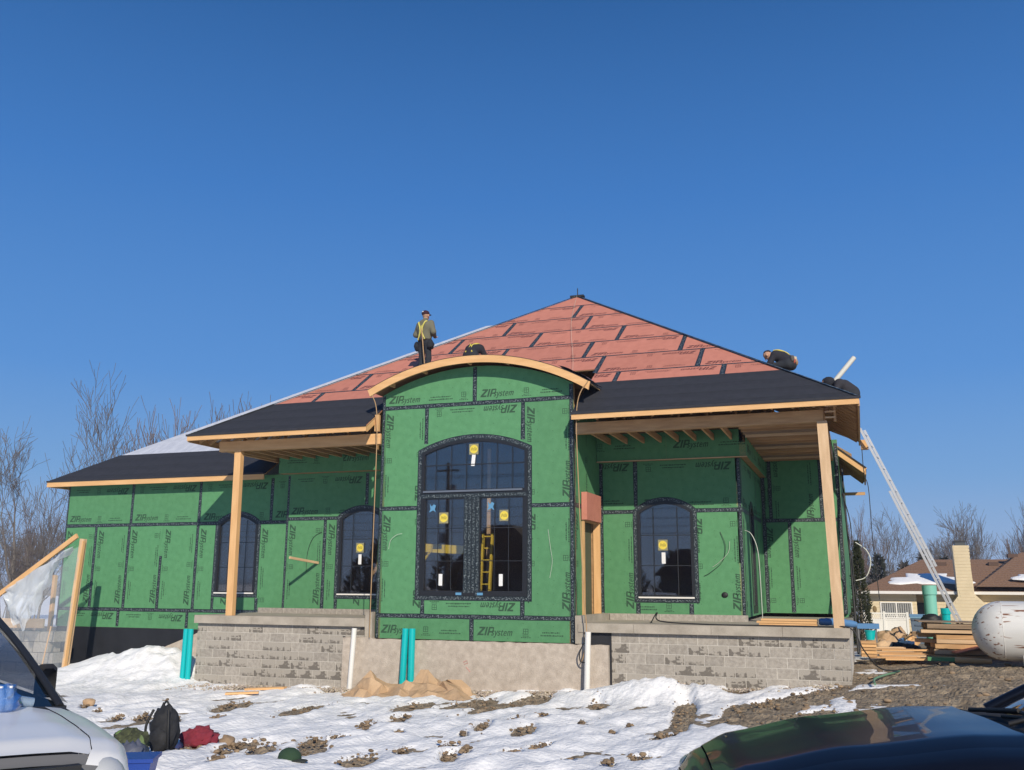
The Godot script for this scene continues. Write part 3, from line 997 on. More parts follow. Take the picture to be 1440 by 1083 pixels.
	wall("wing_front_wall", Z.call(-2.6), rect(-14.5, 0.92, -6.43, 5.2), [wa], [
		[-14.5, 3.87, -12.03, 5.2, 0], [-12.03, 3.87, -9.6, 5.2, 0], [-9.6, 3.87, -7.17, 5.2, 0], [-7.17, 3.87, -6.43, 5.2, 0],
		[-14.5, 1.43, -13.3, 3.87, 1], [-13.3, 1.43, -12.06, 3.87, 1], [-12.06, 1.43, -10.85, 3.87, 1], [-10.85, 1.43, -9.61, 3.87, 1], [-9.61, 1.43, -8.4, 3.87, 1], [-8.4, 1.43, -7.52, 3.87, 1], [-7.52, 1.43, -6.43, 3.87, 1],
		[-14.5, 0.92, -12.21, 1.43, 2], [-12.21, 0.92, -9.77, 1.43, 2], [-9.77, 0.92, -7.4, 1.43, 2], [-7.4, 0.92, -6.43, 1.43, 2]],
		[[-14.5, 3.87, -8.9, 3.87], [-7.58, 3.87, -6.45, 3.87], [-14.5, 1.43, -6.43, 1.43], [-12.03, 3.92, -12.03, 5.1], [-9.6, 3.92, -9.6, 5.1], [-7.17, 3.92, -7.17, 5.1], [-13.3, 1.48, -13.3, 3.82], [-12.06, 1.48, -12.06, 3.82], [-10.85, 1.48, -10.85, 2.96], [-9.61, 1.48, -9.61, 3.82], [-7.5, 1.48, -7.5, 1.8], [-8.95, 1.48, -8.95, 1.8], [-12.21, 0.95, -12.21, 1.38], [-9.77, 0.95, -9.77, 1.38], [-7.4, 0.95, -7.4, 1.38], [-14.47, 0.95, -14.47, 5.1, 0.06]])
	# plain outer walls out of sight, and a floor, so that the rooms stay dark
	for b in [[Vector3(-14.5, -0.6, -19.0), Vector3(-14.34, 5.2, -2.74)], [Vector3(7.7, 1.42, -19.0), Vector3(7.85, 5.9, -6.83)], [Vector3(-14.3, -0.6, -19.2), Vector3(7.6, 5.2, -19.05)], [Vector3(-14.3, 1.2, -19.0), Vector3(7.6, 1.35, -7.0)], [Vector3(-14.3, 1.2, -6.98), Vector3(5.6, 1.35, -2.75)], [Vector3(-2.25, 1.2, -2.73), Vector3(2.25, 1.35, -0.14)]]:
		box_part(house, "outer_wall" if b[1].y > 2.0 else "floor_deck", b[0], b[1], M.green if b[1].y > 2.0 else M.osb)
	box_part(house, "partition_wall", Vector3(-14.2, 1.36, -8.2), Vector3(7.5, 5.4, -8.1), M.osb)
	var aw := ns()
	extrude(aw, PackedVector2Array([Vector2(-9, 5.3), Vector2(8.2, 5.3), Vector2(8.2, 5.9), Vector2(0.365, 11.05), Vector2(-3.0, 8.85), Vector2(-9, 8.85)]), Z.call(-8.3), -0.08, 0.0)
	put(house, "attic_wall", aw, M.osb)
	box_part(house, "attic_wall", Vector3(7.56, 5.83, -8.2), Vector3(7.68, 6.33, -5.2), M.osb)
	make_windows(big)
	make_foundation()
	make_roof()
	make_porch_frame()

func make_windows(_big: PackedVector2Array):
	arched_window(-2.2, 3.97, 1.86, 1.42, 3.93, 4.2, "arched dark window of the right bay with a yellow sticker", true)
	arched_window(-2.25, -4.08, 1.86, 1.46, 3.93, 4.2, "arched dark window of the left bay with a yellow sticker", true)
	arched_window(-2.6, -8.24, 1.86, 1.42, 3.86, 4.14, "arched dark window of the left wing behind the porch post", true)
	# tall entry window: arched transom over two casements
	var I := Transform3D.IDENTITY
	var s := ns()
	ring(s, arch(0, 1.9, 2.72, 5.25, 5.56, 0.05, 24), arch(0, 1.9, 2.72, 5.25, 5.56, 0.115, 24), I, -0.10, 0.02)
	box(s, Vector3(-1.245, 4.19, -0.08), Vector3(1.245, 4.34, 0.018))
	box(s, Vector3(-1.245, 2.015, -0.06), Vector3(-1.20, 4.19, 0.012))
	box(s, Vector3(1.20, 2.015, -0.06), Vector3(1.245, 4.19, 0.012))
	box(s, Vector3(-1.20, 2.015, -0.06), Vector3(1.20, 2.06, 0.012))
	box(s, Vector3(-1.20, 4.13, -0.06), Vector3(1.20, 4.19, 0.012))
	box(s, Vector3(-0.22, 2.06, -0.09), Vector3(0.17, 4.13, 0.016))
	var w := put(house, "entry_window", s, M.frame, "tall dark entry window with arched transom over two casements")
	var t := ns()
	ring(t, arch(0, 1.9, 2.72, 5.25, 5.56, -0.06, 24), arch(0, 1.9, 2.72, 5.25, 5.56, 0.056, 24), I, 0.001, 0.0055)
	put(w, "flashing_tape", t, M.tape)
	# crinkled flashing over the mullion and under the transom
	for k in 4:
		tape_strip(w, I, Vector2(-0.17 + k * 0.097, 1.95), Vector2(-0.17 + k * 0.097, 4.18), 0.095, 0.0185 + 0.0007 * k)
	tape_strip(w, I, Vector2(-1.3, 4.20), Vector2(1.3, 4.20), 0.10, 0.0225)
	box_part(w, "transom_sill", Vector3(-1.25, 4.285, 0.019), Vector3(1.2, 4.325, 0.05), M.steel)
	var up := arch(0, 4.34 - 0.115, 2.72, 5.25, 5.56, 0.115, 24)
	pane_part(w, up, I, -0.02)
	pane_part(w, rect(-1.20, 2.06, -0.22, 4.13), I, -0.024)
	pane_part(w, rect(0.17, 2.06, 1.20, 4.13), I, -0.024)
	for x in [-0.96, -0.575, -0.19, 0.19, 0.565, 0.94]:
		box_part(w, "muntin", Vector3(x - 0.008, 4.34, -0.019), Vector3(x + 0.008, 5.43 - 0.04 * absf(x) - 0.12 * x * x, -0.012), M.muntin)
	box_part(w, "muntin", Vector3(-1.24, 4.91, -0.0175), Vector3(1.24, 4.93, -0.0135), M.muntin)
	for x in [-0.88, -0.54, 0.52, 0.86]:
		box_part(w, "muntin", Vector3(x - 0.007, 2.07, -0.023), Vector3(x + 0.007, 4.12, -0.016), M.muntin)
	for y in [2.72, 3.46]:
		box_part(w, "muntin", Vector3(-1.19, y - 0.007, -0.0215), Vector3(-0.23, y + 0.007, -0.0175), M.muntin)
		box_part(w, "muntin", Vector3(0.18, y - 0.007, -0.0215), Vector3(1.19, y + 0.007, -0.0175), M.muntin)
	sticker(w, I, Vector2(-0.01, 5.27), -0.018, Vector2(-0.02, 5.01), -0.1)
	sticker(w, I, Vector2(-0.74, 3.70), -0.022, Vector2(-0.79, 2.3))
	sticker(w, I, Vector2(0.75, 3.73), -0.022, Vector2(0.68, 2.3))
	for c in [Vector2(-1.03, 3.93), Vector2(0.42, 3.95)]:
		var b := ns()
		extrude(b, PackedVector2Array([c + Vector2(-0.08, -0.1), c + Vector2(-0.05, -0.02), c + Vector2(-0.07, 0.1), c + Vector2(-0.02, 0.04), c + Vector2(0.03, 0.09), c + Vector2(0.09, 0.06), c + Vector2(0.06, -0.02), c + Vector2(0.09, -0.1), c + Vector2(0.02, -0.05)]), I, -0.022, -0.02)
		put(w, "masking_tape", b, M.blue_tape)
	for c in [Vector2(-0.32, 1.99), Vector2(0.2, 1.99)]:
		var b := ns()
		extrude(b, rect(c.x - 0.07, c.y - 0.025, c.x + 0.07, c.y + 0.03), I, 0.021, 0.024)
		put(w, "masking_tape", b, M.blue_tape)
	# side doorway of the tower: jamb, header sheet of red panel
	var d := Node3D.new()
	d.name = "doorway"
	house.add_child(d)
	d.set_meta("label", "open side doorway with pale jambs under a scrap of red panel")
	box_part(d, "jamb", Vector3(2.36, 1.5, -1.78), Vector3(2.52, 3.66, -1.72), M.wood_new)
	box_part(d, "jamb", Vector3(2.36, 1.5, -0.62), Vector3(2.47, 3.66, -0.57), M.wood)
	box_part(d, "header", Vector3(2.405, 3.60, -1.72), Vector3(2.47, 3.66, -0.62), M.wood)
	box_part(d, "header_panel", Vector3(2.42, 3.64, -1.76), Vector3(2.55, 4.26, -0.52), M.red)
	box_part(d, "door_sheet", Vector3(2.28, 1.5, -1.71), Vector3(2.31, 3.62, -0.63), plain(Color(0.07, 0.085, 0.05), 0.9))
	# seen through the tall window: a yellow ladder, a yellow scaffold frame and a bare stud
	var lad := thing("ladder", "yellow ladder standing inside behind the right casement of the tall window", "ladder")
	for x in [-0.23, 0.0]:
		bar_part(lad, "rail", Vector3(x, 1.36, -1.0), Vector3(x, 3.4, -1.25), 0.05, 0.08, M.yellow, Vector3.BACK)
	for k in 7:
		bar_part(lad, "rung", Vector3(-0.205, 1.65 + k * 0.28, -1.035 - k * 0.034), Vector3(-0.025, 1.65 + k * 0.28, -1.035 - k * 0.034), 0.03, 0.03, M.yellow)
	var sc := thing("scaffold_frame", "yellow scaffold beam and post standing inside behind the left casement", "scaffold")
	bar_part(sc, "beam", Vector3(-2.0, 3.08, -0.95), Vector3(-0.6, 3.0, -0.95), 0.08, 0.2, M.yellow)
	bar_part(sc, "post", Vector3(-1.83, 1.36, -0.95), Vector3(-1.83, 3.0, -0.95), 0.07, 0.07, M.wood_new)
	bar_part(sc, "brace", Vector3(-1.78, 2.6, -0.95), Vector3(-1.5, 2.96, -0.95), 0.04, 0.05, M.yellow)
	bar_part(house, "stud", Vector3(-0.24, 1.36, -1.6), Vector3(-0.24, 5.5, -1.6), 0.09, 0.04, M.wood_pale, Vector3.BACK)

func make_foundation():
	var f := Node3D.new()
	f.name = "foundation"
	house.add_child(f)
	# poured concrete under the tower
	var s := ns()
	var rows := []
	var r2 := []
	for i in 64:
		var x := lerpf(-3.17, 3.15, i / 63.0)
		var j := (hash01(i * 3) - 0.5) * 0.022
		rows.append(Vector2(x, 0.965 + j + (0.02 if x < -2.4 else 0.0)))
	var poly := PackedVector2Array([Vector2(-3.17, -0.9), Vector2(3.15, -0.9)])
	for i in 64:
		poly.append(rows[63 - i])
	extrude(s, poly, Transform3D.IDENTITY, -0.2, 0.13)
	put(f, "concrete_wall", s, M.concrete, "poured concrete foundation under the tower")
	# form seams and a pink scrawl on the concrete
	for x in [-1.25, 1.22]:
		box_part(f, "form_seam", Vector3(x - 0.004, -0.3, 0.13), Vector3(x + 0.004, 0.94, 0.134), M.concrete)
	var pk := plain(Color(0.55, 0.22, 0.2), 0.9)
	tube_part(f, "paint_mark", [Vector3(-0.13, 0.52, 0.132), Vector3(-0.05, 0.56, 0.132), Vector3(-0.02, 0.5, 0.132), Vector3(-0.11, 0.48, 0.132)], 0.007, pk, 4)
	tube_part(f, "paint_mark", [Vector3(-0.06, 0.42, 0.132), Vector3(0.0, 0.36, 0.132), Vector3(0.04, 0.32, 0.132)], 0.007, pk, 4)
	# block walls under the porches
	var rb := part(f, "block_wall", null, M.mortar, "grey block wall under the right porch")
	var ms := ns()
	box(ms, Vector3(2.63, -0.35, -0.25), Vector3(7.94, 1.215, -0.006))
	box(ms, Vector3(7.75, -0.35, -6.6), Vector3(7.94, 1.215, -0.26))
	rb.mesh = ms.commit()
	for k in 8:
		block_course(rb, 3.15 if k > 1 else 2.62, 7.95, 1.215 - 0.203 * (k + 1), 0.0, 0.203 * (k % 2) + 0.05, [0.3, 0.35, 0.5, 0.4, 0.45, 0.4, 0.3, 0.2][k])
	var lb := part(f, "block_wall", null, M.mortar, "stained grey block wall under the left porch")
	ms = ns()
	box(ms, Vector3(-7.34, -0.9, -0.25), Vector3(-2.63, 1.225, -0.006))
	box(ms, Vector3(-7.34, -0.9, -2.5), Vector3(-7.15, 1.225, -0.26))
	lb.mesh = ms.commit()
	for k in 10:
		block_course(lb, -7.35, -3.17 if k > 1 else -2.62, 1.225 - 0.203 * (k + 1), 0.0, 0.203 * (k % 2) + 0.12, [0.35, 0.5, 0.6, 0.8, 0.85, 0.9, 0.8, 0.6, 0.3, 0.2][k])
	# porch slabs in formed lengths, with low curbs of block at the house wall
	for b in [[2.5, 3.7], [3.705, 5.3], [5.305, 6.7], [6.705, 7.97]]:
		box_part(f, "porch_slab", Vector3(b[0], 1.222, -6.65 if b[0] > 5.0 else -2.3), Vector3(b[1], 1.41, 0.12), M.slab)
	for b in [[-7.38, -5.7], [-5.695, -4.1], [-4.095, -2.62]]:
		box_part(f, "porch_slab", Vector3(b[0], 1.23, -2.55), Vector3(b[1], 1.42, 0.12), M.slab)
	box_part(f, "end_pier", Vector3(2.43, 0.98, -2.2), Vector3(2.62, 1.56, 0.10), M.slab)
	box_part(f, "end_pier", Vector3(-2.62, 0.98, -2.2), Vector3(-2.44, 1.56, 0.10), M.slab)
	var cr := part(f, "curb", null, M.mortar)
	ms = ns()
	box(ms, Vector3(2.64, 1.41, -2.27), Vector3(5.78, 1.552, -2.105))
	cr.mesh = ms.commit()
	for k in 8:
		var s2 := ns()
		box(s2, Vector3(2.64 + k * 0.4, 1.412, -2.2), Vector3(minf(2.64 + k * 0.4 + 0.39, 5.8), 1.556, -2.1 + hash01(k) * 0.003))
		put(cr, "block", s2, M.block)
	var cl := part(f, "curb", null, M.mortar)
	ms = ns()
	box(ms, Vector3(-7.1, 1.42, -2.3), Vector3(-2.66, 1.552, -2.135))
	cl.mesh = ms.commit()
	for k in 11:
		var s2 := ns()
		box(s2, Vector3(-7.1 + k * 0.405, 1.422, -2.24), Vector3(minf(-7.1 + k * 0.405 + 0.395, -2.66), 1.556, -2.13 + hash01(k) * 0.003))
		put(cl, "block", s2, M.block_b)
	# wing foundation with black damp-proofing, bare towards the porch
	box_part(f, "concrete_wall", Vector3(-14.48, -1.0, -2.9), Vector3(-7.3, 0.925, -2.62), M.concrete)
	var t := ns()
	extrude(t, PackedVector2Array([Vector2(-14.47, -0.9), Vector2(-12.4, -0.5), Vector2(-11.3, 0.1), Vector2(-10.4, 0.45), Vector2(-9.5, 0.78), Vector2(-9.2, 0.915), Vector2(-14.47, 0.915)]), Transform3D(Basis.IDENTITY, Vector3(0, 0, -2.61)), -0.008, 0.0)
	put(f, "damp_proofing", t, M.tar, "black tar coating on the wing foundation")
	box_part(f, "damp_proofing", Vector3(2.64, 0.95, 0.004), Vector3(3.2, 1.215, 0.009), M.tar)
	box_part(f, "damp_proofing", Vector3(3.155, -0.3, 0.004), Vector3(3.20, 0.95, 0.008), M.tar)
	box_part(f, "damp_proofing", Vector3(-3.24, -0.4, 0.004), Vector3(-3.175, 1.0, 0.008), M.tar)

func roof_panel_plane(origin: Vector3) -> Transform3D:
	var v := Vector3(0, SL, -1).normalized()
	return Transform3D(Basis(Vector3.RIGHT, v, Vector3.RIGHT.cross(v)), origin)

func make_roof():
	var r := Node3D.new()
	r.name = "roof"
	house.add_child(r)
	r.set_meta("label", "hip roof of red panels above black felt at the eaves")
	var xf := roof_panel_plane(Vector3(0, 5.88, 0.5))
	var K := 1.1943
	var outline := PackedVector2Array([Vector2(-7.7, 0), Vector2(8.43, 0), Vector2(0.365, 8.065 * K)])
	var holed: Array = Geometry2D.clip_polygons(outline, rect(-2.56, -0.5, 2.5, 2.75))
	var shape: PackedVector2Array = holed[0]
	var deck := ns()
	extrude(deck, shape, xf, -0.034, -0.0135)
	put(r, "roof_deck", deck, M.osb)
	var seams := {1: [-5.01, 3.1, 5.59], 2: [-4.13, -1.7, 2.49, 4.96], 3: [-2.9, -0.49, 1.92, 4.39], 4: [-2.26, 0.15, 2.55], 5: [-1.03, 1.34], 6: [0.77], 7: [], 0: [-5.6, -3.2, 4.1, 6.5]}
	var kk := 0
	for row in 8:
		var y0 := row * 1.22
		var y1 := minf(y0 + 1.22, 9.7)
		var xs: Array = [-9.0]
		xs.append_array(seams[row])
		xs.append(9.0)
		for i in xs.size() - 1:
			for poly in Geometry2D.intersect_polygons(rect(xs[i], y0, xs[i + 1], y1), shape):
				var sh := Geometry2D.offset_polygon(poly, -0.003)
				if sh.is_empty(): continue
				var s := ns()
				extrude(s, sh[0], xf, -0.013, 0.0)
				put(r, "roof_panel", s, M.red if (kk * 5 + row) % 3 else M.red_b)
				kk += 1
				if row > 0:
					var ts := ns()
					var fx: float = xs[i + 1] - 2.44 if i < xs.size() - 2 else xs[i]
					if print_panel(ts, xf, sh[0], Vector2(fx, y0), Vector2.RIGHT, Vector2(0, 1), 0.0012) > 0:
						put(r, "printed_lettering", ts, M.print_red).set_meta("kind", "stuff")
		if row > 1:
			for poly in Geometry2D.intersect_polygons(rect(-9, y0 - 0.02, 9, y0 + 0.02), shape):
				var b := Rect2(poly[0], Vector2.ZERO)
				for p in poly: b = b.expand(p)
				tape_strip(r, xf, Vector2(b.position.x + 0.02, y0), Vector2(b.end.x - 0.02, y0), 0.06, 0.0038)
		for x in seams[row]:
			if row > 0:
				tape_strip(r, xf, Vector2(x, maxf(y0, 1.75) + 0.02), Vector2(x, y1 - 0.03), 0.12, 0.0025)
	# felt courses over the eaves
	for c in 7:
		var strips := Geometry2D.intersect_polygons(rect(-9, c * 0.255 - 0.02, 9, c * 0.255 + 0.262), shape)
		if c == 0:
			strips = []
			for q in [rect(-7.73, -0.03, -2.57, 0.262), rect(2.5, -0.03, 8.46, 0.262)]:
				strips.append_array(Geometry2D.intersect_polygons(q, PackedVector2Array([Vector2(-7.76, -0.03), Vector2(8.49, -0.03), Vector2(7.49, 1.17), Vector2(-6.76, 1.17)])))
		for poly in strips:
			var s := ns()
			extrude(s, poly, xf, 0.003 + 0.0015 * (c % 2), 0.011 + 0.0035 * (c % 2) + 0.001 * (6 - c))
			put(r, "felt_course", s, M.felt if c % 2 else M.felt_b)
	# hip underlayment: thin strips lapped over both hips
	for e in [[Vector2(8.43, 0), Vector2(0.365, 8.065 * K), "felt"], [Vector2(-7.7, 0), Vector2(0.365, 8.065 * K), "felt"]]:
		var a: Vector3 = xf * _v3(e[0], 0.02)
		var b: Vector3 = xf * _v3(e[1], 0.02)
		bar_part(r, "hip_tape", a, b, 0.1, 0.012, M.tape)
	# east and west slopes of the front hip
	var ap := Vector3(0.365, 5.88 + SL * 8.065, -7.565)
	for side in [[-7.7, -5.0], [8.43, -5.7]]:
		var s := ns()
		var p0 := Vector3(side[0], 5.88, 0.5)
		var p1 := Vector3(side[0], 5.88, side[1])
		var zr: float = side[1] - (absf(side[0] - 0.365))
		var p2 := Vector3(0.365, ap.y, minf(zr, ap.z - 1.0) - 2.6)
		for dy in [0.0, -0.034]:
			var n := Vector3(0, 1 if dy == 0.0 else -1, 0)
			quad(s, p0 + Vector3(0, dy, 0), p1 + Vector3(0, dy, 0), p2 + Vector3(0, dy, 0), ap + Vector3(0, dy, 0), n)
		put(r, "roof_slope", s, M.osb if side[0] > 0 else M.wrap)
	# main roof behind: front slope over the left wing, felt at the eave and pale wrap above
	var wx := roof_panel_plane(Vector3(0, 5.2, -2.2))
	var wdeck := ns()
	var wp := PackedVector2Array([Vector2(-14.98, 0), Vector2(-7.15, 0), Vector2(-7.15, 3.2), Vector2(-1.8, 10.28 * K), Vector2(-4.7, 10.28 * K)])
	extrude(wdeck, wp, wx, -0.034, 0.0)
	put(r, "wing_deck", wdeck, M.osb)
	var ws := ns()
	for poly in Geometry2D.intersect_polygons(wp, rect(-16, 1.6, 2, 13)):
		extrude(ws, poly, wx, 0.001, 0.006)
	put(r, "underlayment", ws, M.wrap, "pale roofing underlayment on the upper wing slope")
	# the laps of the wrap stand a little proud
	for k in 8:
		var y := 2.7 + k * 1.15
		for poly in Geometry2D.intersect_polygons(wp, rect(-16, y, 2, y + 0.05)):
			var ls := ns()
			extrude(ls, poly, wx, 0.006, 0.011)
			put(r, "underlayment_lap", ls, M.wrap)
	for c in 6:
		for poly in Geometry2D.intersect_polygons(PackedVector2Array([Vector2(-15.0, -0.03), Vector2(-7.15, -0.03), Vector2(-7.15, 4), Vector2(-11.7, 4)]), rect(-16, c * 0.28 - 0.03, -7, c * 0.28 + 0.29)):
			var s := ns()
			extrude(s, poly, wx, 0.002 + 0.0015 * (c % 2), 0.011 + 0.0035 * (c % 2) + 0.001 * (6 - c))
			put(r, "felt_course", s, M.felt if c % 2 else M.felt_b)
	# its west and rear slopes
	var s3 := ns()
	var rg0 := Vector3(-4.7, 5.2 + SL * 10.28, -12.48)
	var rg1 := Vector3(-1.8, 5.2 + SL * 10.28, -12.48)
	for dy in [-0.005, -0.034]:
		var n := Vector3(0, 1 if dy > -0.01 else -1, 0)
		var o := Vector3(0, dy, 0)
		tri(s3, Vector3(-14.98, 5.2, -2.2) + o, Vector3(-14.98, 5.2, -22.6) + o, rg0 + o, n)
		quad(s3, Vector3(-14.98, 5.2, -22.6) + o, Vector3(7.5, 5.2, -22.6) + o, rg1 + o, rg0 + o, n)
		tri(s3, Vector3(7.5, 5.9, -22.6) + o, Vector3(7.5, 5.9, -10.6) + o, rg1 + o, n)
	put(r, "rear_slope", s3, M.wrap)
	# fascia boards
	bar_part(r, "fascia", Vector3(2.5, 5.805, 0.50), Vector3(8.43, 5.805, 0.50), 0.04, 0.125, M.wood_new)
	bar_part(r, "fascia", Vector3(-7.7, 5.805, 0.50), Vector3(-2.56, 5.805, 0.50), 0.04, 0.125, M.wood_new)
	bar_part(r, "fascia", Vector3(8.415, 5.785, 0.478), Vector3(8.415, 5.785, -5.3), 0.04, 0.15, M.wood)
	bar_part(r, "fascia", Vector3(-7.685, 5.785, 0.478), Vector3(-7.685, 5.785, -3.0), 0.04, 0.15, M.wood)
	bar_part(r, "fascia", Vector3(-14.98, 5.105, -2.2), Vector3(-7.2, 5.105, -2.2), 0.04, 0.15, M.wood_new)
	bar_part(r, "fascia", Vector3(-14.965, 5.105, -2.23), Vector3(-14.965, 5.105, -12.0), 0.04, 0.15, M.wood_new)
	bar_part(r, "drip_edge", Vector3(2.5, 5.878, 0.525), Vector3(8.46, 5.878, 0.525), 0.03, 0.05, M.felt)
	bar_part(r, "drip_edge", Vector3(-7.73, 5.878, 0.525), Vector3(-2.56, 5.878, 0.525), 0.03, 0.05, M.felt)
	bar_part(r, "drip_edge", Vector3(-15.0, 5.198, -2.175), Vector3(-7.2, 5.198, -2.175), 0.03, 0.05, M.felt)
	bar_part(r, "rake_board", Vector3(-2.58, 5.80, 0.475), Vector3(-2.58, 6.22, -0.16), 0.04, 0.15, M.wood_new)
	# rafters under the overhangs
	var x := -7.2
	while x < 8.3:
		if absf(x) > 2.6:
			var z1 := maxf(-3.2, -(8.43 - 0.365 - absf(x - 0.365)) + 0.5)
			bar_part(r, "rafter", Vector3(x, roof_y(0.46) - 0.115, 0.46), Vector3(x, roof_y(z1) - 0.115, z1), 0.045, 0.14, M.wood)
		x += 0.41
	var z := 0.1
	while z > -5.2:
		bar_part(r, "rafter", Vector3(8.38, 5.91 - 0.125, z), Vector3(8.38 - minf(1.18, 0.42 - z), 5.91 - 0.01 + SL * minf(1.18, 0.42 - z) - 0.115, z), 0.045, 0.14, M.wood)
		if z > -2.4:
			bar_part(r, "rafter", Vector3(-7.65, 5.91 - 0.125, z), Vector3(-7.65 + minf(1.05, 0.42 - z), 5.91 - 0.01 + SL * minf(1.05, 0.42 - z) - 0.115, z), 0.045, 0.14, M.wood)
		z -= 0.41
	x = -14.6
	while x < -7.3:
		bar_part(r, "rafter", Vector3(x, 5.1, -2.22), Vector3(x, 5.36, -2.6), 0.045, 0.12, M.wood)
		x += 0.61
	# barrel roof over the tower and its arched fascia
	var bf := ns()
	var oo := PackedVector2Array()
	var n := 40
	for i in n + 1:
		var bx := lerpf(-2.62, 2.9, float(i) / n)
		oo.append(Vector2(bx, 1.85 + sqrt(5.56 * 5.56 - bx * bx)))
	for i in n + 1:
		var bx := lerpf(2.86, -2.55, float(i) / n)
		oo.append(Vector2(bx, 1.85 + sqrt(5.385 * 5.385 - bx * bx)))
	extrude(bf, oo, Transform3D.IDENTITY, 0.36, 0.40)
	put(r, "arched_fascia", bf, M.wood_new, "curved pale fascia board over the tower")
	for lay in [["barrel_deck", 5.53, 5.55, "osb", -2.6], ["barrel_felt", 5.556, 5.563, "felt", -2.6]]:
		var bs := ns()
		for i in 24:
			var a0 := lerpf(-2.6, 2.88, i / 24.0)
			var a1 := lerpf(-2.6, 2.88, (i + 1) / 24.0)
			var pts := []
			for q in [[a0, lay[1]], [a1, lay[1]], [a1, lay[2]], [a0, lay[2]]]:
				pts.append(Vector2(q[0], 1.85 + sqrt(q[1] * q[1] - q[0] * q[0])))
			extrude(bs, PackedVector2Array(pts), Transform3D.IDENTITY, lay[4], 0.36 if lay[3] == "osb" else 0.41)
		put(r, lay[0], bs, M[lay[3]])
	for bx in [-2.1, -1.25, -0.1, 0.85, 2.3]:
		var by := 1.85 + sqrt(5.50 * 5.50 - bx * bx)
		bar_part(r, "lookout", Vector3(bx, by - 0.03, 0.01), Vector3(bx, by - 0.03, 0.36), 0.045, 0.1, M.wood_new)
	# shiny scrap of underlayment on the right shoulder of the barrel roof
	var sc := ns()
	var g := []
	for i in 7:
		var row := []
		for j in 7:
			var px := 2.15 + i * 0.13
			row.append(Vector3(px, 1.875 + sqrt(5.57 * 5.57 - px * px) + hash01(i * 9 + j) * 0.04, 0.38 - j * 0.16))
		g.append(row)
	grid(sc, g, Vector3(2.4, 0, 0), false, false)
	part(r, "underlayment_scrap", finish(sc), plain(Color(0.12, 0.15, 0.2), 0.25), "dark glossy scrap of underlayment on the barrel roof")
	# small rear gable end seen past the right corner
	var rg := Node3D.new()
	rg.name = "rear_eave"
	house.add_child(rg)
	rg.set_meta("label", "rear eave with open underside past the right corner")
	var RZ := -7.2
	var q0 := Vector3(7.5, 6.18, RZ)
	var q1 := Vector3(8.52, 5.36, RZ)
	bar_part(rg, "rake_board", q0 + Vector3(0, -0.07, 0), q1 + Vector3(0, -0.07, 0), 0.04, 0.16, M.wood_new)
	bar_part(rg, "felt_edge", q0 + Vector3(0, 0.03, -1.5), q1 + Vector3(0.03, 0.0, -1.5), 3.1, 0.03, M.felt)
	bar_part(rg, "deck", q0 + Vector3(0, -0.01, -1.55), q1 + Vector3(0, -0.01, -1.55), 3.0, 0.03, M.osb)
	for k in 5:
		bar_part(rg, "rafter", q0 + Vector3(0, -0.1, -0.4 - k * 0.6), q1 + Vector3(-0.03, -0.1, -0.4 - k * 0.6), 0.045, 0.14, M.wood)
	bar_part(rg, "fascia", Vector3(8.52, 5.27, RZ - 0.03), Vector3(8.52, 5.27, RZ - 3.0), 0.04, 0.17, M.wood)
	bar_part(rg, "soffit_frame", Vector3(7.86, 4.9, RZ - 2.6), Vector3(8.5, 4.9, RZ - 2.6), 0.05, 0.09, M.wood)
	bar_part(rg, "soffit_frame", Vector3(8.49, 4.9, RZ - 2.6), Vector3(8.49, 5.3, RZ - 2.6), 0.05, 0.05, M.wood)
	bar_part(rg, "soffit_frame", Vector3(8.1, 4.93, RZ - 2.6), Vector3(8.1, 5.5, RZ - 2.6), 0.04, 0.04, M.wood)

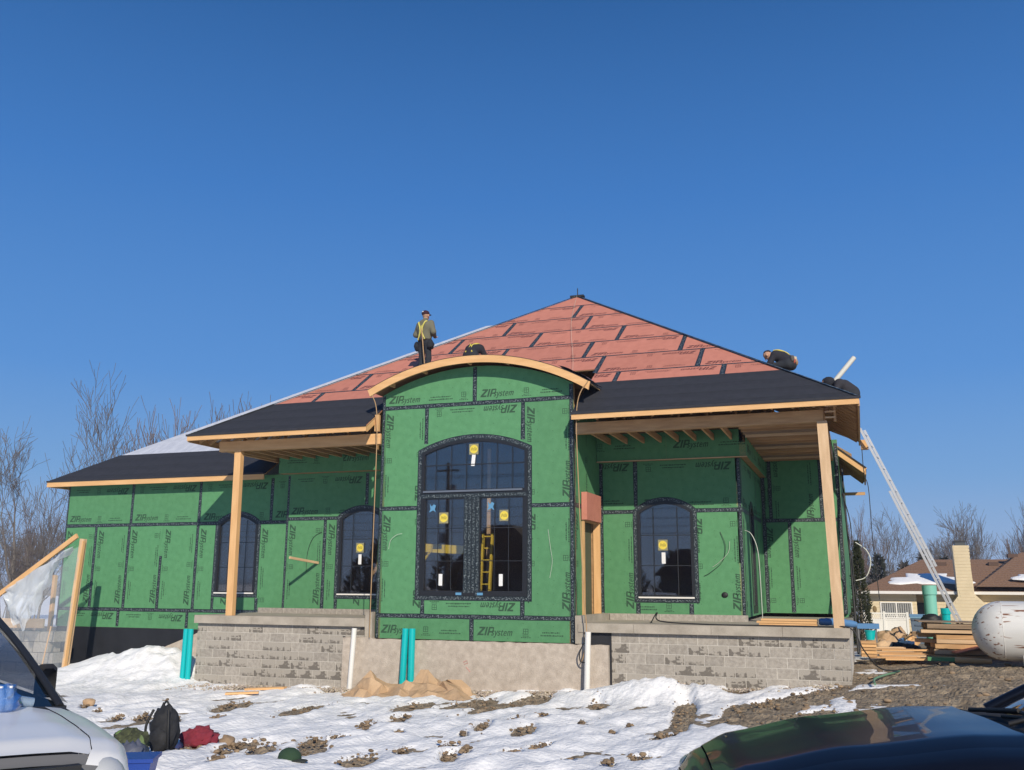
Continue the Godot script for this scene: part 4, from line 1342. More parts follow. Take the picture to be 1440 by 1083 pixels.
func make_porch_frame():
	var f := Node3D.new()
	f.name = "porch_frame"
	house.add_child(f)
	# front beams, doubled boards
	bar_part(f, "beam", Vector3(2.45, 5.62, 0.02), Vector3(7.72, 5.62, 0.02), 0.045, 0.25, M.wood)
	bar_part(f, "beam", Vector3(2.45, 5.615, -0.05), Vector3(7.72, 5.615, -0.05), 0.08, 0.25, M.wood_b)
	bar_part(f, "beam", Vector3(-7.05, 5.62, 0.02), Vector3(-2.42, 5.62, 0.02), 0.045, 0.25, M.wood_new)
	bar_part(f, "beam", Vector3(-7.05, 5.615, -0.05), Vector3(-2.42, 5.615, -0.05), 0.08, 0.25, M.wood)
	bar_part(f, "beam", Vector3(7.68, 5.66, -0.1), Vector3(7.68, 5.66, -6.66), 0.10, 0.30, M.wood)
	bar_part(f, "beam", Vector3(-6.95, 5.66, -0.1), Vector3(-6.95, 5.66, -2.5), 0.10, 0.30, M.wood)
	# the stub post and joist hangers
	bar_part(f, "stub_post", Vector3(-2.52, 5.8, 0.03), Vector3(-2.52, 6.2, 0.03), 0.1, 0.1, M.wood_new, Vector3.BACK)
	for k in 3:
		bar_part(f, "joist_end", Vector3(7.76, 5.58 + k * 0.12, 0.03), Vector3(7.96, 5.58 + k * 0.12, 0.03), 0.04, 0.03, M.wood_pale)
	bar_part(f, "blocking", Vector3(7.95, 5.5, 0.0), Vector3(7.95, 5.98, 0.0), 0.05, 0.05, M.wood, Vector3.BACK)
	# posts
	bar_part(f, "post", Vector3(-6.425, 1.42, -0.02), Vector3(-6.475, 5.51, -0.02), 0.19, 0.14, M.wood_new, Vector3.BACK).set_meta("label", "left porch post of pale new wood")
	bar_part(f, "post", Vector3(7.775, 1.41, -0.02), Vector3(7.69, 5.51, -0.02), 0.20, 0.16, M.wood_pale, Vector3.BACK).set_meta("label", "right porch post of pale wood")
	# joists
	var x := 2.75
	while x < 5.95:
		bar_part(f, "joist", Vector3(x, 5.585, -0.1), Vector3(x, 5.585, -1.94), 0.045, 0.14, M.wood)
		x += 0.41
	x = -6.7
	while x < -2.5:
		bar_part(f, "joist", Vector3(x, 5.585, -0.1), Vector3(x, 5.585, -1.98), 0.045, 0.14, M.wood)
		x += 0.41
	for k in 15:
		bar_part(f, "joist", Vector3(5.96, 5.585, -0.5 - k * 0.41), Vector3(7.62, 5.585, -0.5 - k * 0.41), 0.045, 0.14, [M.wood, M.wood_b, M.wood_grey, M.wood_pale, M.wood_b][k % 5])
	for k in 3:
		bar_part(f, "strut", Vector3(6.2 + k * 0.5, 5.63, -0.2), Vector3(6.2 + k * 0.5, 6.2, -0.75), 0.045, 0.1, M.wood)
	# web members between fascia and beam
	x = 2.8
	while x < 7.4:
		bar_part(f, "web", Vector3(x + 0.08, 5.72, -0.25), Vector3(x + 0.1, 6.1, -0.35), 0.04, 0.09, M.wood_b, Vector3.BACK)
		x += 0.61
	x = -6.6
	while x < -2.7:
		bar_part(f, "web", Vector3(x + 0.08, 5.72, -0.25), Vector3(x + 0.1, 6.1, -0.35), 0.04, 0.09, M.wood_b, Vector3.BACK)
		x += 0.61

# ------------------------------------------------------------------ the house next door
func make_neighbour():
	var h := thing("neighbour_house", "low cream house with brown roof and patches of snow, beyond the plot", "house")
	var Zf := -30.0
	var X0 := 8.5
	var X1 := 30.0
	var G := -0.75
	var EV := 1.93
	# walls of lapped siding: each board a real lap, joined as they are too fine to tell apart
	var s := ns()
	box(s, Vector3(X0, G, Zf - 9.0), Vector3(10.62, EV - 0.05, Zf))
	box(s, Vector3(11.4, G, Zf - 9.0), Vector3(X1, EV - 0.05, Zf))
	box(s, Vector3(10.6, G, Zf - 9.0), Vector3(11.42, EV - 0.05, Zf - 1.2))
	put(h, "wall", s, M.siding)
	s = ns()
	var y := G + 0.1
	while y < EV - 0.12:
		box(s, Vector3(X0 - 0.005, y, Zf), Vector3(10.6, y + 0.15, Zf + 0.018))
		box(s, Vector3(11.42, y, Zf), Vector3(X1, y + 0.15, Zf + 0.018))
		y += 0.17
	put(h, "siding", s, M.siding).set_meta("kind", "stuff")
	# window with white frame, two sashes and vertical blinds behind the glass
	var w := Node3D.new()
	w.name = "window"
	h.add_child(w)
	for f in [[8.98, 0.72, 10.42, 0.78], [8.98, 1.44, 10.42, 1.50], [8.98, 0.78, 9.04, 1.44], [10.36, 0.78, 10.42, 1.44], [9.67, 0.78, 9.73, 1.44]]:
		box_part(w, "frame", Vector3(f[0], f[1], Zf + 0.01), Vector3(f[2], f[3], Zf + 0.06), M.trim_white)
	box_part(w, "pane", Vector3(9.04, 0.78, Zf + 0.025), Vector3(10.36, 1.44, Zf + 0.03), M.glass)
	box_part(w, "back", Vector3(9.04, 0.78, Zf + 0.019), Vector3(10.36, 1.44, Zf + 0.0205), plain(Color(0.06, 0.065, 0.07)))
	for k in 13:
		box_part(w, "blind_slat", Vector3(9.08 + k * 0.1, 0.8, Zf + 0.021), Vector3(9.14 + k * 0.1, 1.43, Zf + 0.0235), plain(Color(0.4, 0.4, 0.38)))
	box_part(h, "door", Vector3(10.68, G + 0.1, Zf - 1.2), Vector3(11.34, 1.45, Zf - 1.14), plain(Color(0.06, 0.075, 0.1)))
	var mv := ns()
	ellipsoid(mv, Vector3(8.72, 1.15, Zf + 0.02), Vector3(0.1, 0.16, 0.03), 10, 6)
	part(h, "wall_ornament", finish(mv), plain(Color(0.2, 0.14, 0.06)))
	# fascia and gutter
	box_part(h, "gutter", Vector3(X0 - 0.5, EV - 0.05, Zf + 0.5), Vector3(X1, EV + 0.08, Zf + 0.6), M.trim_white)
	box_part(h, "soffit", Vector3(X0 - 0.4, EV - 0.06, Zf + 0.0), Vector3(X1, EV - 0.04, Zf + 0.5), M.trim_white)
	# roofs laid in courses of shingle
	var RZ := Zf - 5.0
	var RY := 3.62
	hip_courses(h, Vector3(X0 - 0.5, EV + 0.08, Zf + 0.6), Vector3(X1, EV + 0.08, Zf + 0.6), Vector3(11.25, RY, RZ), Vector3(X1, RY, RZ), 17)
	hip_courses(h, Vector3(X0 - 0.5, EV + 0.08, Zf - 9.6), Vector3(X0 - 0.5, EV + 0.08, Zf + 0.6), Vector3(11.25, RY, RZ), Vector3(11.25, RY, RZ), 9)
	# the higher hip over the right part
	hip_courses(h, Vector3(13.2, EV + 0.3, Zf + 0.9), Vector3(X1 + 3.0, EV + 0.3, Zf + 0.9), Vector3(15.9, 3.95, Zf - 4.5), Vector3(X1, 3.95, Zf - 4.5), 17)
	hip_courses(h, Vector3(13.2, EV + 0.3, Zf - 8.0), Vector3(13.2, EV + 0.3, Zf + 0.9), Vector3(15.9, 3.95, Zf - 4.5), Vector3(15.9, 3.95, Zf - 4.5), 12)
	# roof vents
	for vx in [11.9, 13.0, 14.3, 15.2, 16.6]:
		box_part(h, "roof_vent", Vector3(vx, RY - 0.35 + (0.4 if vx > 15 else 0.0), RZ + 0.9), Vector3(vx + 0.45, RY - 0.16 + (0.4 if vx > 15 else 0.0), RZ + 1.3), plain(Color(0.1, 0.06, 0.045)))
	# snow left on the shaded lower slope
	snow_patch(h, Vector3(11.3, 2.55, Zf - 1.25), Vector2(1.75, 0.95), 3)
	snow_patch(h, Vector3(16.0, 2.62, Zf + 0.15), Vector2(1.0, 0.8), 5)
	# chimney chase with a shoulder, siding laps and a metal cap
	var c := Node3D.new()
	c.name = "chimney"
	h.add_child(c)
	c.set_meta("label", "cream sided chimney with sloped shoulders and dark cap")
	s = ns()
	extrude(s, PackedVector2Array([Vector2(11.75, G), Vector2(14.05, G), Vector2(14.05, 0.9), Vector2(13.08, 1.9), Vector2(12.98, 4.12), Vector2(12.32, 4.12), Vector2(12.38, 1.8), Vector2(11.75, 1.0)]), Transform3D(Basis.IDENTITY, Vector3(0, 0, Zf + 0.05)), 0.0, 0.75)
	put(c, "stack", s, M.siding)
	s = ns()
	y = G + 0.1
	while y < 4.0:
		var xl := 12.36 if y > 1.75 else (11.75 if y < 0.95 else 11.75 + (y - 0.95) * 0.78)
		var xr := 13.03 if y > 1.85 else (14.05 if y < 0.9 else 14.05 - (y - 0.9) * 0.99)
		if y > 0.75 and y < 1.95:
			xl += 0.1
			xr -= 0.12
		box(s, Vector3(xl, y, Zf + 0.8), Vector3(xr, y + 0.12, Zf + 0.815))
		y += 0.15
	put(c, "siding", s, M.siding).set_meta("kind", "stuff")
	box_part(c, "chimney_cap", Vector3(12.45, 4.121, Zf + 0.15), Vector3(12.9, 4.3, Zf + 0.65), plain(Color(0.06, 0.07, 0.08), 0.5))
	box_part(c, "cap_plate", Vector3(12.4, 4.301, Zf + 0.1), Vector3(12.95, 4.35, Zf + 0.7), plain(Color(0.05, 0.05, 0.055), 0.5))
	# white lattice fence
	var f := thing("lattice_fence", "white vinyl fence with a lattice band along the top, before the cream house", "fence")
	var FZ := -20.0
	for k in 2:
		var x0 := 8.12 + k * 0.83
		box_part(f, "post", Vector3(x0 - 0.04, -0.4, FZ - 0.04), Vector3(x0 + 0.04, 1.28, FZ + 0.04), M.trim_white)
		box_part(f, "board_panel", Vector3(x0 + 0.04, -0.4, FZ - 0.015), Vector3(x0 + 0.79, 0.95, FZ + 0.015), M.trim_white)
		box_part(f, "rail", Vector3(x0 + 0.04, 0.95, FZ - 0.025), Vector3(x0 + 0.79, 1.0, FZ + 0.025), M.trim_white)
		box_part(f, "rail", Vector3(x0 + 0.04, 1.18, FZ - 0.025), Vector3(x0 + 0.79, 1.23, FZ + 0.025), M.trim_white)
		for j in 9:
			for d in [-1.0, 1.0]:
				var a := Vector3(x0 + 0.08 + j * 0.08, 1.09 - 0.09 * d, FZ + 0.006 * d)
				bar_part(f, "lattice_slat", a, a + Vector3(0.09, 0.18 * d, 0), 0.01, 0.022, M.trim_white, Vector3.UP)
	box_part(f, "post", Vector3(9.74, -0.4, FZ - 0.04), Vector3(9.82, 1.26, FZ + 0.04), M.trim_white)
	# wheeled bin by the fence
	var b := thing("wheeled_bin", "blue grey wheeled bin with a pale blue lid beside the white fence", "bin", Vector3(10.25, -0.05, -22.0))
	s = ns()
	var rows := []
	for i in 2:
		var hw := 0.22 if i == 0 else 0.29
		rows.append([Vector3(-hw, i * 1.05, hw), Vector3(hw, i * 1.05, hw), Vector3(hw, i * 1.05, -hw), Vector3(-hw, i * 1.05, -hw)])
	grid(s, rows, Vector3(0, 0.5, 0), true, false)
	part(b, "body", finish(s), plain(Color(0.11, 0.15, 0.2), 0.5))
	s = ns()
	bar(s, Vector3(0, 1.06, 0.33), Vector3(0, 1.16, -0.3), 0.62, 0.05)
	put(b, "lid", s, plain(Color(0.2, 0.35, 0.46), 0.5))
	for k in 3:
		box_part(b, "handle" if k == 0 else "rib", Vector3(-0.25 + k * 0.1, 0.95 - k * 0.2, 0.29 - k * 0.01), Vector3(0.25 - k * 0.1, 1.0 - k * 0.2, 0.32 - k * 0.01), plain(Color(0.09, 0.12, 0.17), 0.5))
	for sx in [-0.24, 0.24]:
		tube_part(b, "wheel", [Vector3(sx - 0.03, 0.1, -0.25), Vector3(sx + 0.03, 0.1, -0.25)], 0.1, M.rubber, 12)

func hip_courses(parent: Node3D, e0: Vector3, e1: Vector3, r0: Vector3, r1: Vector3, n: int):
	var s := ns()
	var nn := (e1 - e0).cross(r0 - e0).normalized()
	if nn.y < 0: nn = -nn
	for k in n:
		var t0 := float(k) / n
		var t1 := float(k + 1) / n
		var a := e0.lerp(r0, t0) + nn * 0.02
		var b := e1.lerp(r1, t0) + nn * 0.02
		var c := e1.lerp(r1, t1) + nn * 0.004
		var d := e0.lerp(r0, t1) + nn * 0.004
		if (c - d).length() < 0.01:
			tri(s, a, b, c, nn)
		else:
			quad(s, a, b, c, d, nn)
		quad(s, a, b, b - nn * 0.018, a - nn * 0.018, (b - a).cross(nn).normalized())
	var m := put(parent, "shingle_courses", s, M.shingle)
	m.set_meta("kind", "stuff")

func snow_patch(parent: Node3D, c: Vector3, r: Vector2, sd: int):
	# a thin pad of snow with a ragged edge on the slope
	var s := ns()
	var u := Vector3.RIGHT
	var v := Vector3(0, 1.54, -5.6).normalized()
	var n := u.cross(v).normalized()
	var rows := []
	for i in 5:
		var row := []
		for j in 28:
			var a := TAU * j / 28
			var k := 1.0 + 0.22 * sin(a * 3 + sd) + 0.16 * sin(a * 7 + sd * 2) + 0.08 * sin(a * 13)
			var q := [1.0, 0.97, 0.85, 0.5, 0.02][i] as float
			row.append(c + u * cos(a) * r.x * k * q + v * sin(a) * r.y * k * q + n * [0.0, 0.05, 0.075, 0.085, 0.09][i])
		rows.append(row)
	grid(s, rows, c - n * 2.0, true)
	part(parent, "snow_patch", finish(s), M.snow)

# ------------------------------------------------------------------ trees
var b_st: SurfaceTool
var t_st: SurfaceTool

func branch(p: Vector3, d: Vector3, len: float, r: float, depth: int, spread: float, lift: float):
	var pts := [p]
	var rad := [r]
	var q := p
	var dd := d
	var nseg := 4 if depth > 2 else (3 if depth > 0 else 2)
	for i in nseg:
		dd = (dd + Vector3(rng.randf_range(-1, 1), rng.randf_range(-0.5, 0.7), rng.randf_range(-1, 1)) * 0.14 + Vector3.UP * lift * 0.12).normalized()
		q += dd * len / nseg
		pts.append(q)
		rad.append(maxf(r * (1.0 - 0.62 * (i + 1) / nseg), 0.012))
	tube(b_st if depth > 2 else t_st, pts, rad, 6 if depth > 2 else (4 if depth > 1 else 3), false)
	if depth == 0:
		return
	var kids := rng.randi_range(3, 4) if depth > 1 else rng.randi_range(3, 4)
	for k in kids:
		var t := rng.randf_range(0.35, 1.0) if k > 0 else 1.0
		var f := t * nseg
		var i0 := mini(int(f), nseg - 1)
		var bp: Vector3 = pts[i0].lerp(pts[i0 + 1], f - i0)
		var ax := dd.cross(Vector3(rng.randf_range(-1, 1), rng.randf_range(-1, 1), rng.randf_range(-1, 1))).normalized()
		var nd := dd.rotated(ax, rng.randf_range(0.35, 1.0) * spread if k > 0 else rng.randf_range(0.05, 0.35))
		var br: float = lerpf(rad[i0], rad[i0 + 1], f - i0)
		branch(bp, nd, len * rng.randf_range(0.55, 0.82), br * (0.85 if k == 0 else 0.62), depth - 1, spread, lift)

func bare_tree_mesh(sd: int, height: float, r: float, depth: int, spread: float, lift: float, forks: int) -> Array:
	rng.seed = sd
	b_st = ns()
	t_st = ns()
	for k in forks:
		var d := Vector3(rng.randf_range(-0.16, 0.16), 1, rng.randf_range(-0.16, 0.16)) if forks == 1 else Vector3(rng.randf_range(-0.55, 0.55), 1, rng.randf_range(-0.5, 0.5))
		var l := height * (0.42 if forks == 1 else rng.randf_range(0.34, 0.5))
		branch(Vector3(rng.randf_range(-0.2, 0.2), -0.3, rng.randf_range(-0.2, 0.2)) * (1.0 if forks > 1 else 0.0) - Vector3(0, 0.3, 0), d.normalized(), l, r * (1.0 if forks == 1 else 0.6), depth, spread, lift)
	return [b_st.commit(), t_st.commit()]

func tree(n: String, label: String, group: String, meshes: Array, at: Vector3, sc: float, turn: float, tm: Material, bm: Material):
	var o := thing(n, label, "tree", at, turn, group)
	o.scale = Vector3(sc, sc, sc)
	part(o, "trunk", meshes[0], tm)
	part(o, "crown", meshes[1], bm)

func make_trees():
	var A := bare_tree_mesh(11, 11.5, 0.26, 5, 0.95, 0.55, 1)
	var B := bare_tree_mesh(23, 12.0, 0.24, 5, 0.85, 0.75, 1)
	var C := bare_tree_mesh(37, 11.0, 0.25, 5, 1.05, 0.4, 2)
	var D := bare_tree_mesh(41, 9.0, 0.12, 4, 0.55, 1.1, 6)   # many-stemmed brush
	var E := bare_tree_mesh(53, 8.0, 0.2, 5, 1.0, 0.6, 1)
	rng.seed = 777
	var left := [
		[A, -39.5, -24.0, 1.12, 0.4, "tall grey bare tree at the left edge of the photo, forking low"],
		[C, -34.0, -20.0, 0.82, 2.0, "pale bare tree leaning behind the plastic tent, left of the wing"],
		[B, -36.0, -27.0, 1.2, 1.1, "tall slim bare tree left of the wing, second from the edge"],
		[A, -33.5, -28.0, 1.16, 3.6, "tall bare tree just left of the wing roof corner"],
		[C, -46.0, -30.0, 1.0, 5.0, "spreading bare tree half outside the left edge"],
		[E, -31.0, -24.0, 0.8, 0.9, "small bare tree close to the wing corner under the eave"],
		[B, -33.0, -34.0, 1.1, 4.4, "slender bare tree rising over the wing roof, left of the brush"]]
	for t in left:
		tree("bare_tree", t[5], "bare trees left of the house", t[0], Vector3(t[1], gy(t[1], t[2]), t[2]), t[3] * 0.93, t[4], M.bark_grey, M.twig)
	for k in 15:
		var x := -44.0 + k * 1.8 + rng.randf_range(-0.8, 0.8)
		var z := -46.0 + rng.randf_range(-4, 4)
		tree("brush_tree", "many stemmed bare brush showing over the pale wing roof", "bare brush behind the wing roof", D, Vector3(x, gy(x, z), z), rng.randf_range(1.5, 1.72), rng.randf() * 6.0, M.bark, M.twig_red)
	for k in 7:
		var x := -66.0 + k * 4.0 + rng.randf_range(-1, 1)
		var z := -50.0 + rng.randf_range(-5, 5)
		tree("brush_tree", "low bare brush along the horizon behind the plastic tent", "low brush at the left horizon", D, Vector3(x, gy(x, z), z), rng.randf_range(0.7, 0.95), rng.randf() * 6.0, M.bark, M.twig_red)
	# right: belt of bare trees behind the neighbour
	for k in 15:
		var x := 7.0 + k * 1.25 + rng.randf_range(-0.6, 0.6)
		var z := -62.0 + rng.randf_range(-8, 6)
		var m: Array = [A, E, D, B, C][k % 5]
		var sc: float = [0.5, 0.7, 0.82, 0.5, 0.5][k % 5] * rng.randf_range(0.85, 1.08)
		if k > 9:
			m = D
			sc = rng.randf_range(0.72, 0.9)
		tree("bare_tree", "bare brown tree in the belt behind the cream house", "belt of bare trees behind the cream house", m, Vector3(x, gy(x, z) - 0.3, z), sc, rng.randf() * 6.0, M.bark, M.twig if k % 2 else M.twig_red)
	tree("bare_tree", "round crowned bare tree standing above the belt, right of the chimney", "", E, Vector3(16.4, -0.5, -58.0), 1.0, 0.3, M.bark, M.twig)
	tree("bare_tree", "forked bare tree between the porch corner and the ladder", "", A, Vector3(9.8, -0.5, -46.0), 0.62, 1.9, M.bark_grey, M.twig)
	for k in 22:
		var x := -4.0 + k * 1.9 + rng.randf_range(-0.7, 0.7)
		var z := -74.0 + rng.randf_range(-7, 4)
		tree("brush_tree", "dense low brush closing the horizon behind the cream house", "low brush behind the cream house", D, Vector3(x, -0.9, z), rng.randf_range(0.5, 0.7), rng.randf() * 6.0, M.bark, M.twig if k % 3 else M.twig_red)
	# dark evergreens low in the belt
	for k in 5:
		var x := [9.4, 11.2, 12.6, 13.9, 15.4][k] as float
		evergreen("conifer", "small dark conifer low in the tree belt behind the cream house", "dark conifers in the tree belt", Vector3(x, -0.9, -54.0 - k), 1.0 + 0.2 * (k % 2), [5.2, 4.6, 5.6, 5.0, 5.5][k], M.evergreen_dark, 900, 60 + k)
	evergreen("arborvitae", "narrow dark evergreen shrub behind the right porch corner", "", Vector3(8.15, 0.3, -13.0), 0.34, 3.25, M.evergreen, 5200, 88)

func evergreen(n: String, label: String, group: String, at: Vector3, r: float, h: float, m: Material, leaves: int, sd: int):
	var o := thing(n, label, "shrub" if n == "arborvitae" else "tree", at, 0.0, group)
	tube_part(o, "trunk", [Vector3(0, -0.2, 0), Vector3(0, h * 0.5, 0), Vector3(0, h * 0.95, 0)], [0.07, 0.05, 0.015], M.bark, 6)
	var rr := RandomNumberGenerator.new()
	rr.seed = sd
	var s := ns()
	for k in leaves:
		var t := pow(rr.randf(), 1.2)
		var a := rr.randf() * TAU
		var lump := 1.0 + 0.25 * sin(a * 3.0 + t * 17.0) + 0.15 * sin(a * 5.0 - t * 31.0)
		var rad := r * (pow(1.0 - t, 0.75) + 0.05) * lump * (0.55 + 0.45 * sqrt(rr.randf()))
		var p := Vector3(cos(a) * rad, 0.1 + t * h, sin(a) * rad)
		var d := (Vector3(cos(a), rr.randf_range(0.2, 1.6), sin(a)) + Vector3(rr.randf_range(-0.5, 0.5), 0, rr.randf_range(-0.5, 0.5))).normalized()
		var sd2 := d.cross(Vector3(rr.randf_range(-1, 1), rr.randf_range(-1, 1), rr.randf_range(-1, 1))).normalized()
		var l := r * rr.randf_range(0.16, 0.34) if n == "arborvitae" else r * rr.randf_range(0.2, 0.5)
		tri(s, p - sd2 * l * 0.22, p + sd2 * l * 0.22, p + d * l, d.cross(sd2))
	put(o, "crown", s, m)

# ------------------------------------------------------------------ across the street, behind the camera: what the windows mirror
func make_street_behind():
	var p := thing("utility_pole", "dark wooden utility pole across the street, mirrored in the tall window", "utility pole", Vector3(-20.6, 0.3, 45.0))
	tube_part(p, "shaft", [Vector3(0, -0.5, 0), Vector3(0, 5.5, 0), Vector3(0, 10.9, 0)], [0.17, 0.15, 0.12], M.bark, 10)
	bar_part(p, "crossarm", Vector3(-0.9, 10.3, 0), Vector3(0.9, 10.3, 0), 0.12, 0.14, M.bark)
	tube_part(p, "transformer", [Vector3(0.42, 8.2, 0), Vector3(0.42, 9.2, 0)], 0.25, M.steel, 12)
	tube_part(p, "transformer", [Vector3(-0.4, 4.9, 0), Vector3(-0.4, 5.6, 0)], 0.22, M.steel, 12)
	for k in 6:
		var w := []
		for i in 25:
			var t := i / 24.0
			w.append(Vector3(lerpf(-70, 45, t), [10.5, 10.4, 8.1, 7.4, 6.8, 6.3][k] - 2.6 * t * (1.0 - t) + 0.3, 45.0 + (0.4 if k == 1 else 0.0)))
		tag(tube_part(self, "utility_wire", w, 0.018, M.cable_black, 4), "dark overhead wire across the street, %s from the top" % ["topmost", "second", "third", "fourth", "fifth", "lowest"][k], "wire", "overhead wires across the street")
	var h := thing("dark_house", "dark gabled house across the street, mirrored in the tall window", "house", Vector3(-15.5, 0.4, 46.0))
	box_part(h, "wall", Vector3(-3.2, -0.5, -3.0), Vector3(3.2, 3.4, 3.5), plain(Color(0.06, 0.05, 0.045)))
	var s := ns()
	extrude(s, PackedVector2Array([Vector2(-3.7, 3.1), Vector2(3.7, 3.1), Vector2(0.9, 5.9), Vector2(-0.9, 5.9)]), Transform3D(Basis.IDENTITY, Vector3.ZERO), -3.4, 3.8)
	put(h, "roof", s, plain(Color(0.025, 0.022, 0.022)))
	box_part(h, "window", Vector3(-1.6, 1.2, -3.05), Vector3(-0.6, 2.4, -2.98), M.frame)
	box_part(h, "door", Vector3(0.8, -0.1, -3.05), Vector3(1.7, 2.1, -2.98), plain(Color(0.1, 0.09, 0.08)))
	h = thing("low_house", "low brown house across the street, mirrored in the right bay window", "house", Vector3(0.5, 0.4, 48.0))
	box_part(h, "wall", Vector3(-6.0, -0.5, -3.0), Vector3(5.0, 2.6, 3.5), plain(Color(0.1, 0.085, 0.07)))
	s = ns()
	extrude(s, PackedVector2Array([Vector2(-6.5, 2.5), Vector2(5.5, 2.5), Vector2(3.5, 4.4), Vector2(-4.5, 4.4)]), Transform3D.IDENTITY, -3.4, 3.9)
	put(h, "roof", s, plain(Color(0.04, 0.035, 0.035)))
	box_part(h, "window", Vector3(-3.4, 0.9, -3.05), Vector3(-1.8, 2.1, -2.98), M.frame)
	box_part(h, "door", Vector3(1.0, -0.1, -3.05), Vector3(1.9, 2.1, -2.98), plain(Color(0.2, 0.19, 0.17)))
	for k in 16:
		var x := -46.0 + k * 3.6 + rng.randf_range(-1, 1)
		evergreen("conifer", "dark conifer in the row across the street", "conifers across the street", Vector3(x, 0.3, 56.0 + (k % 3) * 2.0), 1.7, 3.2 + 2.6 * hash01(k * 5), M.evergreen_dark, 500, 200 + k)

# ------------------------------------------------------------------ things lying and standing about the site
func gpos(x: float, z: float, dy := 0.0) -> Vector3:
	return Vector3(x, gy(x, z) + pile_h(x, z) + 0.05 + dy, z)

func sag(a: Vector3, b: Vector3, drop: float, n := 12) -> Array:
	var out := []
	for i in n + 1:
		var t := float(i) / n
		out.append(a.lerp(b, t) - Vector3(0, drop * 4.0 * t * (1.0 - t), 0))
	return out

func curve_pts(ctrl: Array, per := 8) -> Array:
	var c := Curve3D.new()
	for i in ctrl.size():
		var p: Vector3 = ctrl[i]
		var a: Vector3 = ctrl[maxi(i - 1, 0)]
		var b: Vector3 = ctrl[mini(i + 1, ctrl.size() - 1)]
		var t := (b - a) / 6.0
		c.add_point(p, -t, t)
	var out := []
	for i in (ctrl.size() - 1) * per + 1:
		out.append(c.samplef(float(i) / per))
	return out

func line_thing(n: String, label: String, cat: String, pts: Array, r: float, m: Material, sides := 6) -> MeshInstance3D:
	var o := tube_part(self, n, pts, r, m, sides)
	tag(o, label, cat)
	return o

func crumple(c: Vector3, sx: float, sz: float, h: float, sd: int, nx := 22, nz := 14, sharp := 1.0) -> ArrayMesh:
	# a rumpled sheet heaped over the ground, thick enough to be a thing
	var n := FastNoiseLite.new()
	n.seed = sd
	n.frequency = 0.8
	n.fractal_octaves = 3
	var rows := []
	for j in nz:
		var row := []
		for i in nx:
			var u := float(i) / (nx - 1) * 2.0 - 1.0
			var v := float(j) / (nz - 1) * 2.0 - 1.0
			var e := 1.0 + 0.25 * n.get_noise_2d(u * 2.0 + sd, v * 2.0)
			var x := c.x + u * sx * e
			var z := c.z + v * sz * e
			var f := (1.0 - pow(absf(u), 8.0)) * (1.0 - pow(absf(v), 6.0))
			var crease := pow(1.0 - minf(1.0, absf(n.get_noise_2d(x * 0.9 + z * 0.6, z * 1.1 + sd)) * 2.6), 2.0)
			var fine := pow(1.0 - minf(1.0, absf(n.get_noise_2d(x * 2.3 - z * 1.7 + 30.0, z * 2.0)) * 2.4), 2.0)
			var hump := 0.22 + 0.85 * exp(-pow((u + 0.62) / 0.24, 2)) + 0.9 * exp(-pow((u - 0.22) / 0.22, 2)) + 0.5 * exp(-pow((u - 0.75) / 0.16, 2))
			var lean := 1.0 - absf(v + 0.35 + 0.25 * sin(u * 5.0)) * 0.75
			var k := hump * clampf(lean, 0.1, 1.0) + (crease * 0.28 + fine * 0.10) * sharp
			x += (hash01(i * 17 + j * 5) - 0.5) * sx * 0.09
			z += (hash01(i * 29 + j * 11) - 0.5) * sz * 0.2
			k += (hash01(i * 13 + j * 37) - 0.4) * 0.3
			row.append(Vector3(x, gy(x, z) + pile_h(x, z) + 0.02 + h * f * k, z))
		rows.append(row)
	var s := ns()
	grid(s, rows, c - Vector3(0, 3, 0), false, false)
	var low := []
	for r in rows:
		var q := []
		for p in r:
			q.append(p - Vector3(0, 0.012, 0))
		low.append(q)
	grid(s, low, c + Vector3(0, 3, 0), false, false)
	return finish(s)

func plank(parent: Node3D, n: String, c: Vector3, len: float, w: float, t: float, yaw: float, tilt: float, m: Material):
	var d := Vector3(cos(yaw) * cos(tilt), sin(tilt), -sin(yaw) * cos(tilt))
	bar_part(parent, n, c - d * len * 0.5, c + d * len * 0.5, w, t, m)

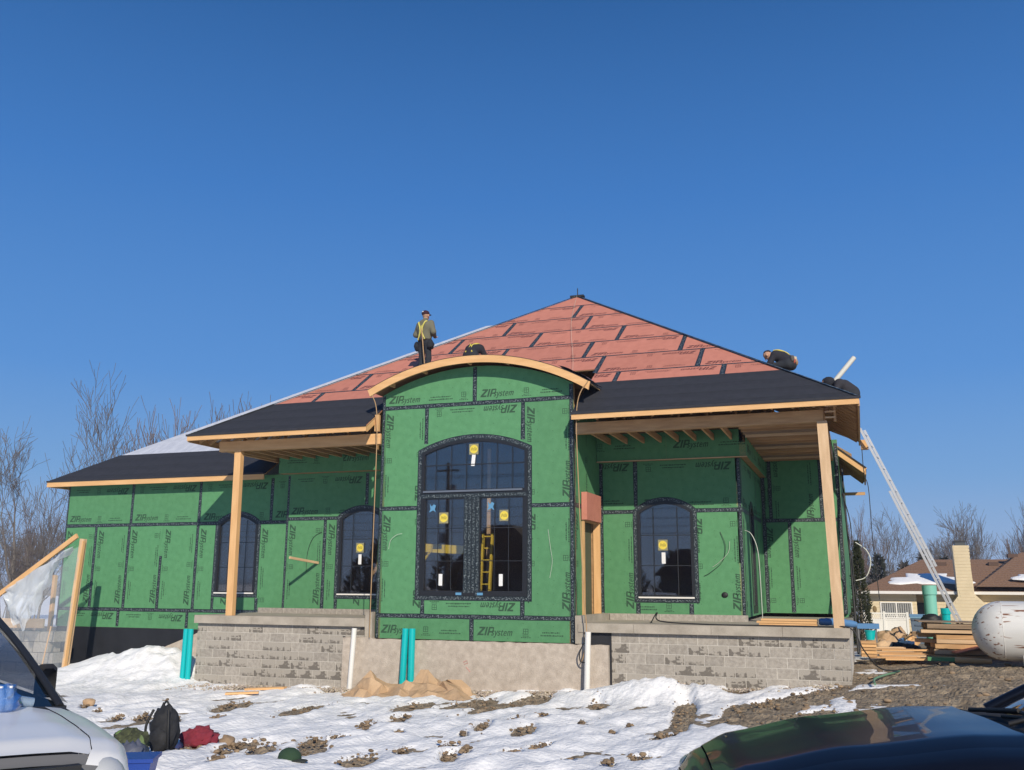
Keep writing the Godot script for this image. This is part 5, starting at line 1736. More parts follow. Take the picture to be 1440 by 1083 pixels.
func make_site_things():
	rng.seed = 4242
	# ropes
	line_thing("rope", "tan rope hanging from the right end of the arched fascia down to the ground", "rope", curve_pts([Vector3(2.86, 6.6, 0.43), Vector3(2.6, 6.0, 0.42), Vector3(2.62, 4.0, 0.36), Vector3(2.68, 2.2, 0.32), Vector3(2.74, 1.2, 0.3), Vector3(2.66, 0.75, 0.28), Vector3(2.6, 0.62, 0.25)]), 0.011, M.rope)
	line_thing("rope", "tan rope hanging down the left edge of the tower", "rope", curve_pts([Vector3(-2.48, 6.62, 0.42), Vector3(-2.36, 6.0, 0.35), Vector3(-2.38, 3.5, 0.3), Vector3(-2.42, 1.5, 0.24), Vector3(-2.44, 1.0, 0.2)]), 0.011, M.rope)
	line_thing("safety_line", "thin safety line running down the red roof from the peak", "rope", curve_pts([Vector3(0.36, 11.17, -7.5), Vector3(0.9, 9.55, -5.0), Vector3(1.7, 7.9, -2.4), Vector3(2.1, 7.2, -1.0)]), 0.0035, M.rope_pale)
	# antenna-like anchor at the peak
	var an := thing("roof_anchor", "small black roof anchor at the very peak of the roof", "anchor", Vector3(0.365, 11.13, -7.56))
	bar_part(an, "plate", Vector3(-0.22, 0.0, 0.02), Vector3(0.22, 0.0, 0.02), 0.18, 0.06, M.black)
	tube_part(an, "stem", [Vector3(0, 0, 0), Vector3(0, 0.28, 0)], 0.015, M.black)
	# a batten sticking out of the left bay wall
	var bt := bar_part(self, "batten", Vector3(-5.38, 2.74, -2.26), Vector3(-5.55, 2.85, -1.15), 0.05, 0.06, M.wood_pale)
	tag(bt, "short pale batten sticking out of the green wall of the left bay", "board")
	# teal and white pipes standing against the foundation
	for q in [[-1.50, -0.02, "left"], [-1.335, 0.03, "right"]]:
		tag(tube_part(self, "teal_pipe", [Vector3(q[0] + q[1], -0.3, 0.33), Vector3(q[0], 1.22, 0.25)], 0.075, M.teal, 14), "upright teal plastic pipe before the tower foundation, %s one of its pair" % q[2], "pipe", "teal pipes before the tower")
	for q in [[-7.61, 0.0, "left"], [-7.47, 0.02, "right"]]:
		tag(tube_part(self, "teal_pipe", [Vector3(q[0] + q[1], -0.3, 0.12), Vector3(q[0], 1.08, 0.1)], 0.066, M.teal, 14), "teal pipe by the corner of the stained block wall, %s one of its pair" % q[2], "pipe", "teal pipes by the left porch")
	tag(tube_part(self, "white_pipe", [Vector3(-2.83, -0.4, 0.36), Vector3(-2.79, 1.2, 0.28)], 0.058, M.white_plastic, 14), "white plastic pipe standing left of the tower foundation", "pipe", "white pipes at the foundation")
	tag(tube_part(self, "white_pipe", [Vector3(2.73, -0.4, 0.36), Vector3(2.77, 1.24, 0.3)], 0.062, M.white_plastic, 14), "white plastic pipe standing at the right end of the tower foundation", "pipe", "white pipes at the foundation")
	line_thing("cable", "black cable loop hanging beside the right white pipe", "cable", curve_pts([Vector3(2.66, 0.98, 0.3), Vector3(2.58, 0.8, 0.3), Vector3(2.6, 0.64, 0.3), Vector3(2.72, 0.62, 0.36)]), 0.014, M.cable_black)
	# crumpled brown sheet
	tag(part(self, "paper_sheet", crumple(Vector3(-0.95, 0, 1.25), 1.45, 0.55, 0.36, 9, 17, 8, 1.6), M.cardboard), "crumpled brown paper sheet on the ground before the teal pipes", "paper sheet")
	# two boards on the snow
	var pb := bar_part(self, "board", gpos(-4.95, 1.25, 0.03), gpos(-4.05, 1.05, 0.06), 0.18, 0.045, M.wood_new)
	tag(pb, "pale short board on the snow before the stained block wall, the farther one", "board", "boards on the snow")
	pb = bar_part(self, "board", gpos(-4.8, 2.2, 0.02), gpos(-4.2, 1.85, 0.03), 0.14, 0.04, M.wood_new)
	tag(pb, "pale short board on the snow before the stained block wall, the nearer one", "board", "boards on the snow")
	var stn := ns()
	ellipsoid(stn, gpos(-5.4, 5.5, 0.03), Vector3(0.13, 0.08, 0.1), 9, 6, 0.35)
	tag(part(self, "clod", finish(stn), M.cardboard), "single tan clod on the open snow at the left", "clod")
	# small loose clods and pebbles, too many to count
	clods()
	# wires and hoses on the house
	line_thing("wire", "thin dark wire curving over the green right bay wall beside its window", "wire", curve_pts([Vector3(5.25, 3.42, -2.18), Vector3(5.36, 3.1, -2.16), Vector3(5.28, 2.75, -2.17), Vector3(5.0, 2.5, -2.17), Vector3(4.85, 2.42, -2.18)]), 0.006, M.muntin)
	line_thing("wire", "pale wire curving beside the dark one on the right bay wall", "wire", curve_pts([Vector3(5.46, 3.2, -2.17), Vector3(5.42, 2.95, -2.15), Vector3(5.2, 2.72, -2.16), Vector3(5.05, 2.62, -2.18)]), 0.004, M.wire)
	line_thing("conduit", "pale looped conduit hanging at the corner of the right bay", "cable", curve_pts([Vector3(5.80, 3.45, -2.25), Vector3(5.96, 3.35, -2.1), Vector3(6.08, 3.0, -2.1), Vector3(6.10, 2.4, -2.2), Vector3(6.10, 1.45, -2.3)]), 0.008, M.wire)
	line_thing("wire", "thin wire arching over the green left bay wall left of its window", "wire", curve_pts([Vector3(-5.72, 2.5, -2.23), Vector3(-5.7, 3.0, -2.22), Vector3(-5.55, 3.4, -2.22), Vector3(-5.3, 3.55, -2.23)]), 0.006, M.muntin)
	line_thing("wire", "pale wire sprouting from the green tower wall left of the tall window", "wire", curve_pts([Vector3(-2.12, 3.0, 0.01), Vector3(-2.05, 3.2, 0.05), Vector3(-1.9, 3.32, 0.06), Vector3(-1.75, 3.35, 0.07)]), 0.0045, M.wire)
	line_thing("wire", "pale wire hanging on the green tower wall right of the tall window", "wire", curve_pts([Vector3(1.8, 3.4, 0.01), Vector3(1.86, 3.0, 0.03), Vector3(1.9, 2.7, 0.03), Vector3(1.84, 2.35, 0.02)]), 0.0035, M.wire)
	var ob := ns()
	ellipsoid(ob, Vector3(5.3, 2.0, -2.19), Vector3(0.075, 0.065, 0.03), 12, 6)
	tag(part(self, "vent_boot", finish(ob), M.black), "small black vent boot on the green wall right of the right bay window", "vent")
	line_thing("cable", "black cable lying along the right porch slab and dropping off its corner", "cable", curve_pts([Vector3(3.95, 1.43, -0.5), Vector3(4.0, 1.62, -0.9), Vector3(4.2, 1.47, -0.2), Vector3(5.2, 1.425, -0.1), Vector3(6.4, 1.425, -0.06), Vector3(7.5, 1.425, 0.0), Vector3(7.99, 1.40, 0.1), Vector3(8.2, 1.0, 0.1), Vector3(8.5, 0.62, -0.6), Vector3(9.0, 0.55, -1.6), Vector3(9.6, 0.6, -2.2)]), 0.014, M.cable_black)
	line_thing("hose", "green hose end curling on the bare earth by the right block wall", "hose", curve_pts([gpos(8.35, 0.9, 0.02), gpos(8.35, 0.2, 0.05), gpos(8.55, -0.7, 0.04), gpos(8.85, -1.6, 0.03)]), 0.022, M.hose_green)
	for k in 3:
		line_thing("hose", ["black hose hanging down the right corner of the house", "dark cord hanging beside the hose at the right corner", "thin dark cord hanging from the right eave end"][k], "hose", [curve_pts([Vector3(7.93, 5.3, -6.6), Vector3(7.95, 4.2, -6.4), Vector3(8.0, 3.0, -6.0), Vector3(8.02, 1.9, -5.6), Vector3(8.05, 0.6, -5.2)]), curve_pts([Vector3(7.9, 4.6, -6.5), Vector3(8.06, 3.8, -6.2), Vector3(8.05, 2.6, -5.8), Vector3(8.12, 1.4, -5.4)]), curve_pts([Vector3(8.46, 5.72, -5.2), Vector3(8.47, 5.0, -5.2), Vector3(8.55, 4.6, -5.2), Vector3(8.56, 3.4, -5.2), Vector3(8.62, 1.9, -5.2)])][k], [0.03, 0.014, 0.011][k], M.cable_black)
	line_thing("hose", "pale looped hose beside the evergreen at the right corner", "hose", curve_pts([Vector3(8.1, 2.35, -5.6), Vector3(8.35, 2.45, -5.6), Vector3(8.48, 2.8, -5.6), Vector3(8.4, 3.1, -5.6), Vector3(8.15, 3.3, -5.6)]), 0.014, M.wire)
	# boards and a rolled blue tarp on the right slab
	var lb := [[6.78, 1.435, 1.14, "lowest"], [6.75, 1.482, 1.18, "middle"], [6.80, 1.53, 1.1, "topmost"]]
	for b in lb:
		tag(bar_part(self, "board", Vector3(b[0] - b[2] * 0.5, b[1], -0.55), Vector3(b[0] + b[2] * 0.5, b[1] - 0.0, -0.5), 0.25, 0.04, M.wood_new), "pale board stacked on the right porch slab, %s of three" % b[3], "board", "boards on the porch slab")
	tag(tube_part(self, "rolled_tarp", curve_pts([Vector3(7.38, 1.5, -0.6), Vector3(7.7, 1.5, -0.55), Vector3(8.1, 1.46, -0.5)]), [0.06, 0.07, 0.075, 0.07, 0.08, 0.075, 0.07, 0.08, 0.075, 0.07, 0.075, 0.08, 0.07, 0.075, 0.07, 0.06, 0.05], M.blue_tarp, 10), "rolled blue tarp hanging over the right end of the porch slab", "tarp")
	# extension ladder against the right eave
	var lad := thing("extension_ladder", "long aluminium extension ladder leaning on the right eave", "ladder")
	var lt := Vector3(8.46, 6.1, -5.3)
	var lf := Vector3(10.75, 0.55, -6.1)
	var side := Vector3(0.28, 0, -1).normalized() * 0.22
	for sec in 2:
		var a := lf if sec == 0 else lf.lerp(lt, 0.38) + Vector3(0.07, 0.05, 0)
		var b := lf.lerp(lt, 0.72) if sec == 0 else lt + Vector3(0.04, 0.03, 0)
		var k := 1.0 if sec == 0 else 0.88
		for sg in [-1.0, 1.0]:
			bar_part(lad, "rail", a + side * sg * k, b + side * sg * k, 0.028, 0.06, M.alu, Vector3(0, 0, 1).cross((b - a).normalized()))
		var n := int(a.distance_to(b) / 0.305)
		for i in n:
			var p := a.lerp(b, (i + 0.5) / n)
			tube_part(lad, "rung", [p - side * k, p + side * k], 0.017, M.alu, 8)
	for sg in [-1.0, 1.0]:
		box_part(lad, "foot", lf + side * sg - Vector3(0.06, 0.05, 0.04), lf + side * sg + Vector3(0.06, 0.03, 0.04), M.rubber)
	var wb := box_part(self, "wood_block", Vector3(8.44, 5.62, -5.5), Vector3(8.62, 5.86, -5.32), M.wood_new)
	tag(wb, "small wood block under the ladder head at the eave end", "block")
	make_tank()
	make_lumber()
	make_tent()
	make_bags()

func clods():
	var pm := SphereMesh.new()
	pm.radius = 1.0
	pm.height = 1.6
	pm.radial_segments = 6
	pm.rings = 3
	for kind in 2:
		var xf := []
		var cols := []
		rng.seed = 99 + kind
		if kind == 0:
			# gravel along the foundation
			for k in 9000:
				var x := rng.randf_range(-7.2, 7.6)
				var z := 0.15 + absf(rng.randfn(0.0, 0.42))
				if x < -3.2 and x > -7.4 and rng.randf() < 0.55: continue
				if x > 3.2 and rng.randf() < 0.7: continue
				var b := gy(x, z) + pile_h(x, z) + 0.005
				var r := rng.randf_range(0.012, 0.035)
				xf.append(Transform3D(Basis(Vector3(rng.randf(), 1, rng.randf()).normalized(), rng.randf() * 6.0).scaled(Vector3(r, r * 0.7, r * rng.randf_range(0.7, 1.2))), Vector3(x, b + rng.randf_range(0.0, 0.05), z)))
				var g := rng.randf_range(0.6, 1.25)
				cols.append(Color(g, g * rng.randf_range(0.92, 1.0), g * rng.randf_range(0.82, 1.0)))
		else:
			var tries := 0
			while xf.size() < 3000 and tries < 60000:
				tries += 1
				var i := (rng.randi() % (mud.size() / 6)) * 6
				var u := rng.randfn(0.0, 0.55)
				var v := rng.randfn(0.0, 0.5)
				var x := mud[i] + mud[i + 2] * u + mud[i + 4] * v
				var z := mud[i + 1] + mud[i + 3] * u + mud[i + 5] * v
				if z < 0.2: continue
				var r := pow(rng.randf(), 4.0) * 0.034 + 0.006
				xf.append(Transform3D(Basis(Vector3(rng.randf(), 1, rng.randf()).normalized(), rng.randf() * 6.0).scaled(Vector3(r * rng.randf_range(0.8, 1.5), r * 0.75, r)), Vector3(x, gy(x, z) + pile_h(x, z) + 0.02 + rng.randf() * 0.05 + n_big.get_noise_2d(x, z) * 0.04, z)))
				var g := rng.randf_range(0.45, 1.1)
				cols.append(Color(g * 0.62, g * 0.5, g * 0.37))
			for k in 700:
				var x := rng.randf_range(7.0, 14.0)
				var z := rng.randf_range(-6.0, 5.0)
				var r := pow(rng.randf(), 6.0) * 0.06 + 0.007
				xf.append(Transform3D(Basis(Vector3(rng.randf(), 1, rng.randf()).normalized(), rng.randf() * 6.0).scaled(Vector3(r * 1.3, r * 0.7, r)), Vector3(x, gy(x, z) + 0.015, z)))
				var g := rng.randf_range(0.5, 1.2)
				cols.append(Color(g * 0.64, g * 0.52, g * 0.39))
		var mm := MultiMesh.new()
		mm.transform_format = MultiMesh.TRANSFORM_3D
		mm.use_colors = true
		mm.mesh = pm
		mm.instance_count = xf.size()
		for k in xf.size():
			mm.set_instance_transform(k, xf[k])
			mm.set_instance_color(k, cols[k])
		var mi := MultiMeshInstance3D.new()
		mi.name = ["gravel", "earth_clods"][kind]
		mi.multimesh = mm
		mi.material_override = M.gravel
		add_child(mi, true)
		mi.set_meta("kind", "stuff")
		tag(mi, ["loose gravel along the foot of the foundation walls", "small clods of earth strewn over snow and mud"][kind], ["gravel", "clods"][kind])

func make_tank():
	var t := thing("propane_tank", "white rust-flecked propane tank lying on the bare earth at the right edge", "tank", Vector3(11.0, 1.30, -3.0))
	t.rotation.y = deg_to_rad(-6.0)
	var R := 0.615
	var im := Image.create(512, 256, false, Image.FORMAT_RGB8)
	var n1 := noise_img(71, 512, 256, 0.02, 4)
	var n2 := noise_img(72, 512, 256, 0.06, 3)
	for y in 256:
		for x in 512:
			var v := n2.get_pixel(x, y).r
			var g := 0.9 + 0.16 * n1.get_pixel(x, y).r
			var c := Color(0.66, 0.66, 0.64) * g
			var rust := smoothstep(0.70, 0.76, v) * smoothstep(0.42, 0.55, n1.get_pixel(x, y).r)
			c = c.lerp(Color(0.2, 0.09, 0.05), rust)
			im.set_pixel(x, y, c.linear_to_srgb())
	var m := mat(ImageTexture.create_from_image(im), 0.35)
	var s := ns()
	var rows := []
	var prof := []
	for i in 13:
		var a := PI * 0.5 * i / 12.0
		prof.append(Vector2(-cos(a) * R * 0.98, maxf(sin(a) * R, 0.002)))
	for i in 9:
		prof.append(Vector2(0.02 + i * 0.4, R))
	for i in 13:
		var a := PI * 0.5 * (12 - i) / 12.0
		prof.append(Vector2(3.3 + cos(a) * R * 0.98, maxf(sin(a) * R, 0.002)))
	for p in prof:
		var row := []
		for k in 41:
			var a := TAU * k / 40.0
			row.append(Vector3(p.x, p.y * cos(a), p.y * sin(a)))
		rows.append(row)
	grid(s, rows, Vector3(1.6, 0, 0), false, true, 0.025)
	part(t, "shell", finish(s), m)
	tube_part(t, "weld_seam", ring_pts(0.0, R + 0.001, 36), 0.006, M.white_plastic, 4)
	tube_part(t, "weld_seam", ring_pts(3.3, R + 0.001, 36), 0.006, M.white_plastic, 4)
	for lx in [0.45, 2.8]:
		for sz in [-0.35, 0.35]:
			box_part(t, "leg", Vector3(lx - 0.12, -0.86, sz - 0.05), Vector3(lx + 0.12, -0.48, sz + 0.05), M.white_plastic)
	var dm := ns()
	ellipsoid(dm, Vector3(1.65, R - 0.02, 0), Vector3(0.2, 0.22, 0.2), 16, 8)
	part(t, "valve_dome", finish(dm), M.white_plastic)
	# mint sewer risers standing behind the lumber
	var r := thing("riser_pipe", "tall mint green riser pipe standing behind the lumber pile", "pipe", Vector3(9.98, 0.5, -9.0))
	tube_part(r, "barrel", [Vector3(0, -0.2, 0), Vector3(0, 1.52, 0)], 0.165, M.mint, 20)
	tube_part(r, "bell", [Vector3(0, 1.5, 0), Vector3(0, 1.75, 0)], 0.19, M.mint, 20)
	r = thing("riser_pipe", "short teal riser pipe right of the tall mint one", "pipe", Vector3(10.33, 0.5, -9.0))
	tube_part(r, "barrel", [Vector3(0, -0.2, 0), Vector3(0.02, 1.0, 0)], 0.11, M.teal, 16)
	tube_part(r, "bell", [Vector3(0.02, 0.98, 0), Vector3(0.02, 1.14, 0)], 0.13, M.teal, 16)
	tag(part(self, "black_bag", crumple_blob(Vector3(9.88, 1.36, -7.4), Vector3(0.26, 0.16, 0.2), 5), M.black), "black bag slumped against the mint riser pipe", "bag")

func ring_pts(x: float, r: float, n: int) -> Array:
	var out := []
	for k in n + 1:
		var a := TAU * k / n
		out.append(Vector3(x, r * cos(a), r * sin(a)))
	return out

func crumple_blob(c: Vector3, r: Vector3, sd: int, nu := 18, nv := 12, amp := 0.3) -> ArrayMesh:
	var n := FastNoiseLite.new()
	n.seed = sd
	n.frequency = 1.6
	n.fractal_octaves = 3
	var rows := []
	for i in nv + 1:
		var v := PI * i / nv
		var row := []
		for j in nu:
			var u := TAU * j / nu
			var d := Vector3(sin(v) * cos(u), cos(v), sin(v) * sin(u))
			row.append(c + d * r * (1.0 + amp * n.get_noise_3dv(d * 1.6)))
		rows.append(row)
	var s := ns()
	grid(s, rows, c, true)
	return finish(s)

func make_lumber():
	rng.seed = 31
	var woods := [M.wood_grey, M.wood, M.wood_new, M.wood_grey, M.wood_pale, M.wood_b]
	var names := ["lowest", "second", "third", "fourth", "fifth", "sixth", "seventh"]
	for lay in 7:
		for k in 3:
			var y := 0.60 + lay * 0.115
			var z := -5.15 - k * 0.42
			var x0 := 9.25 + rng.randf_range(0.0, 0.5) + 0.03 * lay
			var x1 := 11.6 + rng.randf_range(-0.3, 0.9)
			var o := bar_part(self, "lumber_board", Vector3(x0, y + rng.randf_range(-0.012, 0.012), z + rng.randf_range(-0.05, 0.05)), Vector3(x1, y + rng.randf_range(-0.02, 0.02), z + rng.randf_range(-0.05, 0.05)), rng.randf_range(0.26, 0.42), rng.randf_range(0.07, 0.108), woods[(lay * 3 + k + rng.randi() % 2) % 6])
			tag(o, "weathered board in the lumber pile before the tank, %s layer from the ground, %s row" % [names[lay], ["front", "middle", "back"][k]], "board", "boards of the lumber pile")
	var tb := bar_part(self, "plywood_sheet", Vector3(9.42, 1.40, -5.5), Vector3(11.6, 1.37, -5.6), 1.1, 0.02, M.wood_grey)
	tag(tb, "grey plywood sheet lying on top of the lumber pile", "plywood sheet")
	var ps := bar_part(self, "panel_offcut", Vector3(10.15, 0.72, -4.75), Vector3(11.3, 1.02, -4.95), 0.5, 0.018, M.red)
	tag(ps, "reddish panel offcut leaning on the front of the lumber pile", "panel offcut")
	ps = bar_part(self, "panel_offcut", Vector3(9.55, 0.60, -4.3), Vector3(10.15, 0.60, -4.25), 0.3, 0.08, M.green)
	tag(ps, "green panel offcut on the ground before the lumber pile", "panel offcut")
	tag(tube_part(self, "pole", [Vector3(10.1, 0.60, -4.1), Vector3(10.85, 0.58, -4.1)], [0.07, 0.055], M.wood_new, 10), "short pale pole on the ground before the lumber pile", "pole")
	# low boards strewn left of the pile
	for k in 9:
		var x := 8.2 + rng.randf() * 0.5
		var z := -4.3 - k * 0.16
		var o := bar_part(self, "low_board", Vector3(x, 0.56 + k * 0.022, z), Vector3(x + rng.randf_range(0.7, 1.3), 0.565 + k * 0.024 + rng.randf_range(-0.02, 0.03), z + rng.randf_range(-0.15, 0.15)), rng.randf_range(0.12, 0.2), 0.04, [M.wood_new, M.wood, M.wood_pale][k % 3])
		tag(o, "fresh board strewn low on the earth left of the lumber pile, %s from the front" % ["first", "second", "third", "fourth", "fifth", "sixth", "seventh", "eighth", "ninth"][k], "board", "boards strewn left of the lumber pile")
	for k in 5:
		var o := bar_part(self, "short_board", Vector3(8.12, 0.62 + k * 0.075, -4.5), Vector3(8.46, 0.62 + k * 0.075, -4.52), 0.3, 0.06, M.wood_new if k % 2 else M.wood)
		tag(o, "short orange board stacked by the right block wall, %s from the bottom" % names[k], "board", "short boards stacked by the block wall")
	# heap of packaging
	var D := [[8.75, -7.6, 0.28, 0.2, 0.26, "cardboard", "torn cardboard box in the rubbish heap, left part", "cardboard"],
		[9.05, -7.9, 0.3, 0.24, 0.28, "cardboard", "opened cardboard flaps standing in the middle of the rubbish heap", "cardboard"],
		[9.2, -6.9, 0.24, 0.11, 0.2, "white", "white plastic film in the rubbish heap", "plastic film"],
		[8.95, -6.6, 0.26, 0.1, 0.2, "black", "black plastic film in the rubbish heap", "plastic film"],
		[9.35, -7.4, 0.2, 0.16, 0.2, "wood_new", "tan packaging bag in the rubbish heap next to the lumber", "bag"],
		[9.1, -7.5, 0.2, 0.12, 0.18, "blue_tarp", "pale blue plastic in the rubbish heap", "plastic film"],
		[8.5, -7.2, 0.24, 0.14, 0.22, "cardboard", "flattened cardboard at the left of the rubbish heap", "cardboard"],
		[8.65, -6.3, 0.2, 0.12, 0.2, "wood_pale", "pale crumpled paper low in the rubbish heap", "paper"],
		[9.3, -6.3, 0.22, 0.09, 0.16, "tar", "dark grey film at the foot of the rubbish heap", "plastic film"]]
	var i := 0
	for d in D:
		tag(part(self, "rubbish", crumple_blob(Vector3(d[0], 0.62 + d[3] * 0.75, d[1]), Vector3(d[2], d[3] * 1.3, d[4]), 300 + i, 14, 9, 0.75), M[d[5]] if d[5] != "white" else M.white), d[6], d[7], "pieces of the rubbish heap")
		i += 1
	for k in 4:
		var x := 8.6 + k * 0.22
		var o := bar_part(self, "cardboard_flap", Vector3(x, 0.7, -7.5 - 0.1 * k), Vector3(x + 0.2, 0.98 + 0.08 * (k % 2), -7.6), 0.3, 0.008, M.cardboard)
		tag(o, "cardboard flap jutting from the rubbish heap, %s from the left" % names[k + 1] if k else "cardboard flap jutting from the rubbish heap, leftmost", "cardboard")
	var tb2 := thing("teal_tub", "small teal tub at the left edge of the rubbish heap", "tub", Vector3(8.35, 0.92, -5.6))
	tube_part(tb2, "body", [Vector3(0, 0, 0), Vector3(0, 0.2, 0)], [0.10, 0.13], M.teal, 14)
	tube_part(tb2, "rim", [Vector3(0, 0.2, 0), Vector3(0, 0.225, 0)], 0.14, M.teal, 14)
	var ct := thing("blue_cart", "blue topped cart beside the porch corner", "cart", Vector3(8.28, 0.5, -6.4))
	box_part(ct, "tray", Vector3(-0.26, 0.66, -0.2), Vector3(0.3, 0.78, 0.2), M.blue_tarp)
	for sx in [-0.2, 0.22]:
		for sz in [-0.15, 0.15]:
			box_part(ct, "leg", Vector3(sx - 0.02, 0.0, sz - 0.02), Vector3(sx + 0.02, 0.66, sz + 0.02), M.steel)

func make_tent():
	# lean-to of lumber with clear plastic film, at the left edge
	var t := thing("plastic_lean_to", "lean-to of lumber draped with clear plastic at the left edge", "shelter")
	bar_part(t, "post", Vector3(-11.93, -0.3, -0.5), Vector3(-11.72, 3.36, -0.5), 0.16, 0.1, M.wood_pale, Vector3.BACK)
	bar_part(t, "post", Vector3(-11.83, -0.3, -0.38), Vector3(-11.62, 3.3, -0.42), 0.04, 0.09, M.wood_new, Vector3.BACK)
	bar_part(t, "top_rail", Vector3(-12.0, 3.45, -0.55), Vector3(-16.2, 0.85, -0.55), 0.06, 0.13, M.wood_new)
	bar_part(t, "rear_post", Vector3(-14.3, -0.4, -2.2), Vector3(-14.3, 2.4, -2.2), 0.1, 0.1, M.wood, Vector3.BACK)
	bar_part(t, "ledger", Vector3(-16.2, 1.03, -1.3), Vector3(-13.62, 1.05, -1.3), 0.05, 0.26, M.wood_pale)
	var film := StandardMaterial3D.new()
	film.transparency = BaseMaterial3D.TRANSPARENCY_ALPHA
	film.albedo_color = Color(0.78, 0.82, 0.86, 0.22)
	film.roughness = 0.3
	var film2: StandardMaterial3D = film.duplicate()
	film2.albedo_color = Color(0.82, 0.85, 0.88, 0.62)
	var nz := FastNoiseLite.new()
	nz.seed = 8
	nz.frequency = 0.9
	nz.fractal_octaves = 3
	var rows := []
	for i in 26:
		var row := []
		var a := i / 25.0
		var topp := Vector3(-11.75, 3.2, -0.44).lerp(Vector3(-16.2, 0.75, -0.5), a)
		var bot := Vector3(-11.95, -0.25, -0.44).lerp(Vector3(-16.3, -0.35, -0.5), a)
		for j in 22:
			var p := topp.lerp(bot, j / 21.0)
			p.z += nz.get_noise_2d(p.x * 1.6, p.y * 0.8) * 0.10 + 0.03 * sin(p.x * 9.0 + p.y * 5.0)
			row.append(p)
		rows.append(row)
	var s := ns()
	grid(s, rows, Vector3(-14, 1, -8))
	part(t, "plastic_film", finish(s), film, "clear plastic film stretched over the lean-to")
	# the gathered, milky swag of film below the rail
	rows = []
	for i in 26:
		var row := []
		var a := i / 25.0
		var topp := Vector3(-11.85, 3.2, -0.36).lerp(Vector3(-14.2, 1.95, -0.36), a)
		var drop := 0.25 + 1.15 * sin(PI * pow(a, 1.6)) + 0.12 * sin(a * 31.0)
		for j in 16:
			var v := j / 15.0
			var p := topp + Vector3(-0.25 * v * (1.0 - a), -drop * v, 0)
			p.z += 0.10 * sin(v * 9.0 + a * 3.0) * (0.4 + v) + nz.get_noise_2d(p.x * 4.0, p.y * 4.0) * 0.12
			row.append(p)
		rows.append(row)
	s = ns()
	grid(s, rows, Vector3(-13, 2, -8))
	part(t, "plastic_swag", finish(s), film2, "milky gathered swag of plastic film")
	# inside it: stacked blocks and a broom handle
	var n := ["lowest", "second", "third", "topmost"]
	for r in 4:
		for k in 4:
			var x := -15.6 + k * 0.56 + 0.2 * (r % 2)
			if x > -13.6: continue
			var o := box_part(self, "stacked_block", Vector3(x, -0.32 + r * 0.29, -1.75), Vector3(x + 0.53, -0.32 + r * 0.29 + 0.275, -1.3), M.block if (r + k) % 2 else M.block_b)
			tag(o, "pale block stacked behind the plastic film, %s course, %s from the left" % [n[r], ["first", "second", "third", "fourth"][k]], "block", "blocks stacked in the lean-to")
	var br := thing("broom", "wooden broom handle with a black grip leaning inside the lean-to", "broom", Vector3(-13.05, 0, -0.9))
	tube_part(br, "handle", [Vector3(-0.12, -0.3, 0.0), Vector3(0.0, 1.0, -0.1)], 0.018, M.wood_new, 8)
	tube_part(br, "grip", [Vector3(0.0, 1.0, -0.1), Vector3(0.02, 1.28, -0.12)], 0.026, M.black, 8)

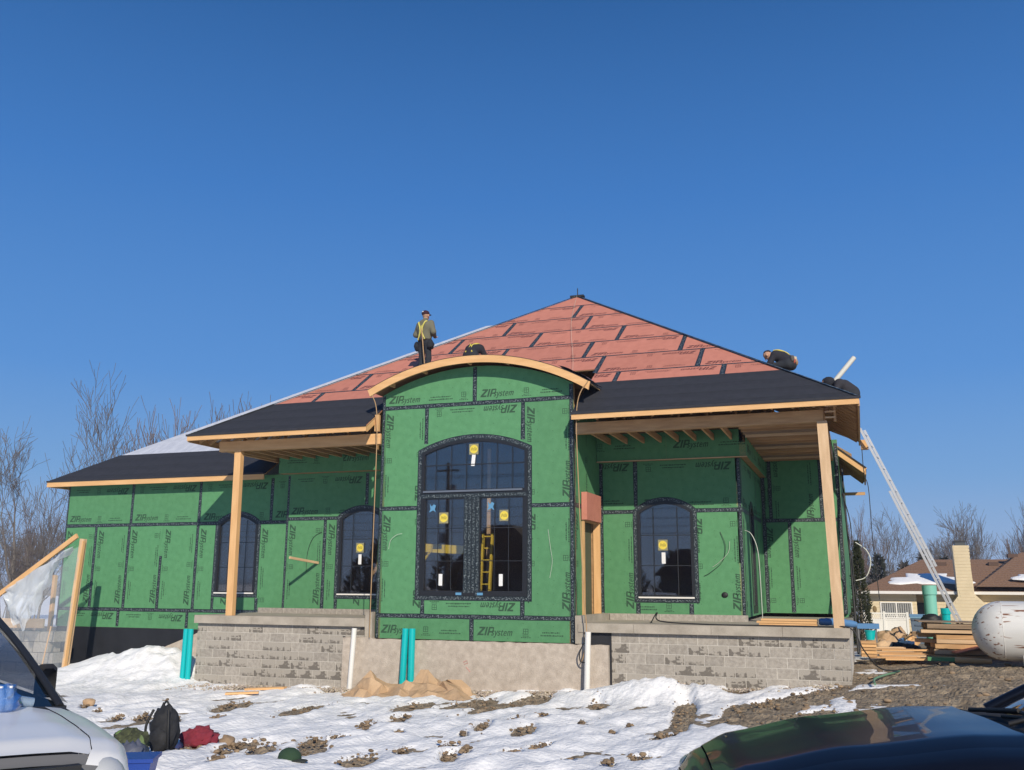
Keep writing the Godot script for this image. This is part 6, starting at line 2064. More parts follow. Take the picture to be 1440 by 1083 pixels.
func make_bags():
	var camo := tone_tex(81, 128, 128, 0.05, Color(0.015, 0.018, 0.012), Color(0.11, 0.13, 0.06), 0.1, Vector2.ONE, 1.6)
	var red := mat(tone_tex(82, 128, 128, 0.03, Color(0.14, 0.012, 0.025), Color(0.25, 0.03, 0.05), 0.08), 0.95, 3.0, true)
	var blk := mat(tone_tex(83, 128, 128, 0.03, Color(0.008, 0.009, 0.011), Color(0.022, 0.023, 0.028), 0.1), 0.8, 3.0, true)
	var p := gpos(0.13, 10.12)
	var b := thing("backpack", "black backpack standing on the snow between the camouflage bag and the red jacket", "backpack", p)
	part(b, "body", crumple_blob(Vector3(0, 0.25, 0), Vector3(0.19, 0.3, 0.14), 61, 20, 14, 0.25), blk)
	part(b, "pocket", crumple_blob(Vector3(0.02, 0.15, 0.12), Vector3(0.14, 0.15, 0.07), 62, 16, 10, 0.2), blk)
	tube_part(b, "handle", curve_pts([Vector3(-0.05, 0.53, 0), Vector3(0, 0.59, 0), Vector3(0.05, 0.53, 0)]), 0.012, M.black)
	for sx in [-0.1, 0.12]:
		tube_part(b, "strap", curve_pts([Vector3(sx, 0.5, 0.1), Vector3(sx * 1.5, 0.3, 0.16), Vector3(sx * 1.4, 0.06, 0.13)]), 0.016, M.black)
	p = gpos(0.12, 10.62)
	var c := thing("camouflage_bag", "camouflage bag lying on the snow beside the white vehicle", "bag", p)
	part(c, "body", crumple_blob(Vector3(-0.08, 0.16, 0), Vector3(0.28, 0.2, 0.2), 63, 20, 12, 0.45), mat(camo, 0.95, 3.0, true))
	part(c, "flap", crumple_blob(Vector3(-0.16, 0.31, 0.05), Vector3(0.09, 0.05, 0.1), 64, 14, 8, 0.3), plain(Color(0.12, 0.2, 0.06), 0.9))
	part(c, "flap", crumple_blob(Vector3(0.17, 0.14, 0.08), Vector3(0.07, 0.15, 0.06), 65, 14, 8, 0.4), plain(Color(0.12, 0.17, 0.07), 0.9))
	tag(part(self, "jacket", crumple_blob(gpos(0.1, 9.4, 0.07), Vector3(0.25, 0.14, 0.18), 66, 26, 16, 0.55), red), "dark red jacket in a heap on the snow right of the backpack", "jacket")
	tag(part(self, "glove", crumple_blob(gpos(0.42, 9.25, 0.03), Vector3(0.11, 0.08, 0.09), 67, 14, 8, 0.5), M.wood_grey), "brown glove beside the red jacket", "glove")
	var t := thing("blue_tub", "blue tub on the snow at the bottom edge beside the white vehicle", "tub", gpos(1.32, 12.12))
	t.rotation.y = 0.5
	c.scale = Vector3(0.85, 0.85, 0.85)
	var s := ns()
	var rows := [[Vector3(-0.24, 0, 0.16), Vector3(0.24, 0, 0.16), Vector3(0.24, 0, -0.16), Vector3(-0.24, 0, -0.16)], [Vector3(-0.28, 0.24, 0.2), Vector3(0.28, 0.24, 0.2), Vector3(0.28, 0.24, -0.2), Vector3(-0.28, 0.24, -0.2)]]
	grid(s, rows, Vector3(0, 0.12, 0), true, false)
	var bl := plain(Color(0.015, 0.055, 0.30), 0.4)
	part(t, "body", finish(s), bl)
	bar_part(t, "lid", Vector3(-0.3, 0.25, 0), Vector3(0.3, 0.25, 0), 0.43, 0.035, bl)
	tag(part(self, "plastic_bag", crumple_blob(gpos(0.5, 11.1, 0.04), Vector3(0.2, 0.2, 0.18), 69, 18, 12, 0.5), plain(Color(0.09, 0.10, 0.14), 0.4)), "grey plastic bag under the camouflage bag", "bag")
	var hc := thing("cap", "dark green cap on the mud at the bottom edge", "cap", gpos(2.0, 10.25, 0.02))
	var cs := ns()
	ellipsoid(cs, Vector3(0, 0.03, 0), Vector3(0.14, 0.11, 0.12), 16, 8)
	part(hc, "crown", finish(cs), plain(Color(0.02, 0.05, 0.025), 0.9))
	cs = ns()
	ellipsoid(cs, Vector3(0.15, 0.01, 0.03), Vector3(0.1, 0.014, 0.09), 14, 6)
	part(hc, "brim", finish(cs), plain(Color(0.03, 0.035, 0.03), 0.9))

# ------------------------------------------------------------------ vehicles
func interp(t: Array, x: float) -> float:
	# t: [x, value, x, value ...] rising in x, smooth between
	if x <= t[0]: return t[1]
	for i in range(0, t.size() - 2, 2):
		if x <= t[i + 2]:
			var u: float = (x - t[i]) / (t[i + 2] - t[i])
			return lerpf(t[i + 1], t[i + 3], u * u * (3.0 - 2.0 * u) * 0.5 + u * 0.5)
	return t[-1]

# half profile of the body at distance x behind the nose, from the centre line out and down
func section(P: Dictionary, x: float) -> Array:
	var w := interp(P.w, x)
	var top := interp(P.top, x)
	var low := interp(P.low, x)
	var c: float = P.crown
	var out := []
	for q in [[0.0, 0.0], [0.22, 0.03], [0.42, 0.10], [0.58, 0.2], [0.64, 0.24], [0.76, 0.42], [0.86, 0.68], [0.93, 1.05], [0.975, 1.7], [1.0, 2.8]]:
		var ridge: float = P.ridge * exp(-pow((q[0] - 0.6) / 0.07, 2)) * smoothstep(0.1, 0.5, x)
		out.append(Vector3(-x, top - c * q[1] + ridge, q[0] * w))
	var sh: float = top - c * 2.8
	for q in [0.25, 0.5, 0.75, 1.0]:
		var yy := lerpf(sh, low, q)
		out.append(Vector3(-x, yy, w * (1.0 + 0.02 * sin(q * PI) - 0.04 * q * q)))
	return out

func body_rows(P: Dictionary, x0: float, x1: float, n: int, sgn: float, zlo: int, zhi: int, lift := 0.0) -> Array:
	var rows := []
	for i in n + 1:
		var x := lerpf(x0, x1, float(i) / n)
		var s := section(P, x)
		var row := []
		for k in range(zlo, zhi + 1):
			var p: Vector3 = s[k]
			row.append(Vector3(p.x, p.y + lift, p.z * sgn))
		rows.append(row)
	return rows

func car(o: Node3D, P: Dictionary):
	var paint: Material = P.paint
	var mid := Vector3(-1.0, 0.5, 0)
	# outer body, both sides, from the hood line down
	for sg in [-1.0, 1.0]:
		var s := ns()
		grid(s, body_rows(P, 0.0, P.cowl + 0.12, 26, sg, 5, 13), mid, false, true)
		part(o, "fender", finish(s), paint)
		s = ns()
		grid(s, body_rows(P, P.cowl + 0.125, P.length, 20, sg, 7, 13), Vector3(-2.5, 0.5, 0), false, true)
		part(o, "body_side", finish(s), paint)
	# hood: a skin of its own, a hair above the fender line
	var hood := ns()
	var rows := []
	var r1 := body_rows(P, P.hood0, P.cowl, 30, -1.0, 0, 5, 0.008)
	var r2 := body_rows(P, P.hood0, P.cowl, 30, 1.0, 0, 5, 0.008)
	for i in r1.size():
		var row := []
		for k in range(5, 0, -1): row.append(r1[i][k])
		for k in 6: row.append(r2[i][k])
		# turn the edges of the skin down into the gap
		row[0] += Vector3(0, -0.012, 0.004)
		row[-1] += Vector3(0, -0.012, -0.004)
		rows.append(row)
	grid(hood, rows, mid, false, true)
	part(o, "hood", finish(hood), P.get("hood_paint", paint))
	# nose between hood and bumper
	var nose := ns()
	var nr := []
	var s0 := section(P, 0.0)
	for j in 7:
		var row := []
		for sg in [-1.0, 1.0]:
			for k in (range(13, 4, -1) if sg < 0 else range(5, 14)):
				var p: Vector3 = s0[k]
				var t := j / 6.0
				row.append(Vector3(0.02 + 0.05 * sin(t * PI) - 0.03 * absf(p.z), lerpf(p.y, P.nose_mid, t), p.z * sg * lerpf(1.0, 0.2, t * t)))
		nr.append(row)
	grid(nose, nr, mid, false, true)
	part(o, "bumper", finish(nose), P.get("bumper", paint))
	# strip between the hood edge and the nose
	var f := ns()
	var fr := []
	for j in 5:
		var x := lerpf(0.0, P.hood0 - 0.006, j / 4.0)
		var row := []
		var sx := section(P, x)
		for k in range(5, 0, -1): row.append(Vector3(sx[k].x, sx[k].y, -sx[k].z))
		for k in 6: row.append(sx[k])
		fr.append(row)
	grid(f, fr, mid, false, true)
	part(o, "header_panel", finish(f), P.get("bumper", paint))
	# cowl, wipers, windshield
	var cw := interp(P.w, P.cowl)
	var cy := interp(P.top, P.cowl)
	var cs := ns()
	rows = []
	for j in 6:
		var t := j / 5.0
		var row := []
		for k in 13:
			var z := lerpf(-0.9, 0.9, k / 12.0)
			row.append(Vector3(-P.cowl + 0.03 - t * 0.30 - 0.16 * (1.0 - z * z) * (1.0 if P.has("round_cowl") else -0.4) * (1.0 - t), cy - P.crown * 0.5 * z * z * 1.4 - 0.03 + 0.015 * sin(t * PI) + t * 0.02, z * cw))
		rows.append(row)
	grid(cs, rows, mid - Vector3(0.5, 0, 0), false, true)
	part(o, "cowl", finish(cs), M.rubber)
	var gs := ns()
	rows = []
	var bx: float = P.cowl + 0.17
	for j in 9:
		var t := j / 8.0
		var row := []
		for k in 13:
			var z := lerpf(-1.0, 1.0, k / 12.0)
			var ww := lerpf(cw * 0.9, P.roof_w, t)
			row.append(Vector3(-lerpf(bx, P.roof0, t) - 0.13 * z * z, lerpf(cy - 0.03 - 0.03 * z * z, P.roof_y - 0.03 * z * z, t) + 0.03 * sin(t * PI), z * ww))
		rows.append(row)
	grid(gs, rows, Vector3(-2.5, 0.8, 0), false, true)
	part(o, "windshield", finish(gs), M.car_glass)
	for sg in [-1.0, 1.0]:
		var pts := []
		for j in 9:
			var r: Array = rows[j]
			pts.append(r[0 if sg < 0 else 12] + Vector3(0, 0.012, 0.012 * sg))
		tube_part(o, "pillar", pts, P.pillar, P.get("pillar_mat", paint), 8)
		var wp := [Vector3(-P.cowl - 0.14, cy + 0.0, sg * 0.12 + 0.25), Vector3(-P.cowl - 0.20, cy + 0.035, sg * 0.12 - 0.1), Vector3(-P.cowl - 0.19, cy + 0.03, sg * 0.12 - 0.42)]
		tube_part(o, "wiper", wp, 0.012, M.black, 6)
		tube_part(o, "wiper_arm", [Vector3(-P.cowl - 0.06, cy - 0.0, sg * 0.3 + 0.12), Vector3(-P.cowl - 0.19, cy + 0.045, sg * 0.12 - 0.1)], 0.014, M.black, 6)
	# cabin: roof, side glass, rear
	var cab := ns()
	rows = []
	for j in 14:
		var t := j / 13.0
		var x := lerpf(P.roof0, P.roof1, t)
		var row := []
		for k in 9:
			var z := lerpf(-1.0, 1.0, k / 8.0)
			row.append(Vector3(-x, P.roof_y - 0.03 * z * z - 0.06 * pow(absf(z), 6.0) + 0.03 * sin(t * PI), z * P.roof_w * 1.0))
		rows.append(row)
	grid(cab, rows, Vector3(-2.5, 0.8, 0), false, true)
	part(o, "roof", finish(cab), paint)
	for sg in [-1.0, 1.0]:
		var sgs := ns()
		rows = []
		for j in 6:
			var t := j / 5.0
			var row := []
			for k in 12:
				var u := k / 11.0
				var xx := lerpf(lerpf(P.cowl + 0.28, P.length - 0.1, u), lerpf(P.roof0 + 0.12, P.roof1, u), t)
				row.append(Vector3(-xx, lerpf(P.belt, P.roof_y - 0.08, t), sg * lerpf(interp(P.w, 2.0) * 0.95, P.roof_w, t)))
			rows.append(row)
		grid(sgs, rows, Vector3(-2.5, 0.8, 0), false, true)
		part(o, "side_glass", finish(sgs), M.car_glass)
	var rs := ns()
	var w2 := interp(P.w, 2.0) * 0.95
	quad(rs, Vector3(-P.length + 0.1, P.belt, -w2), Vector3(-P.length + 0.1, P.belt, w2), Vector3(-P.roof1, P.roof_y - 0.08, P.roof_w), Vector3(-P.roof1, P.roof_y - 0.08, -P.roof_w), Vector3.LEFT)
	put(o, "rear_glass", rs, M.car_glass)
	box_part(o, "tailgate", Vector3(-P.length - 0.02, 0.3, -w2), Vector3(-P.length + 0.06, P.belt, w2), paint)
	box_part(o, "deck", Vector3(-P.length, P.belt - 0.06, -w2), Vector3(-P.cowl - 0.3, P.belt - 0.02, w2), M.black)
	box_part(o, "underbody", Vector3(-P.length + 0.1, 0.2, -w2 * 0.85), Vector3(-0.12, 0.34, w2 * 0.85), M.black)
	for wx in [P.axle, P.axle2]:
		for sg in [-1.0, 1.0]:
			var wz: float = interp(P.w, 1.0) * sg
			var wh := Node3D.new()
			wh.name = sub_name(o, "wheel")
			o.add_child(wh)
			tube_part(wh, "tyre", [Vector3(-wx, P.wheel, wz - 0.2 * sg), Vector3(-wx, P.wheel, wz + 0.015 * sg)], P.wheel, M.rubber, 24)
			tube_part(wh, "rim", [Vector3(-wx, P.wheel, wz - 0.0 * sg), Vector3(-wx, P.wheel, wz + 0.022 * sg)], P.wheel * 0.66, M.steel, 20)

func make_vehicles():
	rng.seed = 55
	M.car_glass = StandardMaterial3D.new()
	M.car_glass.transparency = BaseMaterial3D.TRANSPARENCY_ALPHA
	M.car_glass.albedo_color = Color(0.02, 0.05, 0.06, 0.55)
	M.car_glass.roughness = 0.02
	var navy := plain(Color(0.004, 0.005, 0.010), 0.3, 0.0)
	navy.metallic_specular = 0.25
	navy.clearcoat_enabled = true
	navy.clearcoat = 0.36
	navy.clearcoat_roughness = 0.02
	var car1 := thing("dark_car", "glossy dark blue car at the lower right, its hood mirroring the house", "car")
	var f1 := Vector3(-0.975, 0, 0.22).normalized()
	car1.position = Vector3(7.24, 0.40, 14.45)
	car1.rotation.y = atan2(-f1.z, f1.x)
	car(car1, {"paint": navy, "w": [0.0, 0.72, 0.12, 0.83, 0.35, 0.91, 1.0, 0.95, 4.0, 0.95, 4.6, 0.86], "top": [0.0, 0.74, 0.08, 0.83, 0.3, 0.92, 0.8, 1.02, 1.4, 1.09, 2.0, 1.10, 4.6, 1.06], "low": [0.0, 0.3, 0.3, 0.24, 4.9, 0.3], "crown": 0.085, "ridge": 0.012, "hood0": 0.14, "cowl": 1.64, "length": 4.9, "nose_mid": 0.45, "roof0": 3.0, "roof1": 4.1, "roof_y": 1.62, "roof_w": 0.66, "belt": 1.0, "pillar": 0.035, "axle": 0.85, "axle2": 3.6, "wheel": 0.34, "round_cowl": true})
	var lens := plain(Color(0.4, 0.42, 0.44), 0.08)
	lens.clearcoat_enabled = true
	for sg in [-1.0, 1.0]:
		var s := ns()
		ellipsoid(s, Vector3(-0.13, 0.70, sg * 0.66), Vector3(0.13, 0.07, 0.19), 16, 8)
		part(car1, "headlight", finish(s), lens)
	for k in 4:
		box_part(car1, "grille_bar", Vector3(0.02, 0.46 + k * 0.05, -0.4), Vector3(0.06, 0.475 + k * 0.05, 0.4), M.black)
	# white van-like vehicle at the lower left
	var white := plain(Color(0.74, 0.74, 0.73), 0.42)
	white.clearcoat_enabled = true
	white.clearcoat = 0.5
	white.clearcoat_roughness = 0.15
	var car2 := thing("white_van", "dusty white van at the lower left, hood towards the right, black grille and mirror", "van")
	var f2 := Vector3(0.86, 0, 0.5).normalized()
	car2.position = Vector3(3.85, 0.22, 16.24)
	car2.rotation.y = atan2(-f2.z, f2.x)
	car(car2, {"paint": white, "bumper": plain(Color(0.12, 0.12, 0.125), 0.6), "pillar_mat": M.black, "w": [0.0, 0.82, 0.10, 0.90, 0.35, 0.96, 1.0, 0.99, 4.0, 1.0, 5.2, 0.98], "top": [0.0, 1.02, 0.05, 1.07, 0.25, 1.12, 0.7, 1.15, 1.15, 1.17, 2.0, 1.2, 5.2, 1.2], "low": [0.0, 0.35, 0.3, 0.3, 5.2, 0.35], "crown": 0.06, "ridge": 0.006, "hood0": 0.05, "cowl": 1.3, "length": 5.2, "nose_mid": 0.6, "roof0": 3.3, "roof1": 5.1, "roof_y": 1.68, "roof_w": 0.82, "belt": 1.15, "pillar": 0.026, "axle": 0.85, "axle2": 4.2, "wheel": 0.36, "round_cowl": true})
	# grille of crossing bars in a dark surround, headlights, mirror
	var gf := ns()
	bar(gf, Vector3(0.05, 0.99, -0.58), Vector3(0.05, 0.99, 0.58), 0.06, 0.04)
	bar(gf, Vector3(0.06, 0.67, -0.58), Vector3(0.06, 0.67, 0.58), 0.06, 0.04)
	put(car2, "grille_surround", gf, M.black)
	for k in 14:
		for d in [-1.0, 1.0]:
			var z := -0.56 + k * 0.082
			bar_part(car2, "grille_bar", Vector3(0.065 + 0.004 * d, 0.69, z), Vector3(0.055 + 0.004 * d, 0.97, z + 0.08 * d), 0.012, 0.012, plain(Color(0.05, 0.05, 0.055), 0.5), Vector3.RIGHT)
	for sg in [-1.0, 1.0]:
		var s := ns()
		ellipsoid(s, Vector3(-0.07, 0.89, sg * 0.74), Vector3(0.12, 0.13, 0.13), 16, 10)
		part(car2, "headlight", finish(s), lens)
	for sg in [-1.0, 1.0]:
		var m := Node3D.new()
		m.name = sub_name(car2, "mirror")
		car2.add_child(m)
		m.set_meta("label", "tall black door mirror")
		var s := ns()
		var c := Vector3(-2.38, 1.24, sg * 0.99)
		var mr := []
		for i in 5:
			var t := i / 4.0
			var k := [0.75, 0.97, 1.0, 0.97, 0.75][i] as float
			var row := []
			for q in [[-0.07, -0.11], [-0.05, -0.13], [0.05, -0.13], [0.07, -0.11], [0.07, 0.09], [0.04, 0.12], [-0.04, 0.12], [-0.07, 0.09]]:
				row.append(c + Vector3(lerpf(-0.08, 0.08, t), q[1] * k, q[0] * k))
			mr.append(row)
		grid(s, mr, c, true, true)
		var mh: Array = mr[0]
		for k in range(1, 7):
			_v(s, mh[0], Vector2.ZERO); _v(s, mh[k], Vector2.ZERO); _v(s, mh[k + 1], Vector2.ZERO)
			_v(s, mr[4][0], Vector2.ZERO); _v(s, mr[4][k + 1], Vector2.ZERO); _v(s, mr[4][k], Vector2.ZERO)
		part(m, "housing", finish(s), M.rubber)
		tube_part(m, "arm", [Vector3(-2.3, 1.1, sg * 0.9), Vector3(-2.36, 1.16, sg * 0.98)], 0.03, M.rubber, 8)
	# pack of bottled water on the hood, and a loose bottle by the cowl
	var pw_ := thing("bottle_pack", "blue wrapped pack of water bottles on the white hood", "bottle pack")
	pw_.transform = car2.transform * Transform3D(Basis.IDENTITY.scaled(Vector3(0.78, 0.78, 0.78)), Vector3(-1.16, 1.16, -0.36))
	var wr := StandardMaterial3D.new()
	wr.transparency = BaseMaterial3D.TRANSPARENCY_ALPHA
	wr.albedo_color = Color(0.22, 0.5, 0.85, 0.4)
	wr.roughness = 0.1
	var clear := StandardMaterial3D.new()
	clear.transparency = BaseMaterial3D.TRANSPARENCY_ALPHA
	clear.albedo_color = Color(0.75, 0.85, 0.95, 0.3)
	clear.roughness = 0.05
	for a in 3:
		for b in 4:
			var bp := Vector3(-0.13 + a * 0.07, 0.0, -0.14 + b * 0.07)
			var bo := Node3D.new()
			bo.name = sub_name(pw_, "bottle")
			pw_.add_child(bo)
			tube_part(bo, "body", [bp + Vector3(0, 0.0, 0), bp + Vector3(0, 0.13, 0), bp + Vector3(0, 0.17, 0), bp + Vector3(0, 0.2, 0)], [0.032, 0.032, 0.024, 0.013], clear, 10)
			tube_part(bo, "cap", [bp + Vector3(0, 0.2, 0), bp + Vector3(0, 0.215, 0)], 0.015, M.white, 8)
	part(pw_, "wrapper", crumple_blob(Vector3(-0.06, 0.1, -0.03), Vector3(0.17, 0.125, 0.19), 91, 18, 12, 0.5), wr)
	var lb := thing("loose_bottle", "loose clear water bottle at the corner of the white hood below the windshield", "bottle")
	lb.transform = car2.transform * Transform3D(Basis(Vector3(1, 0, 0), 1.35), Vector3(-1.36, 1.19, -0.66))
	tube_part(lb, "body", [Vector3(0, 0, 0), Vector3(0, 0.13, 0), Vector3(0, 0.17, 0), Vector3(0, 0.2, 0)], [0.033, 0.033, 0.024, 0.013], clear, 12)
	tube_part(lb, "cap", [Vector3(0, 0.2, 0), Vector3(0, 0.218, 0)], 0.015, M.white, 8)

# ------------------------------------------------------------------ people
# bones: [a, b, radius at a, radius at b, colour]; one skin by surface nets on a smooth-min field
func skin_mesh(s: SurfaceTool, bones: Array, cell: float, k: float):
	var lo := Vector3(1e9, 1e9, 1e9)
	var hi := -lo
	for b in bones:
		for q in 2:
			var r := Vector3.ONE * (float(b[2 + q]) + cell * 3.0)
			lo = lo.min(b[q] - r)
			hi = hi.max(b[q] + r)
	var nx := int((hi.x - lo.x) / cell) + 2
	var ny := int((hi.y - lo.y) / cell) + 2
	var nz := int((hi.z - lo.z) / cell) + 2
	var f := PackedFloat32Array()
	f.resize(nx * ny * nz)
	f.fill(10.0)
	var cb := PackedInt32Array()
	cb.resize(nx * ny * nz)
	var cd := PackedFloat32Array()
	cd.resize(nx * ny * nz)
	cd.fill(10.0)
	for bi in bones.size():
		var b: Array = bones[bi]
		var a: Vector3 = b[0]
		var e: Vector3 = b[1]
		var ab := e - a
		var l2 := maxf(ab.length_squared(), 1e-8)
		var m := maxf(b[2], b[3]) + cell * 2.5 + k
		var i0 := (a.min(e) - Vector3.ONE * m - lo) / cell
		var i1 := (a.max(e) + Vector3.ONE * m - lo) / cell
		for z in range(maxi(0, int(i0.z)), mini(nz - 1, int(i1.z) + 1) + 1):
			for y in range(maxi(0, int(i0.y)), mini(ny - 1, int(i1.y) + 1) + 1):
				for x in range(maxi(0, int(i0.x)), mini(nx - 1, int(i1.x) + 1) + 1):
					var p := lo + Vector3(x, y, z) * cell
					var t := clampf((p - a).dot(ab) / l2, 0.0, 1.0)
					var d: float = p.distance_to(a + ab * t) - lerpf(b[2], b[3], t)
					var id := (z * ny + y) * nx + x
					if d < cd[id]:
						cd[id] = d
						cb[id] = bi
					var o := f[id]
					var h := maxf(k - absf(o - d), 0.0) / k
					f[id] = minf(o, d) - h * h * k * 0.25
	var vid := {}
	var pts := []
	var off := [Vector3i(0, 0, 0), Vector3i(1, 0, 0), Vector3i(0, 1, 0), Vector3i(1, 1, 0), Vector3i(0, 0, 1), Vector3i(1, 0, 1), Vector3i(0, 1, 1), Vector3i(1, 1, 1)]
	var edges := [[0, 1], [2, 3], [4, 5], [6, 7], [0, 2], [1, 3], [4, 6], [5, 7], [0, 4], [1, 5], [2, 6], [3, 7]]
	for z in nz - 1:
		for y in ny - 1:
			for x in nx - 1:
				var v := []
				var inside := 0
				for o in off:
					var q := f[((z + o.z) * ny + y + o.y) * nx + x + o.x]
					v.append(q)
					if q < 0.0: inside += 1
				if inside == 0 or inside == 8:
					continue
				var c := Vector3.ZERO
				var n := 0
				for e in edges:
					var va: float = v[e[0]]
					var vb: float = v[e[1]]
					if (va < 0.0) != (vb < 0.0):
						var t := va / (va - vb)
						c += Vector3(off[e[0]]).lerp(Vector3(off[e[1]]), t)
						n += 1
				vid[(z * ny + y) * nx + x] = pts.size()
				pts.append([lo + (Vector3(x, y, z) + c / n) * cell, bones[cb[(z * ny + y) * nx + x]][4]])
	s.set_smooth_group(0)
	var dirs := [[1, nx, nx * ny], [nx, nx * ny, 1], [nx * ny, 1, nx]]
	for key in vid:
		for d in dirs:
			var nb: int = key + d[0]
			if nb >= f.size(): continue
			# edge from key along d[0] is shared by the cells key, key-d1, key-d1-d2, key-d2
			if (f[key] < 0.0) == (f[nb] < 0.0):
				continue
			var c1: int = key - d[1]
			var c2: int = key - d[1] - d[2]
			var c3: int = key - d[2]
			if not (vid.has(c1) and vid.has(c2) and vid.has(c3)):
				continue
			var q := [pts[vid[key]], pts[vid[c1]], pts[vid[c2]], pts[vid[c3]]]
			if f[key] >= 0.0:
				q.reverse()
			for t in [[0, 2, 1], [0, 3, 2]]:
				for w in t:
					s.set_color(q[w][1])
					s.add_vertex(q[w][0])

const JAC := Color(0.14, 0.135, 0.095)
const PANT := Color(0.022, 0.025, 0.032)
const SKIN := Color(0.48, 0.28, 0.19)
const DARK := Color(0.018, 0.019, 0.024)
const BOOT := Color(0.03, 0.022, 0.016)

func hand_bones(w: Vector3, dir: Vector3, palm_n: Vector3, col: Color) -> Array:
	var side := dir.cross(palm_n).normalized()
	var out := [[w, w + dir * 0.05, 0.03, 0.034, col], [w + dir * 0.05 - side * 0.02, w + dir * 0.08 + side * 0.02, 0.022, 0.02, col]]
	for i in 4:
		var b := w + dir * 0.085 + side * (i - 1.5) * 0.021
		var l := [0.034, 0.042, 0.039, 0.03][i] as float
		var m := b + dir * l
		out.append([b, m, 0.0095, 0.009, col])
		out.append([m, m + (dir * 0.5 - palm_n * 0.8).normalized() * l * 0.9, 0.009, 0.0075, col])
	var tb := w + dir * 0.03 + side * 0.03
	out.append([tb, tb + (dir + side).normalized() * 0.05, 0.012, 0.0105, col])
	out.append([tb + (dir + side).normalized() * 0.05, tb + (dir * 1.6 + side * 0.4).normalized() * 0.085, 0.0105, 0.008, col])
	return out

func person(label: String, at: Vector3, turn: float, bones: Array, head: Array, hands: Array) -> Node3D:
	var o := thing("person", label, "person", at, turn, "")
	var m := StandardMaterial3D.new()
	m.vertex_color_use_as_albedo = true
	m.roughness = 0.9
	var s := ns()
	skin_mesh(s, bones, 0.018, 0.045)
	skin_mesh(s, head, 0.009, 0.02)
	for h in hands:
		skin_mesh(s, h, 0.006, 0.008)
	part(o, "body", finish(s), m)
	return o

func head_bones(c: Vector3, fwd: Vector3, up: Vector3, hair: Color) -> Array:
	var side := fwd.cross(up).normalized()
	var out := [
		[c + up * 0.02 - fwd * 0.015, c + up * 0.035 + fwd * 0.01, 0.092, 0.088, SKIN],
		[c - up * 0.05 + fwd * 0.035, c - up * 0.075 + fwd * 0.05, 0.055, 0.042, SKIN],
		[c + fwd * 0.095 + up * 0.01, c + fwd * 0.118 - up * 0.02, 0.012, 0.016, SKIN],
		[c - up * 0.13 - fwd * 0.02, c - up * 0.05 - fwd * 0.01, 0.056, 0.055, SKIN],
		[c + up * 0.04 - fwd * 0.05, c + up * 0.06 - fwd * 0.02, 0.075, 0.08, hair],
		[c - up * 0.062 + fwd * 0.088 - side * 0.018, c - up * 0.062 + fwd * 0.088 + side * 0.018, 0.008, 0.008, Color(0.3, 0.12, 0.1)]]
	for sg in [-1.0, 1.0]:
		out.append([c + side * sg * 0.09 + up * 0.005, c + side * sg * 0.095 - up * 0.035, 0.016, 0.012, SKIN])
		out.append([c + side * sg * 0.032 + up * 0.015 + fwd * 0.088, c + side * sg * 0.032 + up * 0.015 + fwd * 0.09, 0.012, 0.012, Color(0.02, 0.02, 0.02)])
	return out

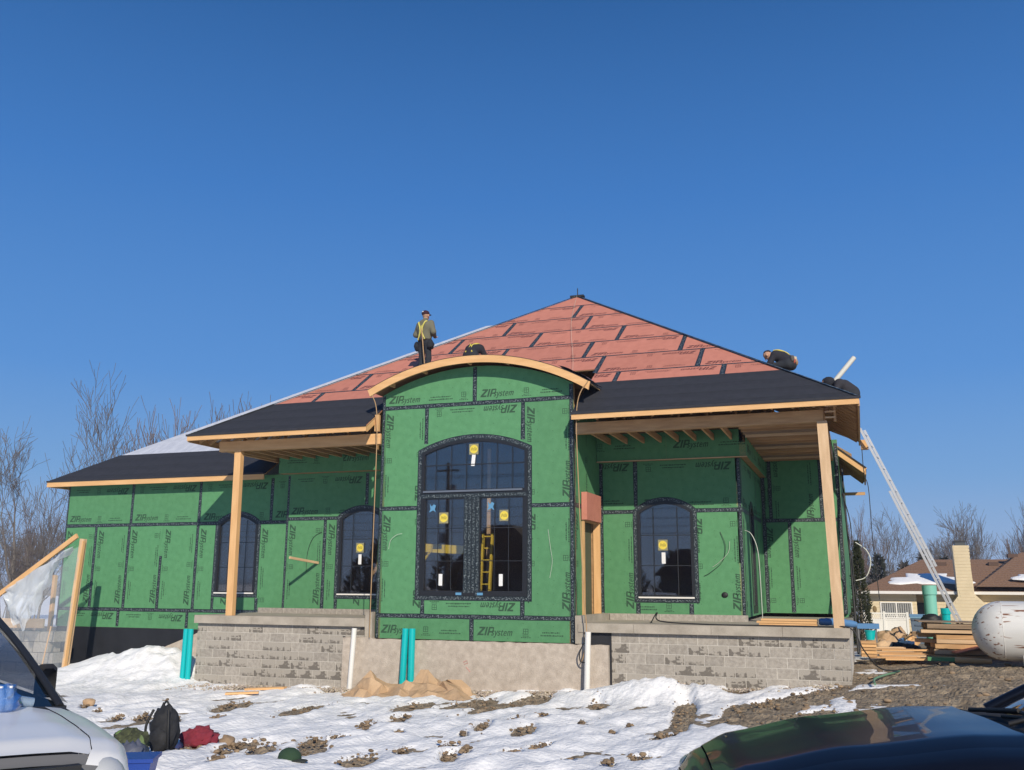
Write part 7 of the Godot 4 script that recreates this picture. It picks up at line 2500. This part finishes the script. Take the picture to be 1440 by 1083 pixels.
func make_people():
	rng.seed = 12
	var cloth := func(c: Color) -> StandardMaterial3D: return plain(c, 0.9)
	# 1. standing on the roof beside the barrel, seen from behind, hands before the chest
	var P := []
	var hip := 0.96
	for sg in [-1.0, 1.0]:
		P.append([Vector3(0.095 * sg, hip, 0), Vector3(0.115 * sg, 0.52, 0.03), 0.105, 0.075, PANT])
		P.append([Vector3(0.115 * sg, 0.52, 0.03), Vector3(0.125 * sg, 0.10, -0.02), 0.075, 0.058, PANT])
		P.append([Vector3(0.125 * sg, 0.06, -0.04), Vector3(0.14 * sg, 0.045, 0.16), 0.055, 0.045, BOOT])
		P.append([Vector3(0.20 * sg, 1.46, 0.0), Vector3(0.30 * sg, 1.20, -0.02), 0.085, 0.07, JAC])
		P.append([Vector3(0.30 * sg, 1.20, -0.02), Vector3(0.16 * sg, 1.14, 0.22), 0.068, 0.05, JAC])
	P.append([Vector3(-0.07, hip, 0), Vector3(0.07, hip, 0), 0.125, 0.125, PANT])
	P.append([Vector3(0, 1.02, 0), Vector3(0, 1.22, 0), 0.145, 0.16, JAC])
	P.append([Vector3(-0.12, 1.36, 0), Vector3(0.12, 1.36, 0), 0.145, 0.145, JAC])
	P.append([Vector3(-0.07, 1.10, 0), Vector3(-0.09, 1.4, -0.02), 0.13, 0.125, JAC])
	P.append([Vector3(0.07, 1.10, 0), Vector3(0.09, 1.4, -0.02), 0.13, 0.125, JAC])
	P.append([Vector3(0, 1.46, -0.02), Vector3(0, 1.58, 0.0), 0.085, 0.07, JAC])
	P.append([Vector3(-0.06, 1.50, -0.07), Vector3(0.06, 1.50, -0.07), 0.065, 0.065, JAC])
	var at := Vector3(-2.28, 5.88 + SL * 2.5 + 0.03, -2.0)
	var hb := []
	for sg in [-1.0, 1.0]:
		hb.append(hand_bones(Vector3(0.15 * sg, 1.14, 0.24), Vector3(-0.55 * sg, 0.2, 0.8).normalized(), Vector3(0, 1, 0), SKIN))
	# faces away from the camera (towards -z): turned half round
	var p1 := person("person standing on the roof left of the arch, back turned, olive jacket, tool belt", at, PI - 0.25, P, head_bones(Vector3(0, 1.70, 0.02), Vector3(0.0, -0.15, 1).normalized(), Vector3.UP, Color(0.03, 0.02, 0.02)), hb)
	var cs := ns()
	ellipsoid(cs, Vector3(0, 1.755, 0.0), Vector3(0.105, 0.085, 0.115), 16, 8)
	part(p1, "cap", finish(cs), cloth.call(Color(0.035, 0.008, 0.018)))
	cs = ns()
	ellipsoid(cs, Vector3(0, 1.745, 0.13), Vector3(0.075, 0.012, 0.08), 14, 6)
	part(p1, "cap_brim", finish(cs), cloth.call(Color(0.03, 0.008, 0.016)))
	cs = ns()
	box(cs, Vector3(-0.02, 1.77, -0.118), Vector3(0.02, 1.79, -0.108))
	put(p1, "cap_clasp", cs, M.white)
	# harness, belt and pouches
	for sg in [-1.0, 1.0]:
		tube_part(p1, "harness_strap", curve_pts([Vector3(0.13 * sg, 1.50, 0.06), Vector3(0.115 * sg, 1.49, -0.13), Vector3(0.04 * sg, 1.32, -0.175), Vector3(0.03 * sg, 1.2, -0.175), Vector3(0.11 * sg, 1.0, -0.15)]), 0.022, plain(Color(0.55, 0.50, 0.12), 0.8), 6)
		part(p1, "tool_pouch", crumple_blob(Vector3(0.22 * sg, 0.86, -0.03), Vector3(0.09, 0.13, 0.11), 70 + int(sg), 14, 10, 0.25), cloth.call(Color(0.012, 0.014, 0.02)))
	part(p1, "harness_pad", crumple_blob(Vector3(0, 1.27, -0.165), Vector3(0.06, 0.12, 0.025), 75, 12, 8, 0.2), cloth.call(Color(0.42, 0.38, 0.10)))
	tube_part(p1, "tool_belt", ring_xz(Vector3(0, 1.0, 0), 0.175, 0.15, 20), 0.03, cloth.call(Color(0.03, 0.022, 0.018)), 6)
	part(p1, "lanyard_pack", crumple_blob(Vector3(-0.02, 1.03, -0.16), Vector3(0.09, 0.06, 0.045), 77, 12, 8, 0.2), cloth.call(Color(0.05, 0.055, 0.06)))
	tube_part(p1, "lanyard", curve_pts([Vector3(-0.03, 1.3, -0.2), Vector3(-0.09, 1.05, -0.22), Vector3(-0.12, 0.7, -0.2), Vector3(-0.13, 0.3, -0.15), Vector3(-0.2, 0.05, -0.3)]), 0.014, M.rope, 6)
	# 2. crouching behind the crown of the arch, only the bent back shows
	var Q := crouch(DARK, PANT)
	var p2 := person("person crouched low behind the crown of the arch, dark jacket with yellow harness straps", Vector3(-1.12, 5.88 + SL * 3.0 - 0.14, -2.5), PI, Q[0], Q[1], Q[2])
	crouch_harness(p2)
	part(p2, "hood", crumple_blob(Vector3(0, 0.76, 0.39), Vector3(0.13, 0.13, 0.14), 79, 14, 10, 0.1), cloth.call(DARK))
	# 3. bent over behind the right hip
	Q = crouch(DARK, PANT)
	var p3 := person("person bent over behind the right hip of the roof, dark jacket with pale yellow straps", Vector3(6.84, 6.98, -3.0), -PI * 0.5 - 0.35, Q[0], Q[1], Q[2])
	crouch_harness(p3)
	for k in 4:
		part(p3, "tool_pouch", crumple_blob(Vector3(-0.1 + 0.07 * k, 0.5 + 0.05 * (k % 2), -0.24), Vector3(0.055, 0.08, 0.05), 120 + k, 10, 8, 0.4), cloth.call([Color(0.32, 0.2, 0.09), Color(0.5, 0.42, 0.3), Color(0.35, 0.08, 0.05), Color(0.1, 0.09, 0.08)][k]))
	# 4. low on the right slope with a pale tube over the shoulder
	Q = crouch(Color(0.025, 0.026, 0.034), PANT)
	var p4 := person("person low on the far right slope, dark blue hooded top, carrying a pale tube", Vector3(8.22, 5.98, -2.1), -PI * 0.5, Q[0], Q[1], Q[2])
	part(p4, "hood", crumple_blob(Vector3(0, 0.76, 0.39), Vector3(0.135, 0.135, 0.14), 83, 14, 10, 0.1), cloth.call(Color(0.012, 0.014, 0.022)))
	var tb := tube_part(self, "pale_tube", [Vector3(7.92, 6.74, -2.2), Vector3(8.41, 7.36, -2.45)], 0.055, plain(Color(0.55, 0.55, 0.5), 0.7), 14)
	tag(tb, "pale cardboard tube carried on the far right slope of the roof", "tube")
	var lk := ns()
	tube(lk, [Vector3(8.15, 6.33, -2.1), Vector3(8.2, 6.6, -2.15)], [0.05, 0.04], 8)
	tag(put(self, "white_bag", lk, M.white), "small white bag beside the person with the tube", "bag")

func ring_xz(c: Vector3, rx: float, rz: float, n: int) -> Array:
	var out := []
	for k in n + 1:
		var a := TAU * k / n
		out.append(c + Vector3(cos(a) * rx, 0, sin(a) * rz))
	return out

func crouch(top: Color, legs: Color) -> Array:
	# kneeling and bent forward; z is forward, feet at the origin
	var B := []
	for sg in [-1.0, 1.0]:
		B.append([Vector3(0.1 * sg, 0.42, -0.12), Vector3(0.17 * sg, 0.42, 0.26), 0.11, 0.075, legs])
		B.append([Vector3(0.17 * sg, 0.42, 0.26), Vector3(0.15 * sg, 0.10, 0.0), 0.075, 0.055, legs])
		B.append([Vector3(0.15 * sg, 0.06, -0.02), Vector3(0.16 * sg, 0.05, 0.15), 0.055, 0.045, BOOT])
		B.append([Vector3(0.19 * sg, 0.69, 0.18), Vector3(0.28 * sg, 0.47, 0.26), 0.08, 0.065, top])
		B.append([Vector3(0.28 * sg, 0.47, 0.26), Vector3(0.18 * sg, 0.20, 0.42), 0.062, 0.045, top])
	B.append([Vector3(-0.07, 0.45, -0.13), Vector3(0.07, 0.45, -0.13), 0.125, 0.125, legs])
	B.append([Vector3(0, 0.50, -0.1), Vector3(0, 0.64, 0.07), 0.16, 0.165, top])
	B.append([Vector3(-0.12, 0.68, 0.16), Vector3(0.12, 0.68, 0.16), 0.13, 0.13, top])
	B.append([Vector3(0, 0.70, 0.20), Vector3(0, 0.72, 0.30), 0.08, 0.065, top])
	var hb := []
	for sg in [-1.0, 1.0]:
		hb.append(hand_bones(Vector3(0.175 * sg, 0.185, 0.43), Vector3(-0.2 * sg, -0.6, 0.7).normalized(), Vector3(0, 0.7, 0.6).normalized(), SKIN))
	return [B, head_bones(Vector3(0, 0.74, 0.42), Vector3(0, -0.75, 0.66).normalized(), Vector3(0, 0.66, 0.75).normalized(), Color(0.02, 0.015, 0.012)), hb]

func crouch_harness(p: Node3D):
	for sg in [-1.0, 1.0]:
		tube_part(p, "harness_strap", curve_pts([Vector3(0.12 * sg, 0.81, 0.22), Vector3(0.10 * sg, 0.80, 0.08), Vector3(0.02 * sg, 0.72, -0.07), Vector3(0.09 * sg, 0.50, -0.25)]), 0.022, plain(Color(0.60, 0.50, 0.08), 0.8), 6)
